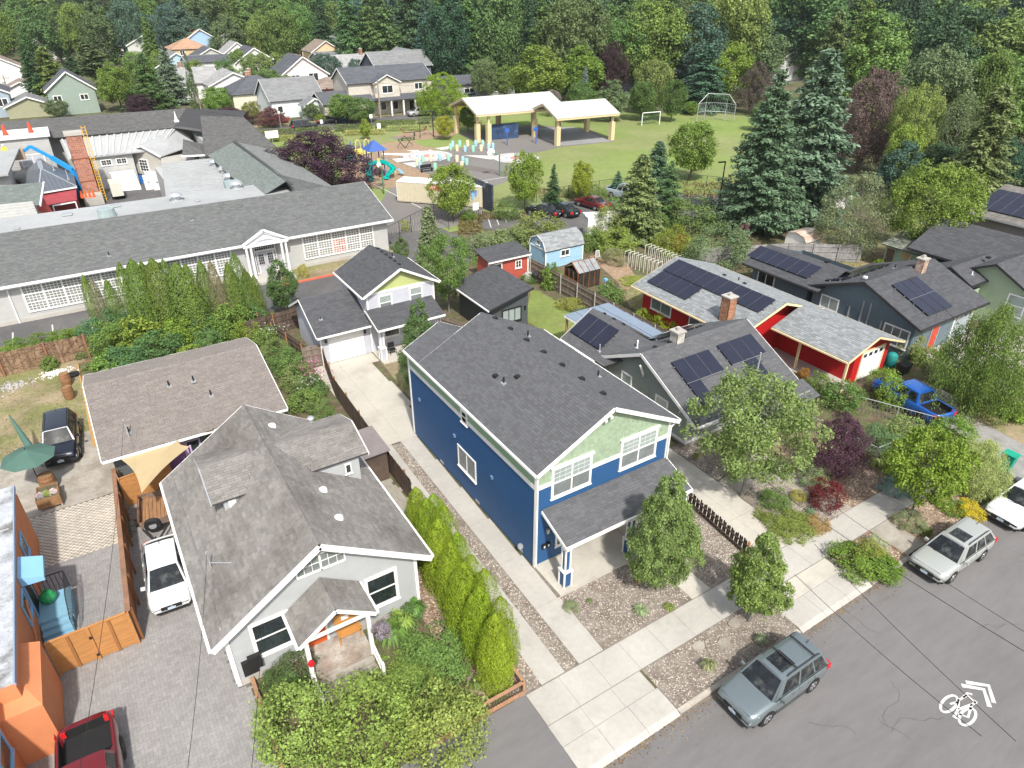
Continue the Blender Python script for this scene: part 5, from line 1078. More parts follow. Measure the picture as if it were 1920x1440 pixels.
obj('wall',MB().prism([(10.3,104.4),(9.7,98.5),(13.5,98.5),(15,106)],0,3.6),BG,h)
tb=MB();tb.bar(A-U*.3+NN*.32+Z_*3.9,A+U*L_*.62+NN*.32+Z_*5.02,.06,.25);tb.bar(A+U*L_*.62+NN*.32+Z_*5.02,B_+U*.3+NN*.32+Z_*3.8,.06,.25);obj('fascia',tb,SWH,h)
for dx,dy in((0,0),(1.7,1.2),(-2.0,1.4),(3.6,2.4)):rvent(h,10.6+dx,108.5+dy,5.0,.7)
h=thing('school_hall','tall pale grey school hall with flat white edged roof and one big gridded window','school building',(-6,108,0))
siding(h,(0,106.6,0),X_,-Y_,[(-24,0),(-1.6,0),(-1.6,7.2),(-24,7.2)],PW,.3);siding(h,(-1.6,0,0),Y_,X_,[(106.6,0),(112,0),(112,7.2),(106.6,7.2)],PW,.3)
obj('roof',MB().box(-24,-1.3,106.3,112,7.2,7.5),MATS['school_trim'],h);window(h,'-y',106.6,-5.2,-2.6,2.6,5.3,nx=2,nz=2,mull=.1,fw=.12,glass=M('bright_pane',(.5,.53,.58),rough=.1))
for i,(x,y)in enumerate(((-5.9,108.2),(-3.2,108.5))):
 c=tag(obj('traffic_cone_stack',MB().lathe((x,y,7.5),[(.35,0),(.3,.06),(.2,.7),(.12,1.2),(0,1.25)],10),paint('cone_red',(.8,.07,.03))),['red drum barrier standing on the flat roof edge, left one of two','red and orange barrier on the flat roof above the boom lift'][i],'barrier')
h=thing('school_metal_roof_block','low block with slate grey standing seam hip roof and maroon wall by the courtyard','school building',(-3,99,0));SM_=M('slate_metal',(.15,.17,.2),rough=.4,var=.06,metal=.3);MAR=M('maroon_metal',(.28,.05,.06),rough=.5)
E1,E2,E3,E4,T1,T2=(-7.2,93.5,3.0),(-.1,96.0,3.0),(.6,101.5,3.0),(-7,107.5,3.0),(-3.3,99,4.7),(-3.6,105,4.7)
T=MB();T.slab([(-4.1,95.4,3.0),(-.2,96.3,3.0),(-3.2,100,4.7)],.1).slab([(-.2,96.3,3.0),(-.1,104,3.0),(-3.3,105,4.7),(-3.2,100,4.7)],.1).slab([(-6.8,106,3.1),(-4.1,95.4,3.0),(-3.2,100,4.7),(-3.3,105,4.7)],.1);rr=obj('roof',T,SM_,h)
for i in range(8):a=(i+1)/9;b=1-abs(a-.45)*1.9;p0=Vector((-4.1+3.9*a,95.4+.9*a,3.02));tz=min(a/.42,(1-a)/.58)if False else min(1,min(a/.25,(1-a)/.75)*1.0);obj('roof_seam',MB().bar(p0,p0+(Vector((-3.2,100,4.72))-Vector((p0.x*0-2.6,95.8,3.02)))*max(.12,min(a/.25,(1-a)/.75)*.95),.06,.05),M('seam_dark',(.1,.11,.13)),rr)
cp=MB();cp.bar((-3.2,100,4.74),(-3.3,105,4.74),.5,.06);cp.bar((-3.2,100,4.74),(-.2,96.3,3.04),.15,.06);cp.bar((-3.2,100,4.74),(-4.1,95.4,3.04),.15,.06);obj('ridge_cap',cp,M('ridge_light',(.26,.29,.33)),h)
obj('wall',MB().prism([(-3.9,96.2),(-.5,96.9),(-.4,104),(-6.6,105.5)],0,2.9),M('maroon_wall',(.25,.05,.05)),h);obj('canopy',MB().slab([(-3.6,94.0,1.9),(-.6,94.6,1.9),(-.35,96.2,2.7),(-3.9,95.6,2.7)],.08),MAR,h)
fr_=MB();fr_.bar((-3.1,93.6,0),(-3.1,93.6,1.8),.12,.12);fr_.bar((-.8,94.1,0),(-.8,94.1,1.8),.12,.12);fr_.bar((-3.1,93.6,1.8),(-.8,94.1,1.8),.12,.12);obj('canopy_frame',fr_,FACW,h);mb=MB();mb.bar((-4.1,95.3,2.95),(-.2,96.2,2.95),.1,.16);obj('gutter',mb,FACW,h)
pipe(h,(-2.0,101.5,4.1),1.0,.06,GREYM);pipe(h,(-.8,99,3.4),1.1,.06,GREYM)
h=thing('school_west_roof','grey green shingled roof with pale ribbed slope below at the left edge of the school','school building',(-8,88,0))
ssh(h,[(-24,88.6,3.9),(-3.9,85.8,3.9),(-3.1,91.2,5.0),(-24,94.2,5.0)],mat=RGN);rb=obj('lower_roof',MB().slab([(-24,80.0,3.7),(-4.0,79.2,3.7),(-4.5,86.8,4.15),(-24,89.5,4.15)],.15),M('pale_rib_roof',(.4,.4,.38)),h)
for i in range(8):obj('roof_rib',MB().bar((-24,80.6+i*1.1,3.78+i*.06),(-4.15-i*.04,79.8+i*.9,3.78+i*.055),.1,.08),M('rib_cream',(.46,.46,.44)),rb)
obj('wall',MB().box(-24,-4.5,80.5,91,0,3.6),PW,h);obj('drain_edge',MB().bar((-3.9,85.8,3.85),(-3.1,91.2,4.95),.15,.2),SWH,h)
obj('upper_roof',MB().slab([(-24,97,5.4),(-6.3,95.5,5.4),(-4.8,104,6.6),(-24,105,6.6)],.2),MEMB,h);obj('upper_wall',MB().box(-24,-6.3,96.5,104,0,5.3),PW,h)
CHM=M('stack_brick',(.36,.15,.1),rough=.9,var=.18,scale=2,isl=.2,bump=.5,bscale=20)
h=thing('brick_chimney','tall square brown brick chimney stack rising from the school courtyard','chimney',(1.1,101,0))
bricks(h,.25,2.0,100.2,101.9,0,8.0,name='stack',mat=CHM,bw=.42,bh=.2,gap=.03,cap=False);obj('plinth',MB().box(.1,2.2,98.6,102.1,0,1.2),CONC,h)
for z in(2.6,5.3):obj('steel_band',MB().box(.2,2.05,100.15,101.95,z,z+.1),RUST,h)
obj('crown',MB().box(.15,2.1,100.1,102.0,8.0,8.35),CONC,h)
YEL_=paint('safety_yellow',(.75,.4,.02));l=thing('yellow_ladder','yellow scaffold ladder climbing the right side of the brick chimney','ladder',(2.2,100.2,0))
mb=MB();mb.bar((2.15,100.1,0),(2.15,100.1,9),.07,.07);mb.bar((2.55,100.1,0),(2.55,100.1,9),.07,.07);obj('rail',mb,YEL_,l);mb=MB()
for i in range(26):mb.bar((2.15,100.1,.3+i*.34),(2.55,100.1,.3+i*.34),.05,.05)
stuff(obj('rungs',mb,YEL_,l))
bl=thing('boom_lift','blue telescopic boom lift with plywood basket against the grey school hall','boom lift',(.2,102.6,0));BB=paint('lift_blue',(.02,.26,.6),rough=.35)
obj('boom',MB().bar((-.1,103,3.6),(-1.9,104.2,5.1),.42,.48),BB,bl);obj('boom',MB().bar((-1.9,104.2,5.1),(-3.7,104.9,6.5),.3,.34),BB,bl);obj('jib',MB().bar((-3.7,104.9,6.5),(-4.5,104.6,6.05),.26,.3),BB,bl)
obj('boom_root',MB().bar((-.1,103,3.6),(.2,102.7,1.2),.5,.5),BB,bl);obj('chassis',MB().box(-1.2,1.1,102.2,104,.4,1.3),BB,bl)
for x in(-.8,.7):
 for y in(102.2,104):obj('wheel',MB().cyl((x,y-.15,.4),(x,y+.15,.4),.4,.4,14),RUBBER,bl)
obj('basket',MB().box(-5.9,-4.5,104.0,105.1,5.2,6.4),M('plywood',(.36,.27,.19),var=.15),bl)
w_=thing('person','worker in high visibility yellow jacket leaning by the plywood lift basket','person',(-6.3,103.9,0));
def person(par,base,hgt,jacket,pants,skin=(.45,.28,.2),pose='stand'):
 B=Vector(base);s_=hgt/1.75;m_=MB()
 V=[(0,0,.95),(0,0,1.2),(0,0,1.42),(0,0,1.55),(0,-.02,1.68),(.2,0,1.4),(.3,-.1,1.15),(.25,-.3,1.0),(-.2,0,1.4),(-.3,-.1,1.15),(-.22,-.3,1.05),(.1,0,.9),(.12,-.03,.5),(.12,.02,.08),(-.1,0,.9),(-.12,.03,.5),(-.12,.0,.08),(.12,-.13,.04),(-.12,-.14,.04)]
 Rd=[.15,.14,.16,.06,.11,.07,.05,.04,.07,.05,.04,.09,.07,.05,.09,.07,.05,.045,.045]
 E=[(0,1),(1,2),(2,3),(3,4),(2,5),(5,6),(6,7),(2,8),(8,9),(9,10),(0,11),(11,12),(12,13),(13,17),(0,14),(14,15),(15,16),(16,18)]
 me=bpy.data.meshes.new('body');me.from_pydata([tuple(B+Vector(v)*s_)for v in V],E,[]);o=link('body',me,par);o.modifiers.new('skin','SKIN');
 for i,r in enumerate(Rd):me.skin_vertices[0].data[i].radius=(r*s_,r*s_)
 me.skin_vertices[0].data[0].use_root=True;o.modifiers.new('s','SUBSURF').levels=1;o.modifiers['s'].render_levels=1;me.materials.append(paint('person_'+par.name,jacket));
 tr_=MB();
 for x in(.11,-.11):tr_.cyl(B+Vector((x,0,.92))*s_,B+Vector((x,0,.12))*s_,.11*s_,.085*s_,10)
 obj('trousers',tr_,paint('trousers_'+par.name,pants),par);hm=MB();hm.lathe(B+Vector((0,-.02,1.7))*s_,[(.14*s_,0),(.13*s_,.07*s_),(.08*s_,.13*s_),(0,.15*s_)],10);obj('helmet',hm,FACW,par);fc=MB();fc.lathe(B+Vector((0,-.03,1.58))*s_,[(0,0),(.08*s_,.03*s_),(.1*s_,.1*s_),(.09*s_,.14*s_),(0,.15*s_)],10);obj('face',fc,paint('skin',skin),par)
person(w_,(-6.3,103.6,5.45),1.7,(.6,.62,.05),(.35,.28,.2));ORG[w_.name]=tuple(w_.location)
for i,(x,y)in enumerate(((8.5,106.3),(9.4,105.5),(8.0,103.9),(8.9,103.2))):
 c=thing('storage_cabinet',['white storage locker at the back left of a block of four','white storage locker at the back right of a block of four','white storage locker at the front left of a block of four','white storage locker at the front right of a block of four'][i],'cabinet',(x,y,0),'white lockers in the school courtyard');obj('body',MB().box(x-.5,x+.5,y-.9,y+.2,0,1.7),FACW,c);obj('handle',MB().box(x-.05,x+.1,y-.93,y-.9,.9,1.1),DARKM,c)
def dumpster(x,y,col,lab,w_=1.7,hh=1.2):
 t=thing('dumpster',lab,'dumpster',(x,y,0));c=M('bin_%.2f'%col[2],col,rough=.5)
 obj('body',MB().add([(x-w_/2+.1,y-.5,0),(x+w_/2-.1,y-.5,0),(x+w_/2-.1,y+.4,0),(x-w_/2+.1,y+.4,0),(x-w_/2,y-.65,hh),(x+w_/2,y-.65,hh),(x+w_/2,y+.55,hh+.15),(x-w_/2,y+.55,hh+.15)],[(0,3,2,1),(4,5,6,7),(0,1,5,4),(1,2,6,5),(2,3,7,6),(3,0,4,7)]),c,t);obj('lid',MB().slab([(x-w_/2-.03,y-.68,hh+.03),(x+w_/2+.03,y-.68,hh+.03),(x+w_/2+.03,y+.58,hh+.2),(x-w_/2-.03,y+.58,hh+.2)],.04),BLACK,t);return t
dumpster(7.6,107.8,(.03,.16,.5),'blue dumpster with open black lid beside the white lockers');dumpster(9.3,108.4,(.05,.1,.2),'dark dumpster behind the white storage lockers')
v=thing('site_trailer','pale boxy trailer parked right of the brick chimney','trailer',(3.9,101,0));obj('body',MB().box(3.3,4.6,99.6,102.4,.5,2.1),paint('trailer_beige',(.55,.54,.48)),v);obj('wheel',MB().cyl((3.2,100.6,.35),(4.7,100.6,.35),.35,.35,12),RUBBER,v)
v=thing('tarp_pile','white sheeted pile against the courtyard wall below small windows','tarpaulin',(5.8,105.6,0));obj('sheet',MB().add([(4.0,104.3,0),(7.0,103.9,0),(7.2,105.9,0),(4.2,106.4,0),(4.0,105.3,2.0),(6.8,105,2.0),(6.8,106.3,2.1),(3.9,106.4,2.1)],[(4,5,6,7),(0,1,5,4),(1,2,6,5),(2,3,7,6),(3,0,4,7)]),FACW,v)
for i in range(4):tag(obj('traffic_cone',MB().lathe((-.0+i*.42,96.9-i*.15,1.5),[(.2,0),(.16,.05),(.06,.8),(0,.82)],8),paint('cone_orange',(.85,.12,.02))),['leftmost orange traffic cone below the brick chimney','second orange cone from the left below the brick chimney','third orange cone from the left below the brick chimney','rightmost orange traffic cone below the brick chimney'][i],'traffic cone','orange cones by the chimney foot')
TANP=paint('tan_column',(.62,.5,.3));PR=M('pavilion_roof',(.5,.485,.45),rough=.5,var=.05,scale=.3)
def pavilion(lab,c,ax,L,W_,zr,ze,posts):
 t=thing('pavilion',lab,'picnic pavilion',(c[0],c[1],0));u=Vector((math.cos(ax),math.sin(ax),0));v_=Vector((-u.y,u.x,0));C=Vector((c[0],c[1],0))
 for sg in(-1,1):
  P=[C-u*L/2+v_*sg*W_/2+Z_*ze,C+u*L/2+v_*sg*W_/2+Z_*ze,C+u*L/2+Z_*zr,C-u*L/2+Z_*zr];P=P if sg<0 else P[::-1];obj('roof_slope',MB().slab(P,.12),PR,t)
 b=MB()
 for q in(-1,1):
  b.bar(C+u*q*(L/2-.1)+v_*W_/2+Z_*(ze-.25),C+u*q*(L/2-.1)+Z_*(zr-.25),.1,.3);b.bar(C+u*q*(L/2-.1)-v_*W_/2+Z_*(ze-.25),C+u*q*(L/2-.1)+Z_*(zr-.25),.1,.3);b.bar(C-u*L/2+v_*q*(W_/2-.1)+Z_*(ze-.25),C+u*L/2+v_*q*(W_/2-.1)+Z_*(ze-.25),.12,.3)
 obj('beam',b,TANP,t)
 for i,(a,s_)in enumerate(posts):
  p=C+u*a+v_*s_;m_=MB();m_.box(p.x-.38,p.x+.38,p.y-.38,p.y+.38,0,3.0);m_.box(p.x-.17,p.x+.17,p.y-.17,p.y+.17,3.0,ze-.2);obj('column',m_,TANP,t)
 return t
pavilion('larger open pavilion with pale roof at the left over the mural wall',(68.6,110.6),math.radians(-5),17.5,12,6.6,4.7,[(-8,-4.6),(-8,4.6),(0.5,4.6),(8,4.6),(8,-4.6),(-6.2,-5.2)])
pavilion('smaller open pavilion with pale roof at the right by the playing field',(76.0,100.6),math.radians(-6),12.4,10,6.2,4.5,[(-5.4,-4.0),(5.4,-4.0),(5.4,4.2),(-5.4,4.2)])
t=thing('mural_wall','dark blue painted ball wall under the larger pavilion','wall',(65.6,107,0));obj('panel',MB().bar((63.2,107.2,1.25),(68.2,106.3,1.25),.2,2.5),M('mural_navy',(.03,.06,.13),var=.5,scale=.6,second=(.25,.3,.36),sthr=.68,sscale=1.1),t)
t=thing('mural_wall','tall dark ball wall painted with a grey mountain scene behind the container','wall',(41.2,72,0));obj('panel',MB().bar((41.3,69.9,1.6),(41.0,78.5,1.6),.25,3.2),M('mural_grey',(.05,.06,.08),var=.5,scale=.5,second=(.28,.3,.33),sthr=.6,sscale=.5),t)
ct=thing('shipping_container','long cream corrugated shipping container with white end doors behind a young tree','shipping container',(36.5,76.5,0));CRM=paint('container_cream',(.55,.5,.37))
a=Vector((33.4,79.9,0));b=Vector((41.0,71.9,0));U=(b-a).normalized();V_=Vector((-U.y,U.x,0));Lc=(b-a).length;m_=MB();m_.frame(a,U,V_,Z_,0,Lc,.04,2.4,.12,2.55);obj('shell',m_,CRM,ct)
obj('roof',MB().frame(a,U,V_,Z_,-.02,Lc+.02,-.02,2.44,2.55,2.62),FACW,ct);m_=MB();s_=.1
while s_<Lc-.15:m_.frame(a,U,V_,Z_,s_,s_+.16,-.02,.05,.25,2.5);s_+=.3
stuff(obj('corrugation',m_,CRM,ct));
for q in(0,1):d_=obj('door',MB().frame(a,-V_,U,Z_,-1.2-q*1.18,-.06-q*1.18,-.07,-.01,.2,2.5),FACW,ct);obj('door_bar',MB().frame(a,-V_,U,Z_,-.7-q*1.18,-.65-q*1.18,-.11,-.07,.2,2.5),GREYM,d_)
sg=obj('sign_panel',MB().frame(a,U,V_,Z_,Lc*.36,Lc*.36+1.9,-.06,-.03,1.85,2.4),paint('sign_red',(.6,.08,.06)),ct)
def text3(par,s,o,u,up,size,mat,nrm_,name='lettering',ext=.008):
 cu=bpy.data.curves.new(name,'FONT');cu.body=s;cu.size=size;cu.extrude=ext;cu.materials.append(mat);ob=bpy.data.objects.new(name,cu);COL.objects.link(ob)
 mt=Matrix((u,up,nrm_)).transposed().to_4x4();mt.translation=Vector(o);dg=bpy.context.evaluated_depsgraph_get();me=bpy.data.meshes.new_from_object(ob.evaluated_get(dg));bpy.data.objects.remove(ob);me.transform(mt);me.materials.clear();me.materials.append(mat)
 return link(name,me,par)
text3(sg,'DRY',a+U*(Lc*.36+.12)-V_*.07+Z_*1.94,U,Z_,.55,FACW,-V_)
obj('decal',MB().frame(a,U,V_,Z_,Lc-1.5,Lc-.6,-.05,-.02,1.5,2.2),M('decal_blue',(.2,.3,.5),var=.6,scale=3),ct)
def play():
 p=at(707,329);t=thing('play_tower','play tower with blue pyramid roof and two teal slides on bark chips','play structure',p);BLP=paint('play_blue',(.05,.11,.35));TEAL=paint('play_teal',(.0,.36,.33),rough=.35);YP=paint('play_cream',(.6,.5,.2))
 x,y=p.x,p.y
 for dx in(-.9,.9):
  for dy in(-.9,.9):obj('post',MB().cyl((x+dx,y+dy,0),(x+dx,y+dy,3.7),.08,.08,8),BLP,t)
 obj('roof',MB().add([(x-1.4,y-1.4,3.6),(x+1.4,y-1.4,3.6),(x+1.4,y+1.4,3.6),(x-1.4,y+1.4,3.6),(x,y,4.9)],[(0,1,4),(1,2,4),(2,3,4),(3,0,4),(3,2,1,0)]),BLP,t);obj('deck',MB().box(x-1,x+1,y-1,y+1,1.6,1.7),DARKM,t)
 obj('panel',MB().box(x-.95,x+.95,y-1.0,y-.95,1.7,2.3),TEAL,t);obj('panel',MB().box(x-.2,x+.2,y-1.08,y-1.02,1.7,2.6),YP,t)
 def slide(pts):
  m_=MB()
  for(p0,p1)in zip(pts[:-1],pts[1:]):
   p0,p1=Vector(p0),Vector(p1);d=(p1-p0);s_=Vector((-d.y,d.x,0)).normalized()
   m_.bar(p0,p1,.6,.05);m_.bar(p0+s_*.33+Z_*.12,p1+s_*.33+Z_*.12,.07,.3);m_.bar(p0-s_*.33+Z_*.12,p1-s_*.33+Z_*.12,.07,.3)
  obj('slide',m_,TEAL,t)
 slide([(x-.7,y-.7,2.0),(x-1.3,y-1.0,1.7),(x-1.9,y-1.6,1.0),(x-2.1,y-2.4,.4),(x-2.0,y-3.2,.2)])
 slide([(x+.6,y-1.0,2.0),(x+1.3,y-1.6,1.6),(x+1.6,y-2.3,1.2),(x+1.0,y-2.8,.8),(x+.3,y-2.6,.4),(x+.1,y-3.3,.2)])
 obj('climber',MB().tube([(x+1.0,y,2.4),(x+2.3,y-1.2,.1)],.07),YP,t);obj('climber',MB().tube([(x+1.2,y+.6,2.4),(x+2.7,y-.6,.1)],.07),YP,t);obj('climber_panel',MB().bar((x+2.6,y-1.6,.9),(x+3.2,y-2.1,.3),.7,.08),LBT,t)
 p=at(672,305);t=thing('play_tower','smaller cream and blue play tower beside the purple tree','play structure',p);x,y=p.x,p.y
 for dx in(-.7,.7,2.0):
  for dy in(-.6,.6):obj('post',MB().cyl((x+dx,y+dy,0),(x+dx,y+dy,3.1),.07,.07,8),BLP,t)
 obj('panel',MB().box(x-.65,x+.65,y-.66,y-.6,1.2,2.2),paint('play_yellow',(.62,.55,.12)),t);obj('panel',MB().box(x+.75,x+1.95,y-.66,y-.6,1.3,2.3),YP,t);obj('deck',MB().box(x-.7,x+2,y-.6,y+.6,1.2,1.28),DARKM,t)
 for dx in(0,1.35):obj('hoop',MB().tube([(x+dx-.4,y-.6,2.2),(x+dx-.3,y-.6,3.2),(x+dx,y-.6,3.45),(x+dx+.3,y-.6,3.2),(x+dx+.4,y-.6,2.2)],.07),YP,t)
 obj('slide',MB().bar((x-.7,y,1.5),(x-2.2,y-.3,.2),.6,.1),TEAL,t)
play()
def simple(name,lab,cat,px,parts,group=None):
 p=at(*px);t=thing(name,lab,cat,p,group)
 for nm,fn,mt in parts:m_=MB();fn(m_,p.x,p.y);obj(nm,m_,mt,t)
 return t
MAROON=paint('maroon_seat',(.22,.03,.06));GRN=paint('green_pole',(.03,.2,.1));PBL=paint('hoop_blue',(.03,.12,.5))
simple('seesaw','maroon seated seesaw on the bark chip bed','seesaw',(777,255),[('beam',lambda m,x,y:m.bar((x-1.8,y,.7),(x+1.8,y,.7),.12,.1),DARKM),('seat',lambda m,x,y:m.bar((x-1.9,y,.75),(x-2.6,y,1.5),.4,.1),MAROON),('seat',lambda m,x,y:m.bar((x+1.9,y,.75),(x+2.6,y,1.5),.4,.1),MAROON),('pivot',lambda m,x,y:m.cyl((x,y,0),(x,y,.7),.15,.1),DARKM)])
simple('climbing_frame','low rope climbing frame on bark chips','climbing frame',(760,278),[('leg',lambda m,x,y:(m.tube([(x,y,0),(x-1.2,y,1.5)],.06),m.tube([(x,y,0),(x+1.2,y,1.5)],.06),m.tube([(x-1.2,y,1.5),(x+1.2,y,1.5)],.05),m.tube([(x-1.4,y,.3),(x,y,2.0),(x+1.4,y,.3)],.05)),DARKM)])
simple('swing_frame','tall bent pole swing frame at the back of the bark chips','swing',(813,256),[('post',lambda m,x,y:m.cyl((x,y,0),(x,y,4.2),.1,.1),DARKM),('arm',lambda m,x,y:m.bar((x-1.3,y,4.25),(x+.3,y,4.25),.3,.15),DARKM),('beam',lambda m,x,y:m.tube([(x-2.6,y,0),(x-2.6,y,2.3),(x,y,2.4)],.06),DARKM)])
simple('park_bench','dark long bench in front of the seesaw','bench',(765,263),[('seat',lambda m,x,y:m.box(x-1.3,x+1.3,y-.2,y+.2,.42,.5),BARK),('leg',lambda m,x,y:m.box(x-1.2,x-1.1,y-.2,y+.2,0,.42),DARKM),('leg',lambda m,x,y:m.box(x+1.1,x+1.2,y-.2,y+.2,0,.42),DARKM)])
simple('park_bench','black slatted bench on the painted play asphalt','bench',(800,322),[('seat',lambda m,x,y:m.box(x-.9,x+.9,y-.3,y+.2,.45,.5),BLACK),('backrest',lambda m,x,y:m.box(x-.9,x+.9,y+.18,y+.24,.55,1.0),BLACK),('leg',lambda m,x,y:m.box(x-.85,x-.78,y-.3,y+.2,0,.5),BLACK),('leg',lambda m,x,y:m.box(x+.78,x+.85,y-.3,y+.2,0,.5),BLACK)])
def hoop(px,lab,col,bh=3.0,arm=-1.2,br=.6):return simple('basketball_hoop',lab,'basketball hoop',px,[('pole',lambda m,x,y:m.cyl((x,y,0),(x,y,bh),.09,.08),col),('arm',lambda m,x,y:m.tube([(x,y,bh),(x+arm,y+.3,bh+.2)],.06),col),('backboard',lambda m,x,y:m.cyl((x+arm,y+.25,bh+.3),(x+arm,y+.33,bh+.3),br,br,14),FACW if col is GRN else PBL),('rim',lambda m,x,y:m.cyl((x+arm,y-.1,bh),(x+arm,y-.1,bh+.04),.25,.25,12,cap=False),RUST)])
hoop((937,330),'basketball hoop with white backboard on a green pole right of the court',GRN);hoop((720,364),'green pole hoop standing near the slides and container',GRN,3.4,-.2,.3)
hoop((951,272),'blue basketball hoop in front of the navy mural wall',PBL,2.0,0.1,.4);hoop((1005,269),'blue basketball hoop between the two pavilions',PBL,2.0,.1,.4)
NW=ORD;cols=[paint('drum_blue',(.32,.52,.62)),paint('drum_green',(.3,.58,.45)),paint('drum_cream',(.72,.6,.42))];k=0
for px in[(849,274),(862,273),(877,273),(892,273),(905,273),(917,274),(924,278),(845,280),(857,282),(872,283),(887,283),(902,282),(916,281),(793,302),(808,301),(825,300),(841,300),(857,302),(868,304),(875,308),(783,309),(788,314),(816,317),(866,314)]:
 p=at(px[0],px[1]+1);o=tag(obj('play_drum',MB().lathe((p.x,p.y,0),[(.0,.0),(.26,0),(.29,.45),(.26,.95),(0,.95)],10),cols[k%3]),'%s painted drum, %s'%(['pale blue','mint green','cream'][k%3],('back row of the rear ring, %s from left'%NW[k]if k<7 else 'front row of the rear ring, %s from left'%NW[k-7]if k<13 else 'back row of the front ring, %s from left'%NW[k-13]if k<20 else 'front row of the front ring, %s from left'%NW[k-20])),'drum','%s playground drums'%(['pale blue','mint green','cream'][k%3]));k+=1
t=thing('soccer_goal','white framed football goal with green net on the playing field','goal',at(1218,236));a,b=at(1203,236),at(1236,233);b2=(b-a).normalized();nb=Vector((-b2.y,b2.x,0))*1.4
obj('goal_post',MB().cyl(a,a+Z_*2.3,.08,.08),FACW,t);obj('goal_post',MB().cyl(b,b+Z_*2.3,.08,.08),FACW,t);obj('crossbar',MB().tube([a+Z_*2.3,b+Z_*2.3],.08),FACW,t)
m_=MB();NET=paint('net_green',(.04,.12,.08))
for i in range(13):q=a.lerp(b,i/12);m_.tube([q+Z_*2.3,q+nb*.5+Z_*2.0,q+nb],.025,4)
for i in range(5):m_.tube([a+nb*i/4+Z_*(2.2-i*.5),b+nb*i/4+Z_*(2.2-i*.5)],.025,4)
stuff(obj('net',m_,NET,t))
t=thing('baseball_backstop','chain link baseball backstop with overhang at the edge of the field','backstop',at(1340,225));m_=MB();mm=MB();P=[at(1306,227),at(1320,224),at(1358,226),at(1375,229)]
for q in P:m_.cyl(q,q+Z_*3.2,.06,.06)
for q in(1.6,3.2):m_.tube([x+Z_*q for x in P],.05)
T_=[P[1]+Z_*5.0+Vector((-.8,-1,0)),P[2]+Z_*5.0+Vector((-.8,-1,0))];m_.tube([P[0]+Z_*3.2,T_[0],T_[1],P[3]+Z_*3.2],.05);m_.tube([P[1]+Z_*3.2,T_[0]],.05);m_.tube([P[2]+Z_*3.2,T_[1]],.05)
def mesh_fence(mm,a,b,z0,z1,st=.25,r=.012):
 a,b=Vector(a),Vector(b);L_=(b-a).length;n=max(2,int(L_/st));d=(b-a)/n
 for i in range(n):
  p=a+d*i;mm.bar(p+Z_*z0,p+d+Z_*z1,r,r);mm.bar(p+Z_*z1,p+d+Z_*z0,r,r)
for a,b in zip(P[:-1],P[1:]):mesh_fence(mm,a,b,.05,1.6,.5,.02);mesh_fence(mm,a,b,1.6,3.2,.5,.02)
for i in range(10):q=i/9;mm.bar((P[1]+Z_*3.2).lerp(P[2]+Z_*3.2,q),T_[0].lerp(T_[1],q),.03,.03)
obj('frame',m_,GREYM,t);stuff(obj('wire_mesh',mm,GREYM,t))
def lerp(a,b,t):return a+(b-a)*t
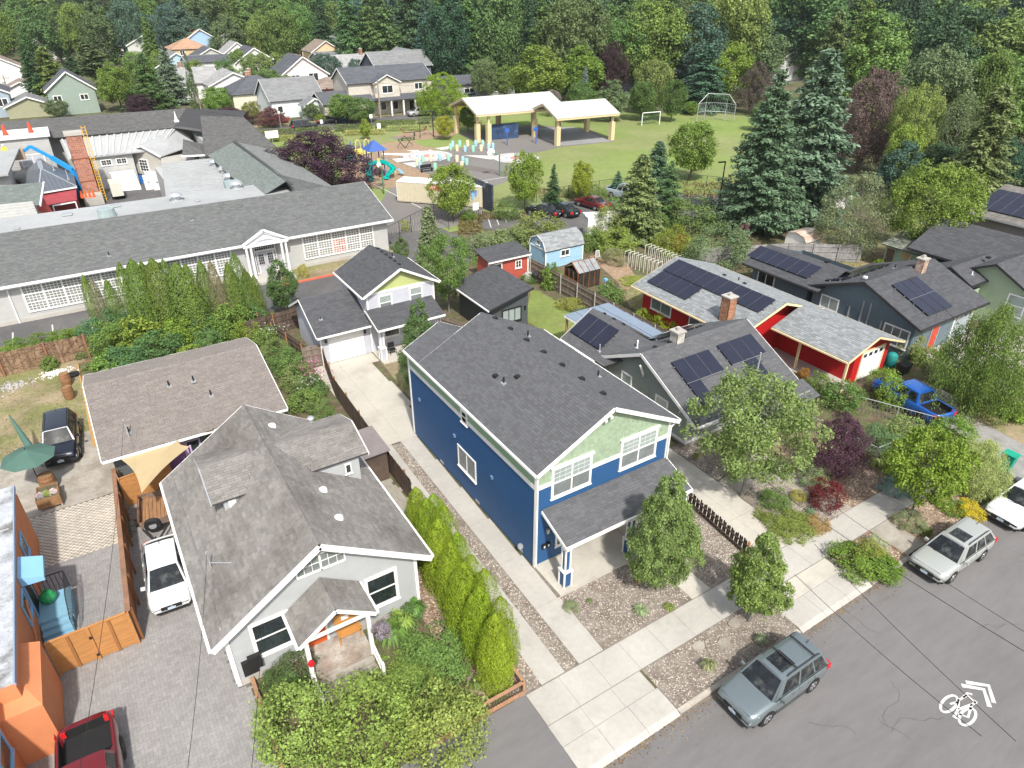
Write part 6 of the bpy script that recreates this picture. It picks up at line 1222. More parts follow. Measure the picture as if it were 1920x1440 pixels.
def car(name,label,cat,loc,rz,paint_m,L=4.6,W=1.8,H=1.65,belt=.98,hood=.98,kind='wagon',lower=None,group=None,deck=None,roofbars=False,sunroof=False,wb=2.65,wr=.33,glass=None,badge='oval',seg=None,ckey=None):
 t=thing(name,label,cat,loc,group,world=False,rz=rz);g=glass or CARGLASS
 hl=L/2;fx=hl-.95;rx=fx-wb
 K=dict(wagon=dict(wsb=hl-1.25,wst=hl-1.95,rt=-hl+.62,rb=-hl+.16),suv=dict(wsb=hl-1.2,wst=hl-1.8,rt=-hl+.5,rb=-hl+.12),hatch=dict(wsb=hl-.85,wst=hl-1.75,rt=-hl+1.05,rb=-hl+.2),sedan=dict(wsb=hl-1.35,wst=hl-2.05,rt=-hl+1.45,rb=-hl+.85),van=dict(wsb=hl-.95,wst=hl-1.75,rt=-hl+.35,rb=-hl+.08),pickup=dict(wsb=hl-1.35,wst=hl-1.95,rt=hl-3.35,rb=hl-3.6))[kind]
 st=MB();xs_=np.linspace(-hl,hl,41);hb=belt
 def top(x):
  if kind=='pickup' and x<K['rb']:return deck or belt+.02
  if x>K['wsb']:
   q=(x-K['wsb'])/(hl-K['wsb']);return lerp(hb,hood-.16,q**1.6)if q<.93 else hood-.16-(q-.93)/.07*.16
  if kind=='sedan' and x<K['rb']:q=(K['rb']-x)/(hl+K['rb']);return hb+.03-.03*q-(.14 if q>.93 else 0)
  return hb-(.1 if x<-hl+.04 else 0)
 def hw(x):
  q=abs(x)/hl;return W/2*(1-.03*q*q-(.17*max(0,(q-.84)/.16)**2))
 def bot(x):q=abs(x)/hl;return .24+.1*max(0,(q-.8)/.2)
 sec=[];ns=0
 for x in xs_:
  w_,zt,zb=hw(x),top(x),bot(x);bed=kind=='pickup' and-hl+.1<x<K['rb']-.08
  pr=[(0,zb),(w_*.86,zb),(w_*.97,zb+.07),(w_,zb+.26),(w_*.995,lerp(zb,zt,.62)),(w_*.965,zt-.09),(w_*.9,zt-.01)]
  pr+=[(w_*.84,zt-.02),(w_*.83,.68),(0,.68)]if bed else[(w_*.75,zt+.018),(w_*.4,zt+.035),(0,zt+.04)]
  full=[(x,y,z)for y,z in pr]+[(x,-y,z)for y,z in pr[::-1][1:-1]];sec.append(full);ns=len(full)
 P=[p for s_ in sec for p in s_];F=[]
 for i in range(len(sec)-1):
  for j in range(ns):F.append((i*ns+j,i*ns+(j+1)%ns,(i+1)*ns+(j+1)%ns,(i+1)*ns+j))
 F+=[tuple(range(ns))[::-1],tuple((len(sec)-1)*ns+j for j in range(ns))];st.add(P,F)
 if kind=='pickup':
  st2=MB();w_=hw(-1)*.825;st2.box(-hl+.12,K['rb']-.1,-w_,w_,.685,.7);obj('bed_liner',st2,BLACK,t)
  st2=MB();st2.box(-hl+.1,K['rb']-.1,w_-.01,w_+.004,.69,belt-.02);st2.box(-hl+.1,K['rb']-.1,-w_-.004,-w_+.01,.69,belt-.02);st2.box(K['rb']-.12,K['rb']-.1,-w_,w_,.69,belt-.02);st2.box(-hl+.11,-hl+.13,-w_,w_,.69,belt-.05);obj('bed_wall',st2,BLACK,t)
 obj('body',st,paint_m,t,smooth=True)
 lo=MB();lo.box(-hl+.3,hl-.3,-W/2+.1,W/2-.1,.16,.27);obj('underbody',lo,BLACK,t)
 if lower:
  obj('sill_cladding',MB().box(rx+wr+.1,fx-wr-.1,-W/2-.006,W/2+.006,.24,.4),lower,t);obj('lower_bumper',MB().box(hl-.32,hl-.02,-W/2*.82,W/2*.82,.26,.46),lower,t);obj('lower_bumper',MB().box(-hl+.0,-hl+.3,-W/2*.82,W/2*.82,.3,.5),lower,t)
 wb_,wt=hw(0)*.9,hw(0)*.68;z0,z1=belt-.03,H;A,B_,C_,D=K['wsb'],K['wst'],K['rt'],K['rb'];nose=.06
 def side(sg):
  return[(A-.05,sg*wb_,z0),(B_,sg*wt,z1-.06),(C_,sg*wt,z1-.07),(D,sg*wb_,z0)]
 gb=MB()
 for sg in(1,-1):s_=side(sg);gb.add(s_,[(0,1,2,3)if sg<0 else(3,2,1,0)])
 rf=[];nX,nY=7,7
 for i in range(nX):
  for j in range(nY):
   u,v=i/(nX-1),j/(nY-1)*2-1;x=lerp(C_-.02,B_+.02,u);rf.append((x,v*(wt+.015),z1-.06+.06*(1-v**4)*(1-.25*(2*u-1)**4)-.01*abs(2*u-1)**3))
 gb.add(rf,[(i*nY+j,(i+1)*nY+j,(i+1)*nY+j+1,i*nY+j+1)for i in range(nX-1)for j in range(nY-1)])
 gb.add([(A,wb_,z0),(A,-wb_,z0),(B_,-wt,z1-.06),(B_,wt,z1-.06)],[(0,3,2,1)]);gb.add([(D,wb_,z0),(D,-wb_,z0),(C_,-wt,z1-.07),(C_,wt,z1-.07)],[(0,1,2,3)])
 obj('cabin',gb,paint_m,t,smooth=False)
 def patch4(q,u0,u1,v0,v1,off,bulge=0,n=5):
  q=[Vector(p)for p in q];N_=(q[1]-q[0]).cross(q[3]-q[0]).normalized();V=[]
  for i in range(n):
   for j in range(n):
    u,v=lerp(u0,u1,i/(n-1)),lerp(v0,v1,j/(n-1));p=q[0].lerp(q[1],u).lerp(q[3].lerp(q[2],u),v);V.append(p+N_*(off+bulge*(1-(2*u-1)**2)))
  return V,[(i*n+j,(i+1)*n+j,(i+1)*n+j+1,i*n+j+1)for i in range(n-1)for j in range(n-1)]
 m_=MB();m_.add(*patch4([(A+.02,-wb_,z0),(A+.02,wb_,z0),(B_,wt,z1-.06),(B_,-wt,z1-.06)],.05,.95,.02,.94,.012,.06));obj('windshield',m_,g,t,smooth=True)
 m_=MB();m_.add(*patch4([(D,wb_,z0),(D,-wb_,z0),(C_,-wt,z1-.07),(C_,wt,z1-.07)],.08,.92,.25 if kind in('wagon','suv','van')else .08,.92,.012,.04));obj('rear_window',m_,g,t,smooth=True)
 segs=seg or dict(wagon=[.13,.42,.46,.7,.73,.95],suv=[.12,.42,.46,.72,.75,.95],hatch=[.12,.45,.48,.78],sedan=[.15,.5,.53,.84],van=[.1,.34,.37,.64,.67,.94],pickup=[.15,.55,.6,.93])[kind]
 for sg in(1,-1):
  s_=[Vector(p)for p in side(sg)];Lb,Lt=(s_[3].x-s_[0].x),(s_[2].x-s_[1].x)
  for k in range(0,len(segs),2):
   u0,u1=segs[k],segs[k+1];V=[]
   for(u,v)in((u0,.1),(u1,.1),(u1,.88),(u0,.88)):
    xb=s_[0].x+Lb*u;xt=s_[1].x+Lt*u;x=lerp(xb,xt,v);lim0=lerp(s_[0].x,s_[1].x,v)-.08;lim1=lerp(s_[3].x,s_[2].x,v)+.07
    V.append((max(min(x,lim0),lim1),lerp(s_[0].y,s_[1].y,v)+sg*.008,lerp(z0,z1-.065,v)))
   m_=MB();m_.add(V,[(0,1,2,3)if sg>0 else(3,2,1,0)]);obj('side_window',m_,g,t)
  m_=MB();m_.bar((A-.35,sg*(W/2-.02),belt+.03),(A-.35,sg*(W/2+.16),belt+.06),.1,.13);obj('mirror',m_,paint_m,t)
  m_=MB();m_.add([(hl-.06,sg*W*.27,hood-.33),(hl-.1,sg*W*.44,hood-.33),(hl-.42,sg*W*.482,hood-.17),(hl-.3,sg*W*.33,hood-.13),(hl-.01,sg*W*.27,hood-.46),(hl-.07,sg*W*.44,hood-.46)],[(0,1,2,3),(4,5,1,0),(3,2,1,0),(0,1,5,4)]);obj('headlight',m_,M('headlight',(.6,.62,.62),rough=.1,var=.3,scale=8,spec=.8),t)
  m_=MB();m_.box(-hl-.012,-hl+.2,sg*W*.36-.09,sg*W*.36+.11*1,belt-.3,belt-.05);m_.box(-hl+.02,-hl+.25,sg*(W*.47-.02)-.03,sg*(W*.47)+.012,belt-.3,belt-.05);obj('taillight',m_,paint('tail_red',(.5,.02,.02),rough=.2),t)
  for k in(.33,.62):m_=MB();xx=lerp(A,D,k);m_.bar((xx+.1,sg*(W/2+.004),belt-.14),(xx-.08,sg*(W/2+.004),belt-.14),.025,.025);obj('door_handle',m_,paint_m,t)
  for wx in(fx,rx):
   m_=MB();m_.cyl((wx,sg*(W/2-.2),wr+.0),(wx,sg*(W/2+.004),wr),wr*1.14,wr*1.14,20);obj('wheel_arch',m_,BLACK,t)
   m_=MB();m_.cyl((wx,sg*(W/2-.2),wr),(wx,sg*(W/2+.014),wr),wr,wr,22);wh=obj('tyre',m_,RUBBER,t)
   m_=MB();m_.cyl((wx,sg*(W/2),wr),(wx,sg*(W/2+.02),wr),wr*.66,wr*.62,16)
   obj('rim',m_,RIM if ckey!='dark' else DARKM,wh);m_=MB()
   for q in range(5):a=q*1.2566;m_.bar((wx+math.cos(a+.6)*wr*.25,sg*(W/2+.0215),wr+math.sin(a+.6)*wr*.25),(wx+math.cos(a+.6)*wr*.56,sg*(W/2+.0215),wr+math.sin(a+.6)*wr*.56),.07,.006,up=(0,1,0))
   obj('spoke_gap',m_,BLACK,wh)
 m_=MB();m_.box(hl-.05,hl+.012,-W*.24,W*.24,hood-.5,hood-.3);gr=obj('grille',m_,BLACK,t);m_=MB();m_.cyl((hl+.01,0,hood-.4),(hl+.02,0,hood-.4),.07,.07,12);obj('badge',m_,RIM,gr)
 m_=MB();m_.box(hl-.08,hl+.01,-W*.36,W*.36,.3,.4);obj('bumper_intake',m_,BLACK,t)
 for sx in(1,-1):m_=MB();m_.box(sx*(hl+.0)-.01,sx*(hl+.012)+.01,-.16,.16,.42 if sx>0 else .55,.55 if sx>0 else .68);obj('licence_plate',m_,M('plate',(.42,.5,.6),var=.3,scale=12),t)
 sm_=MB()
 for sg in(1,-1):
  sm_.bar((hl-.12,sg*W*.37,hood-.135),(A-.02,sg*W*.415,belt+.002),.014,.01)
  for k in(.06,.44,.72):xx=lerp(A,D,k);sm_.bar((xx,sg*(W/2+.001),.36),(xx,sg*(W/2-.03),belt-.06),.012,.012)
  sm_.bar((A-.1,sg*(wb_+.012),belt-.012),(D+.1,sg*(wb_+.012),belt-.012),.02,.02)
 sm_.bar((hl-.1,-W*.37,hood-.135),(hl-.1,W*.37,hood-.135),.012,.01);stuff(obj('panel_gaps',sm_,BLACK,t))
 m_=MB();m_.bar((hl-1.18,-W*.22,belt+.045),(hl-1.28,W*.05,belt+.07),.02,.015);obj('wiper',m_,BLACK,t)
 if roofbars:
  for sg in(1,-1):m_=MB();m_.tube([(B_-.25,sg*(wt-.03),z1-.02),(B_-.35,sg*(wt-.03),z1+.04),(C_+.25,sg*(wt-.03),z1+.04),(C_+.15,sg*(wt-.03),z1-.02)],.022,6);obj('roof_rail',m_,DARKM,t)
  if roofbars==2:
   for q in(.35,.8):m_=MB();x=lerp(B_,C_,q);m_.bar((x,-wt+.03,z1+.06),(x,wt-.03,z1+.06),.06,.025);obj('cross_bar',m_,DARKM,t)
 if sunroof:m_=MB();m_.add(*patch4([(B_-.95,-wt*.62,z1+.004),(B_-.2,-wt*.62,z1+.004),(B_-.2,wt*.62,z1+.004),(B_-.95,wt*.62,z1+.004)],0,1,0,1,.002));obj('sunroof',m_,g,t)
 if kind in('wagon','suv','hatch'):m_=MB();m_.cyl((C_+.2,0,z1),(C_+.02,0,z1+.12),.015,.01,5);obj('antenna',m_,BLACK,t)
 return t
PI=math.pi
car('parked_suv','metallic grey green estate suv with open sunroof parked at the kerb nearest the bicycle marking','car',(17.75,9.0,-.12),PI,carpaint('sage_metal',(.2,.24,.255),.5),L=4.6,W=1.8,H=1.68,kind='suv',lower=paint('dark_cladding',(.06,.065,.065)),roofbars=2,sunroof=True,wr=.34,wb=2.64)
car('parked_wagon','pale silver green estate wagon with dark sunroof parked behind the planted verge','car',(30.75,9.15,-.12),PI,carpaint('pale_silver',(.46,.475,.455),.35),L=4.75,W=1.76,H=1.5,belt=.9,hood=.93,kind='wagon',roofbars=1,sunroof=True,wr=.32)
car('parked_van','white rounded saloon parked at the right edge behind the wagon','car',(37.6,9.1,-.12),PI,carpaint('gloss_white',(.74,.75,.76),0),L=5.0,W=1.86,H=1.5,belt=.92,hood=.92,kind='sedan',wr=.32)
car('hatchback','white hatchback parked nose out beside the grey bungalow','car',(-1.4,27.6,.01),-PI/2-.06,carpaint('gloss_white',(.74,.75,.76),0),L=4.5,W=1.76,H=1.48,belt=.92,hood=.95,kind='hatch',wr=.32)
car('compact_suv','black crossover parked under the green umbrella on the worn concrete pad','car',(-4.95,42.3,.01),-PI/2-.06,carpaint('midnight_blue',(.012,.015,.03),.3),L=4.6,W=1.85,H=1.68,kind='suv',lower=BLACK,roofbars=1,wr=.36)
car('pickup_truck','bright blue crew cab pickup with black bed parked on the gravel drive','pickup truck',(41.9,18.0,.01),PI/2-.18,carpaint('vivid_blue',(.01,.11,.47),.3),L=5.1,W=1.9,H=1.75,belt=1.08,hood=1.1,kind='pickup',wr=.38,wb=3.1,ckey='dark')
car('pickup_truck','dark red pickup with ribbed grey bed liner at the bottom edge of the paver yard','pickup truck',(-5.1,18.1,.0),-PI/2-.02,carpaint('dark_red',(.16,.008,.012),.2),L=5.4,W=1.95,H=1.8,belt=1.2,hood=1.1,kind='pickup',wr=.38,wb=3.3,ckey='dark')
yl={}
car('sedan','black saloon at the left end of the car park beside the dark green one','car',(45.7,65.6,0),math.radians(112),carpaint('black_paint',(.012,.012,.014),.2),L=4.6,W=1.78,H=1.42,belt=.9,hood=.9,kind='sedan',wr=.31)
car('sedan','dark green black saloon with red rear lights in the middle of the car park','car',(47.9,64.8,0),math.radians(100),carpaint('green_black',(.01,.02,.02),.2),L=4.6,W=1.78,H=1.42,belt=.9,hood=.9,kind='sedan',wr=.31)
car('sedan','maroon saloon parked alone in the school car park','car',(52.6,65.2,0),math.radians(100),carpaint('maroon_paint',(.14,.012,.018),.3),L=4.7,W=1.8,H=1.42,belt=.9,hood=.9,kind='sedan',wr=.31)
car('pickup_truck','silver blue crew cab pickup half hidden by bushes in the car park','pickup truck',(58.6,66.0,0),math.radians(-75),carpaint('silver_blue',(.42,.48,.55),.4),L=5.4,W=1.95,H=1.85,belt=1.15,hood=1.15,kind='pickup',wr=.38,wb=3.3)
car('minivan','silver minivan parked on the far street before the manor house','car',(63.4,136.6,-.012),PI,carpaint('silver',(.5,.5,.52),.4),L=5.0,W=1.9,H=1.75,belt=1.05,hood=1.0,kind='van',wr=.33)
car('parked_suv','black suv on the far street beside the hedge','car',(38.6,134.3,-.012),0,carpaint('black_paint',(.012,.012,.014),.2),L=4.9,W=1.85,H=1.75,kind='suv',roofbars=1,wr=.36)
car('sedan','dark grey saloon on the far side of the far street under a round green tree','car',(44.6,138.2,-.012),0,carpaint('charcoal_paint',(.04,.045,.05),.3),L=4.6,W=1.8,H=1.45,belt=.92,hood=.92,kind='sedan',wr=.32)
car('sedan','red car in a driveway left of the large white cottage','car',(36.9,144.5,0),1.9,carpaint('red_paint',(.35,.01,.015),.2),L=4.4,W=1.75,H=1.45,belt=.9,hood=.9,kind='sedan',wr=.31)
car('hatchback','dark blue car in front of the pale manor garage','car',(50.9,141.5,0),PI/2,carpaint('navy_paint',(.02,.03,.06),.3),L=4.4,W=1.8,H=1.6,kind='suv',wr=.34)
car('hatchback','silver car deep in shade left of the recycling bins on the far street','car',(47.5,143.0,0),.3,carpaint('silver',(.5,.5,.52),.4),L=4.4,W=1.75,H=1.45,belt=.9,hood=.9,kind='hatch',wr=.31)
car('sedan','grey blue car parked beyond the pavilions under trees','car',at(1095*0+885,186),.2,carpaint('silver_blue',(.42,.48,.55),.4),L=4.6,W=1.8,H=1.5,kind='suv',wr=.33)
def van(loc,rz,lab):
 t=thing('work_van',lab,'van',loc,None,False,rz);Wp=carpaint('gloss_white',(.74,.75,.76),0)
 m_=MB();m_.prism([(-2.7,-.98),(1.9,-.98),(2.6,-.85),(2.6,.85),(1.9,.98),(-2.7,.98)],.35,1.1);obj('lower_body',m_,Wp,t)
 m_=MB();m_.add([(-2.7,-.98,1.1),(1.5,-.98,1.1),(1.5,.98,1.1),(-2.7,.98,1.1),(-2.65,-.85,2.15),(.9,-.85,2.15),(.9,.85,2.15),(-2.65,.85,2.15)],[(4,5,6,7),(0,1,5,4),(1,2,6,5),(2,3,7,6),(3,0,4,7)]);obj('cargo_body',m_,Wp,t);obj('windshield',MB().add([(1.52,-.85,1.15),(1.52,.85,1.15),(.95,.75,2.08),(.95,-.75,2.08)],[(0,1,2,3)]),CARGLASS,t)
 m_=MB()
 for x in(-2.2,-.6,.8):m_.bar((x,-.9,2.3),(x,.9,2.3),.06,.06)
 for y in(-.7,-.3,.3,.7):m_.bar((-2.9,y,2.36),(1.4,y,2.36),.05,.07)
 obj('ladder_rack',m_,FACW,t);
 for x in(-1.9,1.6):
  for y in(-.99,.8):obj('wheel',MB().cyl((x,y,.36),(x,y+.19,.36),.36,.36,16),RUBBER,t)
van(at(1142,440),math.radians(-24),'white van with ladder rack parked behind the yellow green shrubs of the car park')
t=thing('utility_trailer','old utility trailer with plank bed, mesh sides and spare wheel behind the white hatchback','trailer',(-1.2,32.4,0),world=False,rz=-.12);PL=M('weathered_plank',(.3,.16,.08),var=.3,streak=(6,1,6),scale=2)
for i in range(7):obj('plank',MB().box(-.62+i*.18,-.46+i*.18,-1.1,1.2,.6,.63),PL,t)
for sg in(-1,1):
 obj('side_panel',MB().box(sg*.66-.02,sg*.66+.02,-1.1,1.2,.58,.95),M('rusty_steel',(.14,.12,.11),rough=.8,var=.4,second=(.2,.11,.06),sthr=.5,sscale=3),t);obj('fender',MB().box(sg*.86-.16,sg*.86+.16,-.45,.5,.72,.76),DARKM,t)
 w_=obj('tyre',MB().cyl((sg*.76,.02,.36),(sg*.98,.02,.36),.36,.36,20),RUBBER,t);obj('rim',MB().cyl((sg*.97,.02,.36),(sg*.99,.02,.36),.18,.18,12),GREYM,w_)
m_=MB();m_.tube([(-.66,-1.1,.95),(-.66,-1.1,1.2),(-.66,.9,1.2),(-.66,.9,.95)],.025);m_.tube([(-.66,0,.95),(-.66,0,1.2)],.02);obj('rail',m_,RUST,t)
m_=MB();m_.bar((-.6,-1.1,.5),(0,-2.4,.45),.07,.08);m_.bar((.6,-1.1,.5),(0,-2.4,.45),.07,.08);m_.cyl((0,-2.2,.0),(0,-2.2,.7),.04,.04);obj('drawbar',m_,DARKM,t)
w_=obj('spare_tyre',MB().cyl((-.1,-1.32,.72),(-.1,-1.12,.76),.38,.38,20),RUBBER,t);obj('rim',MB().cyl((-.1,-1.34,.72),(-.1,-1.32,.72),.18,.18,12),GREYM,w_)
obj('tailgate',MB().box(-.64,.64,1.2,1.24,.58,.95),MATS['rusty_steel'],t);obj('end_panel',MB().box(-.64,.64,-1.14,-1.1,.58,.95),MATS['rusty_steel'],t)
WOODG=M('grey_fence_board',(.2,.16,.13),rough=.85,var=.2,isl=.2,streak=(5,5,.8),scale=2);WOODP=M('fence_post',(.34,.17,.07),var=.2,scale=2)
CEDAR=M('cedar_board',(.42,.2,.07),rough=.55,var=.2,isl=.16,scale=2.5,streak=(.6,3,6),second=(.26,.1,.035),sthr=.67,sscale=5);CEDARD=M('cedar_trim',(.3,.13,.045),rough=.6,var=.15)
PICK=M('picket_board',(.085,.062,.052),rough=.9,var=.3,isl=.35)
def board_fence(name,lab,pts,hgt=1.8,mat=WOODG,bw=.14,post=True,single=False,postm=None,cat='fence',z=0,rail=True,gap=.008,posts_every=2.4,top_jit=.02,side=1):
 t=thing(name,lab,cat,(pts[0][0],pts[0][1],z));R=random.Random(len(COL.objects));st=MB();pm=[]
 for a,b in zip(pts[:-1],pts[1:]):
  a=Vector((a[0],a[1],z));b=Vector((b[0],b[1],z));d=(b-a);L=d.length;d/=L;nn=Vector((-d.y,d.x,0))*side;k=0.;n=int(L/bw)
  for i in range(n):
   h_=hgt+R.uniform(-top_jit,top_jit);m_=MB()if single else st;o=R.uniform(-.006,.006);x=i*L/n
   m_.frame(a,d,nn,Z_,x+gap/2,x+L/n-gap/2,o,o+.022,.03,h_)
   if single:obj('board',m_,mat,t)
  if rail:
   for zz in(.35,hgt*.55,hgt-.3):rm=MB();rm.frame(a,d,nn,Z_,0,L,-.045,-.004,zz,zz+.09);obj('rail',rm,mat,t)
  if post:
   q=0
   while q<=L+.1:m_=MB();m_.frame(a,d,nn,Z_,min(q,L)-.04,min(q,L)+.04,-.12,-.046,0,hgt+.02);obj('post',m_,postm or mat,t);q+=posts_every
 if not single:stuff(obj('boards',st,mat,t))
 return t
board_fence('board_fence','long weathered grey board fence running from the red shed past the gambrel barn shed',[(33.7,50.2),(33.8,28.5)],1.8,postm=M('pale_post',(.4,.38,.34)),side=1)
board_fence('board_fence','dark board fence with orange posts along the left of the driveway',[(11.5,43.6),(10.75,39.2),(10.55,32.4),(10.5,26.6)],1.55,mat=M('dark_board_fence',(.1,.07,.055),isl=.25,var=.3),postm=WOODP,side=-1)
board_fence('board_fence','grey board gate panel left of the white garage',[(10.2,44.0),(11.5,43.9)],1.7)
board_fence('board_fence','brown fence behind the garage cottage along the school drive',[(7.6,50.5),(15,51.5),(21,52)],1.7,mat=MATS['dark_board_fence'],postm=WOODP)
board_fence('board_fence','low fence running down from the slender tree beside the shrubs',[(9.2,52),(10.6,44.2)],1.6,mat=MATS['dark_board_fence'],postm=WOODP)
board_fence('board_fence','short grey board fence between garage cottage and dark studio',[(20.9,43.8),(22.2,40.5),(23.6,38.4)],1.7)
board_fence('board_fence','long grey board fence behind the slate house',[(49,43.8),(57.5,40.2),(63.2,36)],1.8,mat=M('pale_grey_board',(.26,.25,.25),isl=.15,var=.2))
t=thing('picket_fence','low dark picket fence between gravel front yard and the bungalow driveway','fence',(22.6,14.4,0));a=Vector((22.9,18.9,0));b=Vector((22.5,14.4,0));d=(b-a).normalized();nn=Vector((-d.y,d.x,0));R=random.Random(3);me0=None
for i in range(32):
 h_=R.uniform(.82,.95);w_=.105;x=i*.142;z=0
 m_=MB();o=0 if i%2 else-.03;m_.add([a+d*(x+w_*xx)+nn*(o+q)+Z_*zz for q in(0,.02)for(xx,zz)in((0,.05),(1,.05),(1,h_-.06),(.7,h_),(.3,h_),(0,h_-.06))],[(0,1,2,3,4,5),(11,10,9,8,7,6)]+[(j,6+j,6+(j+1)%6,(j+1)%6)for j in range(6)]);obj('picket',m_,PICK,t)
for zz in(.25,.65):obj('rail',MB().bar(a+Z_*zz-nn*.06,b+Z_*zz-nn*.06,.04,.08),PICK,t)
obj('post',MB().bar(b-nn*.06,b-nn*.06+Z_*.95,.1,.1,up=(1,0,0)),WOODP,t);obj('post',MB().bar(a-nn*.06,a-nn*.06+Z_*.95,.1,.1,up=(1,0,0)),PICK,t)
def hboards(par,a,b,hgt,mat=CEDAR,bh=.135):
 a,b=Vector(a),Vector(b);d=(b-a).normalized();nn=Vector((-d.y,d.x,0));L=(b-a).length;n=int(hgt/bh)
 for i in range(n):m_=MB();o=random.Random(i).uniform(-.004,.004);m_.frame(a,d,nn,Z_,0,L,-.012+o,.012+o,.05+i*bh,.05+(i+1)*bh-.008);obj('board',m_,mat,par)
t=thing('cedar_gate','new golden cedar board gate and fence across the paver yard beside the orange wall','gate',(-4.6,24.7,0))
for a,b in(((-5.85,24.6),(-4.55,24.6)),((-4.45,24.6),(-3.05,24.6))):
 hboards(t,(*a,0),(*b,0),1.8);mx=(a[0]+b[0])/2;obj('batten',MB().box(mx-.05,mx+.05,24.53,24.57,.05,1.83),CEDARD,t);obj('cap_board',MB().box(a[0],b[0],24.55,24.66,1.84,1.88),CEDAR,t)
for x in(-5.9,-4.5,-3.05):obj('post',MB().box(x-.055,x+.055,24.52,24.63,0,1.88),CEDAR,t)
obj('hinge',MB().box(-4.55,-4.45,24.47,24.52,1.3,1.4),BLACK,t);obj('hinge',MB().box(-4.55,-4.45,24.47,24.52,.3,.4),BLACK,t)
t=thing('cedar_fence','long cedar fence between the paver yard and the white hatchback','fence',(-3,30,0));hboards(t,(-3.0,24.65,0),(-2.48,35.4,0),1.8,mat=M('brown_cedar',(.28,.12,.055),var=.25,isl=.15,scale=2))
obj('cap_board',MB().bar((-3.0,24.6,1.9),(-2.48,35.4,1.9),.2,.05),M('cap_brown',(.24,.13,.08),var=.2),t)
for i in range(6):y=24.75+i*2.1;obj('post',MB().box(-2.93+(y-24.7)*.049,-2.83+(y-24.7)*.049,y-.05,y+.05,0,1.86),M('dark_cedar_post',(.2,.08,.03)),t)
t=thing('cedar_screen','bright cedar board screen behind the utility trailer','fence',(-1,34.4,0));hboards(t,(-2.4,34.35,0),(.1,34.65,0),1.8);obj('cap_board',MB().bar((-2.4,34.35,1.86),(.1,34.65,1.86),.1,.04),CEDAR,t)
t=thing('wattle_fence','tall brown fence overgrown with dry vines at the back of the left yard','fence',(-8,54.3,0));WT=M('wattle_brown',(.24,.16,.1),var=.35,isl=.25,streak=(4,4,.6),scale=2);st=MB();R=random.Random(6)
x=-11.0
while x<-2.6:st.box(x,x+.125,54.35,54.38,.0,1.75+R.uniform(-.08,.08));x+=.13
stuff(obj('boards',st,WT,t));vn=MB()
for _ in range(90):
 p=Vector((R.uniform(-11,-2.8),54.28,R.uniform(.1,1.7)));a=R.choice([0,0,1.57,.5])
 for k in range(6):q=p+Vector((math.cos(a)*.22,R.uniform(-.03,.02),math.sin(a)*.22));q.z=min(max(q.z,0),1.8);vn.cyl(p,q,.012,.012,4,cap=False);p=q;a+=R.uniform(-.5,.5)
stuff(obj('vines',vn,M('dry_vine',(.17,.09,.06),var=.3),t))
for x in(-10.9,-8.0,-5.2,-2.7):obj('post',MB().box(x-.06,x+.06,54.2,54.32,0,1.9),M('rust_post',(.26,.12,.07)),t)
t=thing('timber_wire_fence','low timber framed wire fence at the front corner of the arborvitae bed','fence',(8.2,14.0,0));TR=M('timber_rail',(.36,.2,.12),var=.2)
a=Vector((6.4,14.0,0));b=Vector((9.35,14.0,0));c=Vector((9.35,15.2,0))
for p,q in((a,b),(b,c)):
 obj('rail',MB().bar(p+Z_*.68,q+Z_*.68,.12,.05),TR,t);obj('rail',MB().bar(p+Z_*.1,q+Z_*.1,.05,.09),TR,t);mm=MB();mesh_fence(mm,p,q,.12,.66,.12,.008);stuff(obj('wire_mesh',mm,DARKM,t))
for p in(a,b,c):obj('post',MB().bar(p,p+Z_*.7,.09,.09,up=(1,0,0)),TR,t)
edg=MB();edg.box(.45,.6,13.2,20.1,-.02,.35);e_=tag(obj('timber_edging',edg,TR),'dark timber retaining edge between paver drive and bungalow front bed','garden edging');tag(obj('timber_edging',MB().box(5.5,9.4,13.95,14.05,-.05,.12),TR),'straight timber edging below the low wire fence','garden edging')
def chain(name,lab,pts,hgt,mat=GREYM,st=.22):
 t=thing(name,lab,'fence',(pts[0][0],pts[0][1],0));mm=MB()
 for a,b in zip(pts[:-1],pts[1:]):
  a,b=Vector((a[0],a[1],0)),Vector((b[0],b[1],0));n=max(1,round((b-a).length/2.6));obj('top_rail',MB().tube([a+Z_*hgt,b+Z_*hgt],.025),mat,t)
  for i in range(n+1):p=a.lerp(b,i/n);obj('post',MB().cyl(p,p+Z_*(hgt+.04),.032,.032,6),mat,t)
  mesh_fence(mm,a,b,.05,hgt-.03,st,.009)
 stuff(obj('wire_mesh',mm,mat,t));return t
chain('chain_link_fence','galvanised chain link fence through the leafy front gardens right of the big street tree',[(30.2,21.6),(33.8,21.2),(34.4,15.6),(36.2,15.4)],1.15)
chain('chain_link_fence','chain link fence beside the blue pickup drive',[(38.5,19.8),(40.6,15.2)],1.1)
BF=paint('black_fence',(.02,.022,.022));chain('school_gate_fence','black mesh gates and fence right of the front school wing',[(25.9,65.6),(29.8,68.2),(33.9,70.7),(33.8,66.9)],1.9,BF,.5)
chain('school_fence','black mesh fence in front of the cream shipping container',[(32.4,69.5),(38.0,67.5),(41.2,69.2),(41.4,66.6)],1.4,BF,.5)
chain('field_fence','black mesh fence between car park shrubs and playing field',[(48,70.5),(60,70),(70,66.5),(74.5,60.5)],1.5,BF,.6)
GU=M('umbrella_green',(.08,.16,.13),var=.08,trans=.15);
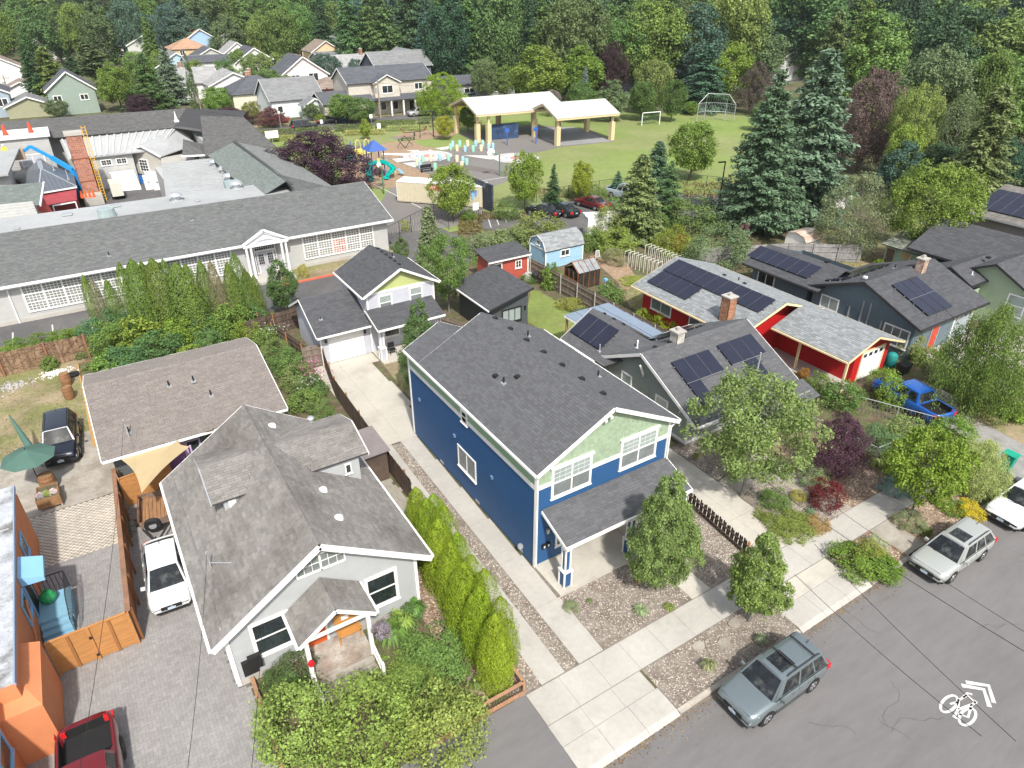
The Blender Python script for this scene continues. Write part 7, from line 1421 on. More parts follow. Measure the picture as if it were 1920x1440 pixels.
def umbrella(lab,p,r,zt,open_=True):
 t=thing('garden_umbrella',lab,'umbrella',p);p=Vector(p);obj('pole',MB().cyl(p,p+Z_*zt,.025,.025),DARKM,t)
 if open_:
  m_=MB();n=8;V=[p+Z_*zt]+[p+Vector((math.cos(i*2*PI/n+.3)*r,math.sin(i*2*PI/n+.3)*r,zt-.5))for i in range(n)]
  for i in range(n):m_.poly([V[0],V[1+i],V[1+(i+1)%n]])
  obj('canopy',m_,GU,t);obj('finial',MB().cyl(p+Z_*zt,p+Z_*(zt+.08),.03,.02),DARKM,t)
 else:m_=MB();m_.lathe(p,[(.05,zt),(.12,zt-.35),(.2,zt-1.1),(.26,zt-1.35),(.1,zt-1.3)],10);obj('canopy',m_,GU,t)
umbrella('open green garden umbrella shading the barrel planters by the black crossover',(-6.2,38.6,0),1.32,2.6);
t=thing('garden_umbrella','closed green umbrella leaning behind the open one at the left edge','umbrella',(-6.6,42,0));a,b=Vector((-6.2,41.0,.3)),Vector((-7.0,43.6,2.2));d=(b-a).normalized();m_=MB();m_.cyl(a,a.lerp(b,.1),.05,.26,10);m_.cyl(a.lerp(b,.1),b,.26,.05,10);obj('canopy',m_,GU,t);obj('pole',MB().cyl(a-d*.4,b+d*.1,.02,.02),DARKM,t)
t=thing('garden_umbrella','closed beige patio umbrella beside the sage green shed','umbrella',(62.9,31.2,0));obj('canopy',MB().lathe((62.6,31.0,0),[(.28,.6),(.3,.9),(.16,1.9),(.04,2.4),(0,2.5)],10),paint('beige_cloth',(.5,.4,.33)),t);obj('pole',MB().cyl((62.6,31,0),(62.6,31,.7),.03,.03),DARKM,t)
BAR=M('barrel_wood',(.25,.14,.07),var=.25,isl=.12,scale=3);
def barrel(lab,p,lie=None,h_=.9,r=.34):
 t=thing('wine_barrel',lab,'barrel',p);p=Vector(p);n=16
 for i in range(n):
  a0,a1=2*PI*i/n+.015,2*PI*(i+1)/n-.015;m_=MB();V=[]
  for k in range(5):z=k/4;rr=r*(.84+.16*math.sin(z*PI));V+=[(p.x+math.cos(a)*rr,p.y+math.sin(a)*rr,p.z+z*h_)for a in(a0,a1)]
  m_.add(V,[(2*k,2*k+1,2*k+3,2*k+2)for k in range(4)]);obj('stave',m_,BAR,t)
 for z in(.08,.3,.7,.92):rr=r*(.84+.16*math.sin(z*PI))+.008;obj('hoop',MB().cyl(p+Z_*(z*h_-.025),p+Z_*(z*h_+.025),rr,rr,16,cap=False),RUST,t)
 obj('head',MB().cyl(p+Z_*(h_*.9),p+Z_*(h_*.95),r*.82,r*.82,16),BAR,t)
barrel('upright oak barrel on the left lawn nearer the brown fence',(-4.35,50.6,0));barrel('upright oak barrel on the left lawn nearer the taupe roof',(-4.3,48.5,0));barrel('oak barrel standing under the open green umbrella',(-5.8,38.3,0),h_=.95,r=.42)
FLW=leafm('flower_mix',(1,1,1))
def trough(lab,x0,x1,y0,y1,h_,flowers=True):
 t=thing('planter_box',lab,'planter',((x0+x1)/2,(y0+y1)/2,0));
 for i in range(4):
  z0=.15+i*(h_-.15)/4;
  for f in((x0,x1,y0,y0+.04),(x0,x1,y1-.04,y1),(x0,x0+.04,y0+.04,y1-.04),(x1-.04,x1,y0+.04,y1-.04)):obj('plank',MB().box(*f,z0,z0+(h_-.15)/4-.008),BAR,t)
 obj('soil',MB().box(x0+.04,x1-.04,y0+.04,y1-.04,.2,h_-.08),SOIL,t)
 for x in(x0+.05,x1-.05):
  for y in(y0+.05,y1-.05):obj('leg',MB().box(x-.04,x+.04,y-.04,y+.04,0,.2),GREYM,t)
trough('half barrel planter of pale flowers beside the orange building',-6.35,-5.25,36.3,37.0,.75);trough('empty barrel planter box between umbrella and flower planter',-6.3,-5.3,37.1,37.7,.7)
for i,(x,c)in enumerate(((-6.1,(.5,.4,.45)),(-5.8,(.3,.35,.12)),(-5.5,(.6,.5,.5)))):plant_at('shrub0',(x,36.65,.68),.3,.4,c,['pink white flowers at the left of the barrel planter','yellow green flowers in the middle of the barrel planter','pale pink flowers at the right of the barrel planter'][i],'flowers','planter_flowers')
for(x,y,lab)in((-3.0,51.9,'raised timber planter with wire hoop beside the chip path, nearer the fence'),(-3.0,50.7,'raised timber planter of dark soil beside the chip path, nearer the roof')):
 trough(lab,x-.45,x+.45,y-.55,y+.5,.6)
for i in range(4):tag(obj('log_stool',MB().cyl((-2.95,45.6+i*.8,0),(-2.95,45.6+i*.8,.45),.2,.19,12),BARK),'dark log stool %s beside the taupe roof edge'%['nearest the driveway','second from the driveway','third from the driveway','farthest from the driveway'][i],'stool')
m_=MB();R=random.Random(8)
for _ in range(160):x,y=R.gauss(-5.0,.45),R.gauss(52.9,.28);s_=R.uniform(.04,.1);m_.add([(x+s_,y,0),(x,y+s_,0),(x-s_,y,0),(x,y-s_,0),(x,y,s_*1.2)],[(0,1,4),(1,2,4),(2,3,4),(3,0,4)])
tag(obj('white_rocks',m_,M('white_rock',(.62,.6,.57),isl=.2),None),'heap of white rocks in the left yard below the vine covered fence','rocks',kind='stuff')
m_=MB()
for _ in range(200):x,y=R.gauss(-7.6,.6),R.gauss(52.4,.4);s_=R.uniform(.04,.09);m_.add([(x+s_,y,0),(x,y+s_,0),(x-s_,y,0),(x,y-s_,0),(x,y,s_)],[(0,1,4),(1,2,4),(2,3,4),(3,0,4)])
tag(obj('grey_rocks',m_,M('grey_rock',(.36,.35,.34),isl=.3)),'grey stones spread at the left edge of the yard','rocks',kind='stuff')
m_=MB();n=20
for i in range(n):a0,a1=2*PI*i/n,2*PI*(i+1)/n;m_.cyl((-3.9+math.cos(a0)*.3,51.8+math.sin(a0)*.25,.12),(-3.9+math.cos(a1)*.3,51.8+math.sin(a1)*.25,.12),.11,.11,8,cap=False)
tag(obj('old_tyre',m_,RUBBER),'old black tyre lying on the lawn by the white rocks','tyre')
SAIL=M('sail_cloth',(.6,.47,.27),rough=.8,var=.05,trans=.25)
def sail(lab,C,dip=.25,n=14,sagk=.13):
 C=[Vector(c)for c in C];k=len(C);cen=sum(C,Vector())/k;V=[];F=[]
 edge=[]
 for i in range(k):
  a,b=C[i],C[(i+1)%k];m_=n if k==3 else n
  for j in range(m_):q=j/m_;p=a.lerp(b,q);s_=4*q*(1-q);edge.append(p+(cen-p)*s_*sagk*1.3)
 R_=6;V=[]
 for r in range(R_+1):
  for e in edge:V.append(cen.lerp(e,r/R_)-Z_*dip*(1-(r/R_)**2)*.4)
 m=len(edge)
 for r in range(R_):
  for i in range(m):F.append((r*m+i,r*m+(i+1)%m,(r+1)*m+(i+1)%m,(r+1)*m+i))
 mb=MB();mb.add(V,F);return tag(obj('shade_sail',mb,SAIL,smooth=True),lab,'shade sail')
sail('large cream shade sail stretched between the taupe roof and the grey bungalow',[(-2.15,35.5,2.5),(.9,35.6,2.6),(1.25,33.6,3.0),(-1.45,31.4,2.6)])
sail('small cream shade sail in the gap between the two roofs',[(1.4,35.3,2.4),(3.0,35.6,2.6),(2.6,34.8,2.9)])
tag(obj('sail_pole',MB().cyl((1.25,33.6,0),(1.25,33.6,3.05),.05,.05),paint('lilac_pole',(.5,.35,.6))),'lilac post holding the corner of the large shade sail','post')
tag(obj('garbage_bag',MB().lathe((-6.0,28.5,.58),[(.02,0),(.3,.1),(.34,.3),(.22,.5),(.06,.58),(.09,.66)],12),M('green_bag',(.03,.3,.1),rough=.3,bump=1,bscale=8)),'shiny green sack standing on the blue landing','bag')
def bin_(lab,p,col,w_=.58,h_=1.05):
 p=Vector(p);t=thing('wheelie_bin',lab,'bin',p);mt=M('bin_%.2f%.2f'%(col[0],col[1]),col,rough=.5);m_=MB();m_.add([(p.x-w_*.4,p.y-.25,0),(p.x+w_*.4,p.y-.25,0),(p.x+w_*.4,p.y+.25,0),(p.x-w_*.4,p.y+.25,0),(p.x-w_/2,p.y-.34,h_),(p.x+w_/2,p.y-.34,h_),(p.x+w_/2,p.y+.34,h_),(p.x-w_/2,p.y+.34,h_)],[(0,3,2,1),(4,5,6,7),(0,1,5,4),(1,2,6,5),(2,3,7,6),(3,0,4,7)]);obj('body',m_,mt,t)
 obj('lid',MB().box(p.x-w_/2-.02,p.x+w_/2+.02,p.y-.38,p.y+.36,h_,h_+.07),mt,t);obj('wheel',MB().cyl((p.x-.25,p.y+.3,.1),(p.x+.25,p.y+.3,.1),.1,.1,10),BLACK,t)
TLC=(.02,.25,.2)
bin_('green bin on the far street beside the blue one',at(643,228),TLC);bin_('blue bin beside the green one on the far street',at(649,228),(.02,.08,.4));bin_('orange bin right of the blue one on the far street',at(654,227),(.6,.2,.02),.4,.7)
bin_('teal bin in front of the manor garage',at(693,222),TLC);bin_('teal bin below the purple tree across the far street',at(518,237),TLC);bin_('teal bin at the right edge by the white saloon',(40.3,11.3,0),(.01,.3,.2));bin_('black bin beside the red garage',(45.9,20.9,0),(.02,.02,.02),.9,.7)
tag(obj('rain_barrel',MB().lathe((45.9,21.9,0),[(.0,0),(.36,0),(.38,.5),(.36,1.0),(.2,1.15),(0,1.18)],16),paint('teal_tank',(.02,.27,.25)),smooth=True),'teal rain tank at the corner of the red garage','water tank')
t=thing('barbecue','covered black kettle barbecue by the end of the red shed','barbecue',(34.0,48.7,0));obj('bowl',MB().lathe((33.2,48.7,0),[(0,.5),(.3,.6),(.36,.85),(.3,1.05),(0,1.15)],14),DARKM,t)
for q in(-.2,.2):obj('leg',MB().cyl((33.2+q,48.7,0),(33.2+q*.8,48.7,.6),.02,.02),DARKM,t)
tag(obj('sheeted_pile',MB().lathe((33.1,49.7,0),[(.7,0),(.6,.4),(.3,.7),(0,.8)],9),M('grey_tarp',(.38,.37,.35),var=.2)),'grey sheeted pile between red shed and board fence','tarpaulin')
t=thing('heat_pump','pale outdoor unit beside the grey bungalow at the end of the arborvitae','air conditioner',(8.4,23.6,0));obj('case',MB().box(8.1,9.0,23.4,24.0,0,.8),M('unit_grey',(.45,.46,.46)),t);obj('fan_grille',MB().cyl((8.55,23.38,.42),(8.55,23.4,.42),.28,.28,14),DARKM,t)
t=thing('side_shed','small brown flat roofed shed between bungalow eave and driveway fence','shed',(9.6,30.2,0));obj('wall',MB().box(8.75,10.3,29.2,31.4,0,1.95),MATS['dark_board_fence'],t);obj('roof',MB().slab([(8.6,29.0,2.0),(10.45,29.0,2.05),(10.45,31.6,2.15),(8.6,31.6,2.1)],.06),M('brown_roof_sheet',(.22,.19,.19),rough=.5),t)
t=thing('patio_strip','narrow strip of mixed pavers beside the bungalow','patio',(9.4,27,0));R=random.Random(12);PVM=M('mixed_paver',(.3,.28,.24),isl=.3,var=.1)
y=23.8
while y<29:
 x=8.2
 while x<10.2:w_=R.choice([.24,.36]);obj('paver',MB().box(x+.006,x+w_-.006,y+.006,y+.33,-.05,.03+R.uniform(-.004,.004)),PVM,t);x+=w_
 y+=.336
t=thing('garden_lantern','blue birdhouse on a pole before the round garden shrub','birdhouse',at(1133,562));p=at(1133,562);obj('pole',MB().cyl(p,p+Z_*1.7,.03,.03),FACW,t);obj('house',MB().box(p.x-.15,p.x+.15,p.y-.15,p.y+.15,1.7,1.95),LBT,t)
WP=paint('white_pvc',(.72,.71,.66))
for r,(a,b)in enumerate((((1170,497),(1228,520)),((1208,485),(1262,508)))):
 A,B_=at(*a),at(*b);t=thing('trellis_row',['front row of thin white pole trellises in the vegetable garden','back row of white pole trellises in the vegetable garden'][r],'trellis',A);d=(B_-A);dn=d.normalized();nn=Vector((-dn.y,dn.x,0))*.8
 for i in range(9):p=A+d*i/8;obj('hoop',MB().tube([p,p+Z_*1.4,p+nn+Z_*1.4,p+nn],.025,5),WP,t)
t=thing('folding_chair','white framed folding chair right of the rusty greenhouse','chair',at(1117,490));p=at(1117,490);obj('frame',MB().tube([p,p+Vector((.1,.2,1.0)),p+Vector((.5,.2,1.0)),p+Vector((.5,0,0))],.03),WP,t);obj('seat',MB().bar(p+Vector((.05,0,.45)),p+Vector((.5,0,.45)),.4,.04),GREYM,t);obj('backrest',MB().bar(p+Vector((.1,.2,.8)),p+Vector((.5,.2,.8)),.04,.4),GREYM,t)
t=thing('lamp_post','tall black lamp post in the car park beside the blue spruce','street lamp',at(1346,395));p=at(1346,395);hh=height_at(p,1357,303);obj('pole',MB().cyl(p,p+Z_*hh,.1,.07),DARKM,t);obj('lamp_head',MB().bar(p+Z_*hh,p+Vector((-.9,.2,hh)),.3,.12),DARKM,t)
def sign(lab,px,w_,h_,z,mat,hh=2.2):
 p=at(*px);t=thing('sign',lab,'sign',p);obj('post',MB().cyl(p,p+Z_*hh,.04,.04),GREYM,t);obj('panel',MB().box(p.x-w_/2,p.x+w_/2,p.y-.06,p.y-.03,z,z+h_),mat,t)
sign('blue sign on a post by the corner of the cream container',(887,400),.4,.7,1.7,LBT,2.4);sign('white notice on the fence below the blue container sign',(892,402),.8,.9,.5,FACW,1.4)
sign('white notice board on the fence by the purple tree',(512,268),2.2,1.2,.8,FACW,1.8);sign('small white sign at the playground path',(711,246),.7,1.0,.4,FACW,1.2);sign('small white sign by the far street hedge',(697,236),.6,.7,1.4,FACW,2.0);sign('white sign post on the far street corner beside the black suv',(528,245),.4,.4,3.0,FACW,3.4);sign('white street notice across from the dark grey saloon',(604,240),.5,.7,.8,FACW,1.5)
def upole(lab,px,ty,arm=True):
 p=at(*px);hh=height_at(p,px[0],ty);t=thing('utility_pole',lab,'utility pole',p);obj('pole',MB().cyl(p,p+Z_*hh,.17,.12),M('pole_wood',(.3,.24,.19),var=.2),t)
 if arm:obj('crossarm',MB().bar(p+Vector((-1.1,0,hh-.6)),p+Vector((1.1,0,hh-.6)),.12,.12),MATS['pole_wood'],t)
 obj('transformer',MB().cyl(p+Vector((-.35,0,hh-2.4)),p+Vector((-.35,0,hh-1.4)),.3,.3),GREYM,t);return p+Z_*(hh-.5)
P1=upole('utility pole standing right of the manor garage',(714,222),150);P2=upole('utility pole between grey hipped roof and the pale ranch',(498,170),118);P3=upole('utility pole beside the narrow tall cypress',(377,206),170);P4=upole('utility pole behind the small white gabled house',(467,135),105);P5=upole('utility pole right of the pavilions at the far trees',(948,175),140);P6=upole('utility pole at the left edge near the white gable',(22,190),140);P7=upole('utility pole behind the wide grey roof',(744,140),108)
def wire(lab,a,b,sag=.6,r=.009,n=14):
 a,b=Vector(a),Vector(b);P=[a.lerp(b,i/n)-Z_*sag*4*(i/n)*(1-i/n)for i in range(n+1)];m_=MB();m_.tube(P,r,5);return tag(obj('overhead_wire',m_,WIRE),lab,'cable')
for lab,a,b in(('power line between the manor pole and the pole by the ranch roofs',P1,P2),('power line from the cypress pole to the left edge pole',P3,P6),('power line between the cypress pole and the pole by the ranch roofs',P3,P2),('power line from the manor pole towards the pavilion pole',P1,P5)):wire(lab,a,b,1.2,.02)
wire('twisted service cable from the taupe roof mast to the bottom edge',(-1.35,36.3,4.0),at(150,1440,6.5),.5);wire('service cable from the grey bungalow mast to the bottom edge',(.35,23.3,4.4),at(352,1440,6.5),.25,.008);wire('thin cable from the bungalow gable corner to the bottom edge',(1.4,19.6,3.6),at(472,1440,6.4),.15,.009)
wire('street cable crossing from the solar bungalow to the lower right corner',at(1527,1020,4.5),at(1905,1390,7.5),.15);wire('street cable crossing beside the first one over the asphalt',at(1490,1077,4.2),at(1840,1380,7.5),.15)
wire('cable crossing from the front gardens over the wagon to the right edge',at(1440,905,4.5),at(1960,1245,7.5),.2,.011);wire('upper cable crossing over the planted verge to the right edge',at(1470,880,4.5),at(1970,1215,7.8),.2,.008)
wire('service cable from the slate house over its driveway',(50.8,21.9,3.6),at(1960,735,7),.3,.016)
t=thing('service_mast','grey steel service mast on the front roof of the solar bungalow','mast',(31.4,22.2,0));obj('mast',MB().cyl((31.4,22.3,2.5),(31.4,22.3,5.1),.05,.05),GREYM,t);obj('brace',MB().tube([(31.4,22.3,5.0),(33.6,23.6,3.3)],.025),GREYM,t)
bp=thing('birdbath','shallow pale planter bowl on the dry strip beside the blue pickup','planter',(45.6,15.2,0));obj('bowl',MB().lathe((45.6,15.2,0),[(.2,0),(.42,.3),(.46,.32),(.36,.22),(0,.2)],16),CREAM,bp)
hb=thing('hanging_basket','hanging basket of lavender flowers at the corner of the bungalow porch','hanging basket',(5.35,18.15,2.0));Q,_C=crown_quads(7,'round',-.4,.3,.42,40,60,.05,.16);me=quads_mesh('flowers',Q+np.array([5.35,18.1,2.1]),FLW);o=link('flowers',me,hb);o.color=(.3,.26,.3,1);obj('basket',MB().lathe((5.35,18.1,1.6),[(0,0),(.25,.2),(.3,.4)],12),BARK,hb)
tag(obj('red_lantern',MB().lathe((2.55,18.3,1.6),[(0,0),(.1,.05),(.13,.15),(.08,.27),(0,.3)],12),paint('lantern_red',(.6,.01,.02),rough=.3)),'small red feeder hanging at the left porch post of the bungalow','bird feeder')
sf=thing('stepping_stone_path','three grey stepping stones set in the verge gravel behind the kerb','stepping stones',(16.5,11.4,0))
for px in((1310,1212),(1358,1206),(1377,1170)):p=at(*px);obj('stone',MB().prism([(p.x+math.cos(a)*.3*(1+.2*math.sin(3*a)),p.y+math.sin(a)*.24)for a in[i*PI/4 for i in range(8)]],-.02,.045),CRETE2,sf)
def fhouse(name,lab,px,w_,d_,hh,rise,axis,col,roof,wins=(),chim=None,hip=False,cat='house',name2=None):
 p=at(*px)if len(px)==2 else Vector(px);t=thing(name,lab,cat,p);x0,x1,y0,y1=p.x-w_/2,p.x+w_/2,p.y,p.y+d_;wm=paint('wall_%.2f_%.2f_%.2f'%col,col)
 house_box(t,x0,x1,y0,y1,0,hh,wm,.35);c=(x0+x1)/2 if axis=='y' else(y0+y1)/2
 if hip:
  q=min(w_,d_)/2+.4;z0,z1=hh,hh+rise;A=[(x0-.4,y0-.4,z0),(x1+.4,y0-.4,z0),(x1+.4,y1+.4,z0),(x0-.4,y1+.4,z0)];r0,r1=((x0+q-.4,(y0+y1)/2,z1),(x1-q+.4,(y0+y1)/2,z1))if w_>=d_ else(((x0+x1)/2,y0+q-.4,z1),((x0+x1)/2,y1-q+.4,z1))
  for P in(([A[0],A[1],r1,r0],[A[1],A[2],r1],[A[2],A[3],r0,r1],[A[3],A[0],r0])if w_>=d_ else([A[0],A[1],r0],[A[1],A[2],r1,r0],[A[2],A[3],r1],[A[3],A[0],r0,r1])):shingles(t,P,roof,w=.9,e=.4)
 else:
  h2=(w_ if axis=='y' else d_)/2+.45;sl=rise/(h2);a0,a1=(y0-.4,y1+.4)if axis=='y' else(x0-.4,x1+.4)
  gable(t,axis,c,h2,h2,a0,a1,hh+rise,sl,roof,e=.4,w=.9,trimw=.25,cap=False,gutter=False)
  for f,k in((('-y',y0),('+y',y1))if axis=='y' else(('-x',x0),('+x',x1))):lo,hi=(x0,x1)if axis=='y' else(y0,y1);tri_wall(t,f,k,[(lo,hh),(hi,hh),((lo+hi)/2,hh+rise*.93)],wm,.35)
 for(f,s_,z,ww,wh)in wins:
  k={'-y':y0,'-x':x0,'+x':x1}[f];s0=(x0 if f=='-y' else y0)+s_;window(t,f,k,s0,s0+ww,z,z+wh,nx=2 if ww>1.2 else 1,fw=.14,mull=.12)
 if chim:bricks(t,chim[0]+p.x-.4,chim[0]+p.x+.4,p.y+chim[1]-.4,p.y+chim[1]+.4,hh,hh+rise+1.1,bw=.4,bh=.2,gap=.03)
 return t
DG=shm('far_dark_shingle',(.1,.105,.12));MG=shm('far_grey_shingle',(.2,.205,.21));LG=LTGSH;TG=shm('far_tan_shingle',(.25,.2,.17));OG=shm('far_orange_roof',(.4,.25,.17))
WW=(.68,.68,.68)
fhouse('green_house','sage green house with clipped gable and two pairs of windows beyond the school roof',(146,214),8.6,9,4.6,3.6,'y',(.25,.31,.27),DG,[('-y',.8,2.6,1.6,1.2),('-y',5.6,2.6,1.6,1.2)])
fhouse('small_house','low house with olive gable trim left of the sage green house',(62,220),8,7,2.2,1.8,'y',(.3,.3,.2),MG);fhouse('white_house','white gabled house at the upper left edge',(2,172),11,9,5.5,3.2,'y',WW,TG)
fhouse('blue_grey_house','blue grey house cut by the left edge below the white gable',(-14,222),8,9,4.6,2.2,'y',(.3,.36,.42),DG,[('-y',5.6,2,2,1.6)]);fhouse('white_cottage','small white gabled cottage behind the olive trimmed house',(50,196),9,7,2.6,2.2,'y',WW,TG)
fhouse('yellow_house','yellow two storey house with orange hipped roof on the far hillside',(366,132),11,10,6.0,2.6,'x',(.55,.42,.24),OG,[('-y',2.2,4.2,1.5,1.6),('-y',8,4.2,1.5,1.6)],hip=True);fhouse('blue_house_far','pale blue house with orange roof behind the yellow house',(388,126),9,9,8,3,'y',(.3,.45,.62),OG)
fhouse('teal_house','white trimmed light teal house behind the narrow cypress',(343,160),11,10,4.5,3.4,'y',(.36,.5,.56),MG,[('-y',4.5,3,1.5,1.5)]);fhouse('brown_gable_house','brown gabled house left of the teal house',(322,158),7,9,4.2,2.5,'y',(.25,.17,.13),TG)
fhouse('craftsman_house','white trimmed craftsman gable above the wide grey roof',(404,140),12,9,4.0,3.2,'y',(.45,.45,.42),DG,[('-y',7,2.5,1.5,1.4)]);fhouse('white_box_house','white boxy wing with a pair of dark windows under a low grey roof',(412,163),13,9,6.0,1.3,'x',(.66,.65,.6),DG,[('-y',3.6,3.6,2.6,1.6)])
fhouse('grey_roof_house','wide low grey roofed house left of the white boxy wing',(378,158),12,10,4.5,2.2,'x',(.35,.38,.42),MG);fhouse('pale_roof_cottage','cottage with pale grey roof and red brick chimney beside the cypress',(372,186),11,11,3.4,3.0,'x',WW,LG,[('-y',3,1.2,1.2,1.5)],chim=(-1.5,6))
fhouse('hip_cottage','cream cottage with pale hipped roof and front window pair',(446,188),11,12,3.4,2.6,'y',WW,LG,[('-y',6,.9,2.8,1.4)]);fhouse('dark_grey_house','long dark grey house behind the pale hipped cottage',(462,158),15,9,4.2,1.6,'x',(.16,.18,.2),MG)
fhouse('white_gable_house','bright white gabled house with dark blue roof by the utility pole',(487,158),10,10,5.5,3.4,'y',(.7,.7,.7),DG,[('-y',4,3,1.2,1.4)]);fhouse('tiny_white_house','tiny white gabled house high in the trees left of the pole',(453,133),8,8,5,3,'y',WW,LG)
fhouse('chimney_cottage','grey hip roofed cottage with cream wall and tall brick chimney',(496,206),12,10,3.4,3.0,'x',(.6,.58,.48),DG,[('-y',9,1.2,1.2,1.3)],hip=True,chim=(-.4,6.5));bb=thing('brick_chimney','red brick side chimney at the left of the grey hipped cottage','chimney',at(474,200));q=at(474,200);bricks(bb,q.x-.5,q.x+.5,q.y-.4,q.y+.4,0,7.0,bw=.4,bh=.2,gap=.03)
fhouse('large_white_cottage','large white cottage with grey roof and small porch gable on the far street',(562,219),10.5,11,3.3,3.6,'x',(.6,.64,.66),MG,[('-y',1,1,1.2,1.4),('-y',8,1,1.4,1.4)]);pc=at(590,222);fhouse('porch_gable','small white porch gable in front of the large white cottage',(pc.x,pc.y-1.5,0),4,3,2.6,1.5,'y',(.6,.64,.66),MG)
fhouse('pink_gable_house','pale pink gabled house with red window above the white cottage',(577,184),11,10,5.0,4.0,'y',(.68,.6,.6),DG,[('-y',2.4,3.6,2,1.6),('-y',6.4,3.6,2.4,1.8)]);fhouse('tan_ranch','tan roofed ranch between the pink gable and the manor',(634,188),10,8,2.6,2.0,'x',(.4,.33,.28),TG,hip=True)
fhouse('pale_roof_house','house with broad pale roof and brick chimney above the manor',(688,162),19,11,3.2,4.2,'x',(.5,.5,.5),LG,chim=(1.2,5.4));
mn=fhouse('manor_house','cream two storey manor with long porch and garage behind the silver minivan',(738,212),18.5,9,6.2,2.6,'x',(.52,.48,.42),DG,[('-y',14.4,4.2,1.9,1.4)]);q=at(738,212)
sub=q;x0=q.x-9.25;y0=q.y
house_box(mn,x0+5,x0+10.4,y0-1.4,y0,3.2,6.0,MATS['wall_0.52_0.48_0.42'],.3);gable(mn,'y',x0+7.7,3.1,3.1,y0-1.8,y0+3,7.7,.5,DG,e=.4,w=.9,gutter=False,cap=False);tri_wall(mn,'-y',y0-1.4,[(x0+5,6),(x0+10.4,6),(x0+7.7,7.3)],MATS['wall_0.52_0.48_0.42'],.3);window(mn,'-y',y0-1.4,x0+6.5,x0+9,4.1,5.7,nx=2,fw=.14)
shingles(mn,[(x0+4.6,y0-3.2,3.0),(x0+18.8,y0-3.2,3.0),(x0+18.8,y0,3.7),(x0+4.6,y0,3.7)],DG,w=.9,e=.4,name='porch_roof')
for x in np.linspace(x0+5,x0+18.4,6):obj('porch_column',MB().box(x-.14,x+.14,y0-3.1,y0-2.8,0,2.95),FACW,mn)
for x in(x0+6.5,x0+9.2,x0+15.8):window(mn,'-y',y0,x,x+1.3,.7,2.4,fw=.12)
door(mn,'-y',y0,x0+13,x0+14,0,2.2,BLACK);house_box(mn,x0-6,x0+3.5,y0-2,y0+6,0,3.0,MATS['wall_0.52_0.48_0.42'],.3);gable(mn,'x',y0+2,4.4,4.4,x0-6.4,x0+4.6,4.9,.42,DG,e=.4,w=.9,cap=False,gutter=False);garage_door(mn,'-y',y0-2,x0-2.6,x0+2.6,0,2.4,paint('garage_cream',(.62,.58,.5)))
fhouse('dark_craftsman','dark craftsman house with two gables just behind the manor roof',(762,178),14,10,6.2,3.2,'x',(.1,.12,.15),MG,[('-y',9,4.4,1.6,1.4)]);fhouse('white_far_house','white gabled house between the manor and the dark firs',(777,158),12,10,5,3.4,'y',(.55,.57,.58),MG);fhouse('white_ridge_house','thin white gable peeping out high above the manor',(760,125),12,10,6,3.5,'y',WW,LG)
fhouse('cream_far_house','cream gable peeping from the trees above the pink gabled house',(617,134),9,9,5.5,3,'y',(.66,.5,.32),TG,[('-y',3,4,1.5,1.5)]);fhouse('grey_far_roof','blue grey roof high in the trees above the tan ranch',(628,118),13,11,5.5,2.4,'x',(.2,.15,.12),MG);fhouse('lilac_far_roof','pale roof among trees right of the cream gable',(642,140),12,10,4,2,'x',(.4,.4,.4),MG)
fhouse('grey_outbuilding','small grey shed with white end wall in the shade under the tall cedar',(1562,402),4,5,1.8,1.6,'y',(.55,.53,.52),MG,cat='shed');fhouse('hidden_house','dark house front with white trim hidden beyond the pavilion trees',(905,183),18,8,3.2,1.6,'x',(.3,.3,.3),DG,[('-y',4,1,3,1.4),('-y',12,1,2,1.6)])
RF=random.Random(21)
for i,(px,py)in enumerate(((95,112),(200,108),(285,122),(445,100),(520,98),(575,104),(700,96),(820,92),(905,104),(985,96),(1075,168),(1190,172),(1400,176),(1488,150),(1595,96),(1705,94),(1335,160),(1455,118))):
 c=RF.choice([WW,(.5,.5,.48),(.45,.5,.55),(.6,.5,.4)]);nm=['white','grey','blue','tan'][[WW,(.5,.5,.48),(.45,.5,.55),(.6,.5,.4)].index(c)]
 fhouse('distant_house','%s house glimpsed among the distant trees, %s'%(nm,['far upper left','above the sage green house','right of the broken fir','above the yellow tree','left of the tall firs','above the pink gable','above the pale roof','over the round green tree','behind the purple crown','over the large pavilion','left of the blue spruce','behind the field trees','behind the backstop','between the two great conifers','at the upper right skyline','near the upper right corner','left behind the backstop','above the great spruce'][i]),(px,py),RF.uniform(9,13),RF.uniform(8,11),RF.uniform(4,6),RF.uniform(2.2,3.5),RF.choice('xy'),c,RF.choice([DG,MG,LG,TG]),[('-y',2,2,1.5,1.4)])
def T(proto,tx,ty,by,wpx,col,label,name='tree',**k):
 """tx,ty: tree top in the photo; by: row of its foot (verticals meet at the photo's nadir point)"""
 bx=tx+(960-tx)/(2885.-ty)*(by-ty);return tree(proto,bx,by,ty,wpx,col,label,name,**k)
BR=(.07,.05,.045)
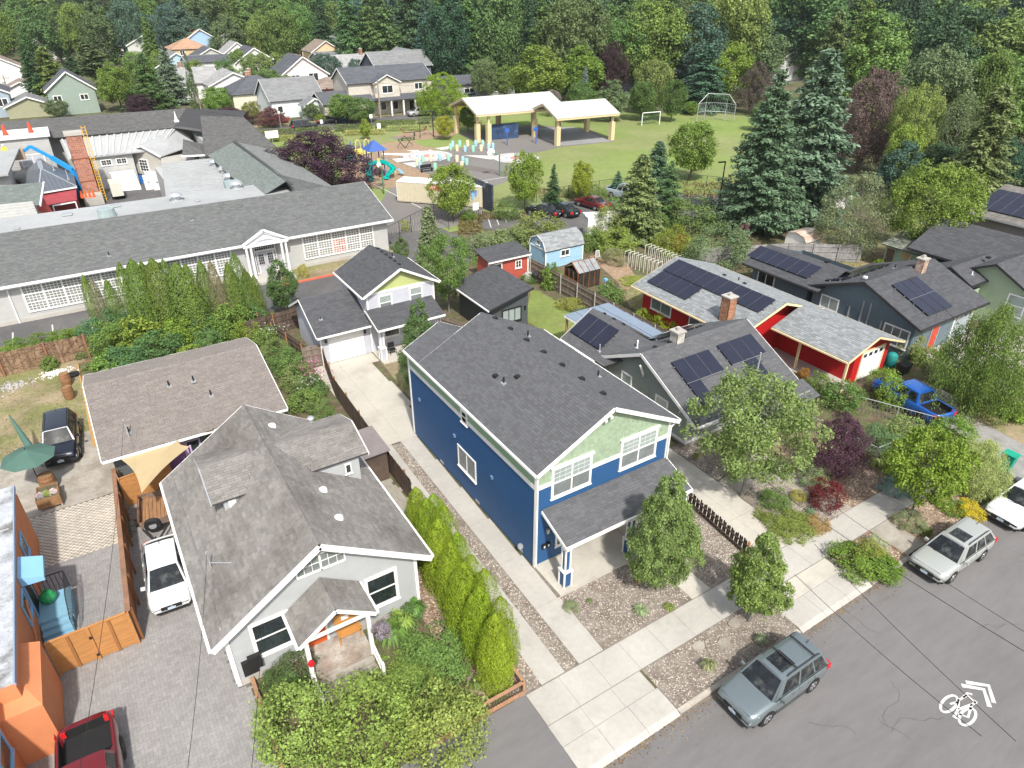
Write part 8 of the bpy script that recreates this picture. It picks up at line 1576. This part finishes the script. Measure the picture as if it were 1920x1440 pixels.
for a in(('pear0',1268,868,1107,142,(.115,.145,.045),'slim pear shaped tree in the gravel front yard before the blue house porch','street_tree'),('pear1',1450,984,1165,116,(.12,.15,.045),'small young tree in the gravel verge beside the parked suv','street_tree'),('open0',1440,703,930,258,(.115,.15,.055),'large airy street tree before the solar bungalow','street_tree'),('lindenlike',1772,798,965,150,(.13,.17,.025),'bright lime leaved tree with slim trunk in the mulched verge','street_tree'),('weep0',1858,818,918,122,(.27,.28,.1),'pale yellow variegated spreading shrub tree at the right edge','tree'),('purple0',1597,768,892,112,(.05,.024,.035),'dark purple leaved bush tree in the front gardens','tree'),('pear0',782,553,738,92,(.07,.1,.035),'slim tree at the back left corner of the blue house','tree'),('oval0',517,483,588,60,(.06,.095,.03),'slender tree by the fence right of the tall arborvitae row','tree'),('weep0',1893,566,770,172,(.08,.122,.032),'large weeping tree in front of the green gabled house','tree'),('weepspruce',800,383,505,62,(.1,.12,.06),'drooping grey green conifer behind the garage cottage','conifer'),('oval1',750,445,500,34,(.07,.1,.035),'small upright tree between cottage roof and drooping conifer','tree'),('open0',835,438,585,118,(.08,.13,.04),'leafy tree leaning over the dark studio roof','tree'),('purple0',585,243,360,205,(.038,.018,.027),'large dark purple leaved tree beside the school east wing','tree'),('purple0',428,200,238,80,(.04,.02,.028),'purple tree showing over the far school hip roof','tree'),('purple0',505,200,238,56,(.08,.035,.04),'reddish purple small tree across the far street','tree'),('round1',467,190,232,36,(.13,.14,.04),'olive green tree between the two purple trees','tree'),('round2',845,308,412,84,(.13,.17,.035),'young tree with clear trunk in front of the cream container','tree'),('round2',985,286,392,68,(.11,.155,.03),'fresh green tree at the left corner of the car park','tree'),('fir1',1039,307,388,42,(.035,.07,.035),'small dark fir at the edge of the car park','conifer'),('round0',1093,302,378,46,(.16,.19,.03),'yellow green young tree behind the maroon saloon','tree'),('fir1',1160,320,366,38,(.05,.09,.06),'small grey green fir left of the silver pickup','conifer'),('round1',1308,226,338,88,(.1,.135,.03),'round crowned tree standing alone at the edge of the playing field','tree'),('cedar',1238,262,360,70,(.05,.085,.05),'dark feathery conifer left of the round field tree','conifer'),('round0',1238,268,330,26,(.2,.24,.03),'lime vine covered small tree in the dark feathery conifer','tree'),('cedar',1207,285,448,112,(.115,.135,.055),'tall loose olive conifer in the middle of the allotment hedge','conifer'),('fir1',1262,300,420,80,(.06,.095,.045),'conifer standing behind the tall loose olive one','conifer'),('spruce',1468,128,432,196,(.068,.108,.066),'huge blue green spruce right of the car park','conifer'),('cedar',1560,84,408,190,(.08,.108,.068),'tall grey green cedar behind the huge spruce','conifer'),('thin0',1628,322,480,135,(.12,.135,.07),'half bare twiggy grey tree on the side lawn','tree'),('open0',1775,300,495,200,(.11,.155,.032),'large yellow green tree over the mossy shed','tree'),('purple0',1655,122,320,140,BR,'brown purple leaved tree in the upper right woods','tree'),('open0',1740,155,345,110,(.125,.155,.04),'pale olive tree right of the brown purple tree','tree'),('round1',1712,228,365,74,(.14,.18,.035),'bright green tree below the pale olive one','tree'),('thin0',1820,175,350,110,(.08,.1,.05),'thin crowned tree with bare pale trunk in the right woods','tree'),('cedar',1890,150,400,150,(.09,.11,.045),'big drooping olive cedar at the upper right edge','conifer'),('round2',1880,95,300,90,(.1,.13,.035),'green crown above the drooping cedar at the right edge','tree'),('dome0',826,135,216,108,(.13,.19,.022),'broad dome shaped bright green tree beside the far street','tree'),('spire0',346,100,206,20,(.06,.085,.03),'very tall narrow cypress beyond the school','conifer'),('cedar',76,84,203,84,(.1,.13,.04),'broad olive green conifer left of the sage green house','conifer'),('fir0',40,78,205,60,DK,'dark fir behind the white gable at the upper left','conifer'),('pine',160,76,170,84,(.08,.1,.045),'tall pine with bare reddish trunks at the upper left','conifer'),('fir0',122,92,188,60,DK,'dark fir left behind the sage green house','conifer'),('round0',206,122,208,76,(.085,.125,.03),'broad green tree right of the sage green house','tree'),('fir1',262,96,208,92,(.07,.11,.035),'large green fir above the purple bush','conifer'),('cedar',304,92,196,64,(.13,.15,.12),'silver grey conifer with dead lower branches','conifer'),('purple0',256,176,215,62,PUR,'dark purple round bush tree by the school roof','tree'),('round1',100,186,222,46,(.07,.09,.04),'small dark olive tree in front of the sage green house','tree'),('round0',402,162,214,62,(.11,.16,.035),'rounded fresh green tree below the pale hipped cottage','tree'),('round2',430,176,206,30,(.17,.2,.04),'yellow green little tree left of the purple school tree','tree'),('oval1',421,108,140,26,(.2,.22,.05),'yellowish conical tree beside the craftsman gable','tree'),('round1',470,143,166,44,(.08,.1,.04),'dark olive hedge tree before the dark grey house','tree'),('round0',640,176,230,66,(.09,.135,.04),'leafy tree right of the large white cottage','tree'),('round1',672,182,232,62,(.08,.12,.035),'leafy tree left of the manor garage','tree'),('round2',582,194,226,36,(.08,.1,.045),'small olive tree by the porch of the white cottage','tree'),('round0',600,214,232,22,(.12,.17,.03),'little bright tree above the dark grey saloon','tree'),('round1',683,203,226,28,(.1,.11,.05),'small round tree before the manor garage','tree'),('round2',700,150,196,56,(.12,.165,.035),'bright green tree above the manor garage','tree'),('purple0',655,135,176,36,PUR,'purple tree left of the broad pale roof','tree'),('purple0',614,165,190,20,(.12,.04,.04),'small red leaved tree by the tan ranch','tree'),('round0',738,148,176,36,(.1,.12,.035),'olive tree above the manor roof','tree'),('round1',500,128,190,56,(.08,.12,.04),'green tree behind the grey hipped cottage','tree'),('oval0',537,140,196,44,(.075,.115,.04),'upright green tree left of the pink gabled house','tree'),('oval0',683,222,262,22,(.16,.19,.03),'young yellow green tree on the lawn left of the path','tree'),('round2',832,217,262,36,(.2,.21,.03),'golden young tree on the lawn island by the pavilion','tree'),('round1',876,200,246,38,(.11,.14,.03),'small tree seen under the larger pavilion roof','tree'),('round0',858,189,222,20,(.22,.22,.03),'yellow flowering small tree at the pavilion gable','tree'),('round0',910,108,190,62,(.1,.12,.055),'greyish olive tree right of the dome tree','tree'),('oval1',945,124,190,46,(.1,.14,.035),'fresh green tree behind the utility pole','tree'),('oval0',1012,84,205,112,(.115,.16,.035),'tall light green poplar like tree above the pavilions, left one','tree'),('oval1',1092,86,190,90,(.11,.16,.035),'tall light green tree right of the poplar like one','tree'),('purple0',1150,76,186,70,(.03,.016,.022),'nearly black purple tree in the middle of the far woods','tree'),('spruce',1098,124,205,34,(.13,.17,.17),'pale blue spruce behind the smaller pavilion','conifer'),('round0',1090,152,230,62,(.07,.105,.035),'dense green bushy tree at the field edge, left of four','tree'),('oval0',1150,148,228,66,(.09,.115,.055),'grey green bushy tree at the field edge, second of four','tree'),('round1',1208,152,226,60,(.055,.085,.025),'dark round tree behind the football goal','tree'),('round2',1267,150,228,50,(.055,.09,.025),'dark round tree right of the football goal','tree'),('round1',1232,110,215,76,(.12,.145,.045),'light olive tree between and behind the two dark round trees','tree'),('fir0',1330,84,206,120,(.05,.085,.055),'very large dark fir left of the backstop','conifer'),('oval0',1385,78,200,90,(.13,.18,.03),'bright green tree behind the backstop','tree'),('purple0',1425,112,215,70,(.065,.05,.045),'brownish thin tree right of the backstop','tree'),('round1',1432,190,246,44,(.07,.1,.035),'green bush tree at the right end of the field','tree'),('thin0',1036,168,218,36,(.16,.13,.12),'bare greyish tree behind the smaller pavilion','tree'),('round2',1298,190,216,28,(.1,.14,.03),'green bush left of the backstop','tree'),):T(*a)
KIND={'fir0':'fir','fir1':'broad fir','cedar':'cedar','oval0':'leafy tree','round0':'round crowned tree','round1':'round tree','spruce':'spruce','oval1':'oval tree','purple0':'purple tree','round2':'leafy round tree'}
RW=random.Random(31)
def row(where,xa,xb,n,by,hgt_,wp,kinds,cols,jit=6):
 for i in range(n):
  px=xa+(xb-xa)*(i+.5)/n+RW.uniform(-.3,.3)*(xb-xa)/n;b=by+RW.uniform(-jit,jit)*.4;k=RW.choice(kinds);cn,c=RW.choice(cols);p=at(px,b);h=hgt_*RW.uniform(.8,1.2)
  plant_at(k,p,h,h*(.62 if k[0]in 'ro' else .42)*RW.uniform(.9,1.2)*wp,(c[0]*.8,c[1]*.86,c[2]*1.05),'%s %s %s, %s from left'%(cn,KIND[k],where,ORD[i]),'tree','woodland_tree','trees of the distant woods')
DKS=[('dark',DK),('dark green',(.045,.075,.035)),('blue green',(.058,.09,.06)),('mid green',(.066,.1,.04)),('green',(.08,.12,.035))];LTS=DKS[1:]+[('light green',(.12,.16,.04)),('olive',(.1,.12,.045)),('fresh green',(.1,.15,.035)),('yellow green',(.14,.17,.04))]
FI=['fir0','fir1','cedar','fir0','oval0','round0'];DE=['round0','round1','oval0','oval1','round2','fir1']
row('in the left skyline, front rank',-60,620,20,122,17,1.15,DE+FI,LTS);row('in the left skyline, back rank',-60,700,22,99,19,1.3,FI+DE,LTS)
row('between houses beyond the school',180,700,22,166,7.5,1.25,DE,LTS,40);row('in the near rank right of the manor',780,1000,6,168,21,1.2,FI,DKS);row('behind the pavilions',990,1430,9,176,20,1.2,FI+DE,LTS)
row('in the rear rank over the pavilions',640,1500,20,128,22,1.3,FI+DE,LTS);row('in the stand above the manor',640,900,7,140,26,1.1,['fir0','fir1','cedar'],DKS)
row('in the right woods, far rank',1440,2000,14,150,25,1.25,FI,DKS);row('in the right woods, middle rank',1500,2020,11,215,19,1.25,FI+DE,LTS);row('in the right woods, near rank',1560,2020,8,290,13,1.3,DE,LTS);row('at the edge of the right gardens',1640,2010,6,372,7,1.3,DE,DKS)
row('in the highest skyline row',-40,1960,22,84,26,1.6,FI+DE,LTS,8)
rng=np.random.default_rng(5);Q=[]
for _ in range(2600):
 d=rng.uniform(300,1300)**1.0;a=YAW+rng.uniform(-.75,.75);c=np.array([math.sin(a)*d,math.cos(a)*d,0]);hh=rng.uniform(11,24);r=rng.uniform(3.5,7);n=70
 dd=nrm(rng.normal(size=(n,3))+np.array([0,0,.4]));p=c+dd*np.array([r,r,hh*.42])*rng.uniform(.7,1,(n,1))+np.array([0,0,hh*.52]);Q.append(leaves(p,dd,2.6,rng))
me=quads_mesh('distant_woods',np.concatenate(Q),leafm('woods_foliage',(1,1,1)));o=bpy.data.objects.new('distant_woods',me);COL.objects.link(o);o.color=(.055,.08,.035,1);tag(o,'mass of trees reaching to the horizon','woods',kind='stuff')
for i,(tx,ty,by,w_)in enumerate(((152,515,612,15),(168,522,616,15),(196,524,616,17),(220,492,612,24),(243,486,618,34),(262,490,612,22),(281,484,620,34),(303,487,618,26),(326,493,628,42),(345,497,628,32),(372,489,616,22),(392,491,618,20),(424,494,610,22),(436,476,606,26),(457,508,602,22),(474,520,600,18))):
 T('flame%d'%(2+i%2),tx,ty-6,by,w_*1.6,(.092,.128,.028)if i not in(1,11)else(.13,.12,.07),'arborvitae in the tall row before the school windows, %s from left'%ORD[i],'arborvitae',group='tall arborvitae row before the school',cat='conifer')
RA=random.Random(15)
for i in range(13):
 y=14.9+i*.72;x=8.8+(y-14.75)*.1+(.42 if i%2 else-.18);plant_at('flame%d'%(i%2),Vector((x,y,0)),RA.uniform(3.3,4.1),RA.uniform(1.4,1.7),(.17,.22,.022),'lime green arborvitae beside the driveway, %s from the street'%ORD[i],'conifer','arborvitae','lime arborvitae row beside the grey bungalow')
S=shrub
for a in(('shrub1',560,1395,2.7,165,(.15,.19,.055),'pale flowering shrub at the bottom edge, left of three'),('shrub1',700,1392,2.7,190,(.145,.18,.05),'pale flowering shrub at the bottom edge, middle of three'),('shrub1',835,1395,2.6,170,(.15,.185,.055),'pale flowering shrub at the bottom edge, right of three'),('mat0',818,1240,.75,165,(.09,.14,.035),'spreading green juniper before the arborvitae'),('mat0',760,1285,.6,150,(.11,.15,.04),'low lighter groundcover shrub below the juniper'),('shrub1',560,1262,.9,90,(.06,.075,.035),'clipped dark hedge left of the bungalow porch'),('shrub1',520,1285,.8,60,(.055,.075,.03),'dark low shrub at the bungalow front wall'),('shrub0',530,1320,.9,60,(.08,.11,.03),'green shrub by the timber edging'),('shrub2',770,1160,.8,40,(.06,.1,.035),'dark leafy plant at the bungalow right corner'),('shrub0',1610,1062,.75,110,(.08,.12,.025),'green mound shrub in the verge, left lobe'),('shrub0',1655,1072,.65,80,(.09,.13,.02),'bright green mound shrub in the verge, right lobe'),('shrub1',1628,1050,1.0,60,(.16,.17,.04),'golden shrub between the two verge mounds'),('fine0',1640,1028,.7,46,(.3,.31,.24),'white flowering tuft behind the verge mounds'),('fine0',1703,985,.8,60,(.2,.21,.13),'silvery variegated round shrub beside the lime tree'),('shrub1',1733,1000,.4,26,(.08,.11,.03),'tiny green shrub below the lime tree'),('shrub0',1812,965,.7,56,(.36,.28,.02),'bright yellow flowering shrub behind the wagon'),('shrub1',1788,962,.7,46,(.1,.14,.03),'green shrub left of the yellow flowers'),('shrub1',1545,945,1.5,74,(.07,.011,.015),'crimson leaved shrub beside the front path'),('fine0',1520,905,1.3,60,(.15,.2,.11),'grey green variegated shrub left of the crimson one'),('fine0',1680,918,.5,70,(.17,.24,.21),'pale blue green mat at the mulch bed'),('shrub0',1690,895,1.2,60,(.11,.15,.05),'green shrub above the blue green mat'),('fine0',1640,850,1.9,80,(.1,.14,.07),'grey green bushy shrub behind the purple tree, left'),('shrub0',1690,835,1.8,90,(.11,.15,.05),'olive bushy shrub behind the purple tree, right'),('shrub0',1665,760,1.9,66,(.11,.17,.03),'fresh green bush left of the blue pickup'),('shrub0',1655,735,1.7,60,(.12,.18,.03),'bright bush below the red garage door'),('shrub0',1575,765,1.9,78,(.07,.11,.03),'dark green bush before the red house porch'),('shrub1',1530,735,1.5,50,(.09,.13,.04),'bush at the end of the solar bungalow'),('shrub0',1505,712,.9,26,(.2,.1,.02),'orange flowers at the corner of the solar bungalow'),('shrub1',1490,770,1.6,70,(.1,.14,.05),'bushy shrub beside the chain link fence'),('shrub0',1780,830,1.7,80,(.1,.15,.03),'leafy bush behind the lime tree'),('shrub0',1720,860,1.4,60,(.13,.17,.04),'lighter bush left behind the lime tree'),('mat0',1475,985,.3,110,(.12,.14,.04),'mossy groundcover by the front gravel bed'),('mat0',1530,985,.2,60,(.2,.14,.06),'rust orange sedum patch near the sidewalk'),('fine0',1495,935,.5,32,(.32,.28,.06),'golden tuft below the large street tree'),('shrub1',1450,945,.9,60,(.08,.12,.03),'green bush at the foot of the large street tree'),('fine0',1518,962,.25,18,(.12,.22,.13),'small blue green succulent in the gravel'),('shrub1',1700,665,1.7,60,(.2,.21,.09),'cream flowering bush by the red garage corner'),('shrub0',1735,685,1.4,60,(.13,.16,.05),'green bush on the slope above the blue pickup, left'),('fine0',1790,715,1.3,110,(.16,.18,.1),'grey green hedge shrub above the dry strip'),('fine0',1840,745,1.3,120,(.17,.19,.11),'pale grey green hedge shrub right along the dry strip'),('shrub1',1775,672,1.2,34,(.06,.09,.05),'small dark conifer shrub on the slate driveway edge'),('shrub2',1890,780,1.2,60,(.14,.2,.03),'bright leafy bush at the right edge'),('shrub1',1830,700,1.6,90,(.08,.12,.03),'dark bush under the weeping tree, left'),('shrub1',1905,730,2.2,110,(.09,.13,.03),'green bush under the weeping tree, right'),('shrub1',1250,618,1.5,68,(.19,.24,.03),'clipped lime green hedge shrub below the red house windows'),('shrub0',1204,606,1.3,30,(.15,.2,.03),'round lime shrub left of the clipped one'),('fine0',1342,505,4.2,140,(.085,.115,.055),'huge rounded grey green rhododendron behind the red house'),('shrub1',1262,475,2.6,80,(.14,.16,.03),'yellow green bush left of the rhododendron'),('shrub0',1272,470,2.0,26,(.32,.2,.05),'orange tinted shrub beside the rhododendron'),('shrub1',1290,430,3.4,130,(.09,.12,.035),'broad green shrub mass behind the rhododendron'),('shrub0',1230,440,2.2,60,(.08,.12,.04),'green bush under the olive conifer'),('shrub1',1142,446,3.4,80,(.16,.18,.06),'yellow flowering bush in front of the car park'),('shrub1',1150,470,2.2,90,(.15,.18,.04),'yellow green bush above the vegetable garden'),('shrub0',1110,470,2.2,50,(.1,.14,.04),'green bush right of the blue barn shed'),('thin_s',1150,495,1.6,50,(.15,.14,.09),'thin grey shrub in the allotment'),('shrub0',1010,455,3.0,96,(.12,.145,.045),'large olive bush behind the barn shed'),('shrub1',925,478,2.4,110,(.13,.15,.07),'pale green bush behind the red shed, left'),('shrub0',965,470,2.4,90,(.12,.14,.05),'olive bush behind the red shed, right'),('shrub2',1140,570,1.9,66,(.075,.11,.035),'round dark green shrub beside the birdhouse'),('shrub2',1033,540,2.3,42,(.1,.15,.03),'round green tree like shrub before the board fence'),('mat0',1070,575,.6,60,(.16,.17,.05),'wildflower patch along the board fence'),('mat0',1195,530,.3,70,(.2,.22,.05),'yellow green vegetable patch'),('shrub1',988,530,.8,34,(.07,.11,.03),'low bush at the foot of the red shed'),('shrub0',970,612,.9,32,(.25,.2,.06),'orange tinted bush by the dark studio corner'),('mat0',1090,592,.5,40,(.1,.12,.07),'grey green herb bed by the patio cover'),('shrub0',880,415,1.3,30,(.09,.14,.03),'green bush on the dry bank by the car park'),('shrub1',950,410,2.2,50,(.08,.12,.04),'green bush by the ball wall'),('shrub1',1120,372,1.6,46,(.13,.17,.05),'bush right of the yellow green young tree'),('shrub1',1150,390,1.4,36,(.1,.14,.04),'bush in front of the silver pickup'),('shrub0',1195,378,2,50,(.12,.17,.04),'bush right of the silver pickup'),('shrub1',1075,368,1.3,40,(.14,.17,.05),'low hedge bush left of the yellow green tree'),('fine0',760,432,1.3,20,(.24,.24,.06),'yellow shrub at the school corner'),('fine0',570,520,1.4,22,(.28,.26,.07),'round variegated golden shrub by the school wall'),('fine0',537,528,1.3,16,(.27,.26,.07),'slim golden shrub left of the round one'),('shrub1',1645,505,1.0,26,(.12,.17,.02),'small lime shrub behind the slate house, right'),('purple_s',1390,455,2,30,(.13,.06,.07),'mauve leaved shrub by the huge spruce'),('mat0',1070,1140,.25,34,(.2,.22,.13),'pale variegated clump in the gravel front yard'),):
 a=list(a);a[0]={'thin_s':'fine0','purple_s':'shrub1'}.get(a[0],a[0]);S(*a)
G1=[(180,640,1.8,60),(215,660,2.4,90),(265,650,2.4,90),(300,668,1.8,90),(240,690,1.6,90),(205,700,1.5,70),(345,640,2.0,80),(395,655,1.6,60),(380,630,2.2,60),(440,632,2.6,80),(470,645,1.8,60),(485,615,2.0,50),(320,620,1.6,60),(290,620,1.6,70),(355,672,1.0,60),(415,610,2.0,60),(225,625,2.0,60)]
wn_=ORD
order=sorted(range(len(G1)),key=lambda i:G1[i][0])
for n_,i in enumerate(order):g=G1[i];S(['shrub0','shrub1','shrub2'][i%3],g[0],g[1],g[2],g[3],[(.06,.11,.045),(.09,.14,.03),(.13,.17,.03),(.07,.12,.05)][i%4],'bush in the wild garden behind the taupe roof, %s from left'%wn_[n_],group='bushes of the wild garden')
G2=[(500,655,1.5,60),(520,672,1.5,66),(535,690,1.6,70),(552,705,1.5,70),(560,725,1.5,76),(585,740,1.3,66),(575,765,1.2,70),(600,780,1.2,60),(620,800,1.0,50),(512,640,1.3,50)]
for i,g in enumerate(G2):S(['shrub0','fine0','shrub1'][i%3],g[0],g[1],g[2],g[3],[(.1,.14,.045),(.12,.155,.06),(.085,.125,.04)][i%3],'shrub between taupe roof and driveway fence, %s from the top'%wn_[i],group='shrubs along the driveway fence')
for i,(px,py,c)in enumerate(((583,716,(.5,.12,.3)),(596,730,(.5,.12,.3)),(520,645,(.5,.52,.48)),(450,600,(.45,.06,.02)),(470,612,(.45,.06,.02)),(210,590,(.28,.1,.07)),(585,745,(.45,.48,.4)))):
 p=at(px,py);r_=np.random.default_rng(i);q=np.array([p.x,p.y,1.35])+r_.normal(size=(70,3))*np.array([.5,.5,.2]);o=bpy.data.objects.new('blossom',quads_mesh('blossom',leaves(q,np.tile([[0,0,1.]],(70,1)),.12,r_,.9),FOL));COL.objects.link(o);o.color=(*c,1);tag(o,['pink blossom near the driveway fence, upper','pink blossom near the driveway fence, lower','white blossom on the shrub left of the garage','red berries on the bush behind the taupe roof, left','red berries on the bush behind the taupe roof, right','pinkish bare twigs among the arborvitae','white blossom beside the driveway fence'][i],'flowers')
HG=[(20,668,60),(85,648,70),(120,640,60),(150,634,40),(30,655,40)]
for i,g in enumerate(HG):S('shrub1',g[0],g[1],.9,g[2],(.1,.145,.03),'low green bush between school parking and vine fence, %s from left'%wn_[i])
for i,(px,py)in enumerate(((95,690),(75,682),(155,668),(25,690))):S('shrub2',px,py,.9,34,(.09,.13,.04),'ivy clump on the vine covered fence, %s'%['middle','left of middle','right end','left end'][i])
for i,(xa,xb,yy)in enumerate(((490,552,258),(555,622,254),(628,700,248),(705,780,240),(785,880,232))):
 a,b=at(xa,yy),at(xb,yy-3);h_=plant_at('hbox',(a+b)/2,1.3,(b-a).length,(.085,.1,.04),'clipped olive hedge along the far street, section %s from the left'%wn_[i],'hedge','hedge','hedges along the far street',rz=math.atan2((b-a).y,(b-a).x));h_.scale=((b-a).length/4,2.0,1.1)
 h_=plant_at('hbox',(a+b)/2+Vector((.5,-4,0)),1.,(b-a).length,(.24,.24,.1),'row of pale ornamental grasses before the far hedge, section %s from the left'%wn_[i],'grasses','ornamental_grass','pale grasses before the far hedges',rz=math.atan2((b-a).y,(b-a).x));h_.scale=((b-a).length/4,1.2,.8)
for a in(('fern',735,1195,1.0,60,(.075,.13,.03),'large dark fern beside the bungalow porch'),('fern',752,1172,.9,50,(.16,.21,.05),'lighter fern behind the dark one'),('fern',778,1150,.9,40,(.07,.12,.03),'fern at the right corner of the bungalow'),('fern',545,1290,.8,46,(.07,.13,.03),'fern left of the porch steps'),('tuft',893,1290,.6,34,(.13,.17,.05),'small grass tuft in the mulch by the low wire fence'),('tuft',1327,1255,.7,40,(.27,.25,.13),'straw coloured grass tuft in the verge gravel'),('tuft',1425,1205,.6,34,(.22,.24,.16),'grey green grass tuft in the shade of the suv'),('tuft',1200,1148,.35,40,(.22,.25,.13),'pale round grass clump in the gravel front yard'),('tuft',1255,1140,.2,30,(.14,.16,.05),'low weed patch right of the pale clump'),('tuft',1105,1128,.15,18,(.12,.14,.06),'tiny weed in the gravel near the walkway'),('tuft',1195,1092,.4,20,(.14,.02,.02),'small dark red plant behind the slim tree'),('tuft',1365,863,.5,26,(.2,.2,.07),'spiky plant in the rock bed, left'),('tuft',1305,860,.5,22,(.2,.21,.08),'spiky plant in the rock bed near the bungalow wall'),('tuft',1640,870,.7,60,(.14,.16,.05),'grass clump behind the chain link fence')):S(*a,name='plant',cat='plant')
rng=np.random.default_rng(9);Q=[]
for(px0,px1,py0,py1,n,s_)in((905,985,400,412,500,.5),(860,905,405,440,700,.5),(985,1180,355,372,700,.5),(1280,1420,345,372,600,.6),(1820,1900,745,800,500,.25),(1640,1700,850,900,300,.25),(0,160,700,860,1200,.13),(520,650,800,850,250,.2),(1150,1230,520,580,400,.2),(1560,1700,470,505,500,.25)):
 for _ in range(n):
  p=at(rng.uniform(px0,px1),rng.uniform(py0,py1));Q.append(leaves(np.array([[p.x,p.y,s_*.4]]),rng.normal(size=(1,3))*np.array([1,1,.3]),s_,rng,.25)[0])
o=bpy.data.objects.new('dry_grass',quads_mesh('dry_grass',Q,FOL));COL.objects.link(o);o.color=(.24,.2,.09,1);tag(o,'dry grass and weeds scattered on banks and lawns','grass',kind='stuff')
hm=bpy.data.materials.new('haze');hm.use_nodes=True;N=hm.node_tree.nodes;N.clear();hv=N.new('ShaderNodeVolumePrincipled');ho=N.new('ShaderNodeOutputMaterial')
hv.inputs['Color'].default_value=(.86,.9,.95,1);hv.inputs['Density'].default_value=.00014;hv.inputs['Anisotropy'].default_value=.2;hm.node_tree.links.new(hv.outputs[0],ho.inputs['Volume'])
o=obj('haze',MB().box(-1700,1700,-1300,3100,-1.5,42),hm);o['kind']='stuff';o['label']='thin pale summer haze over the whole neighbourhood'
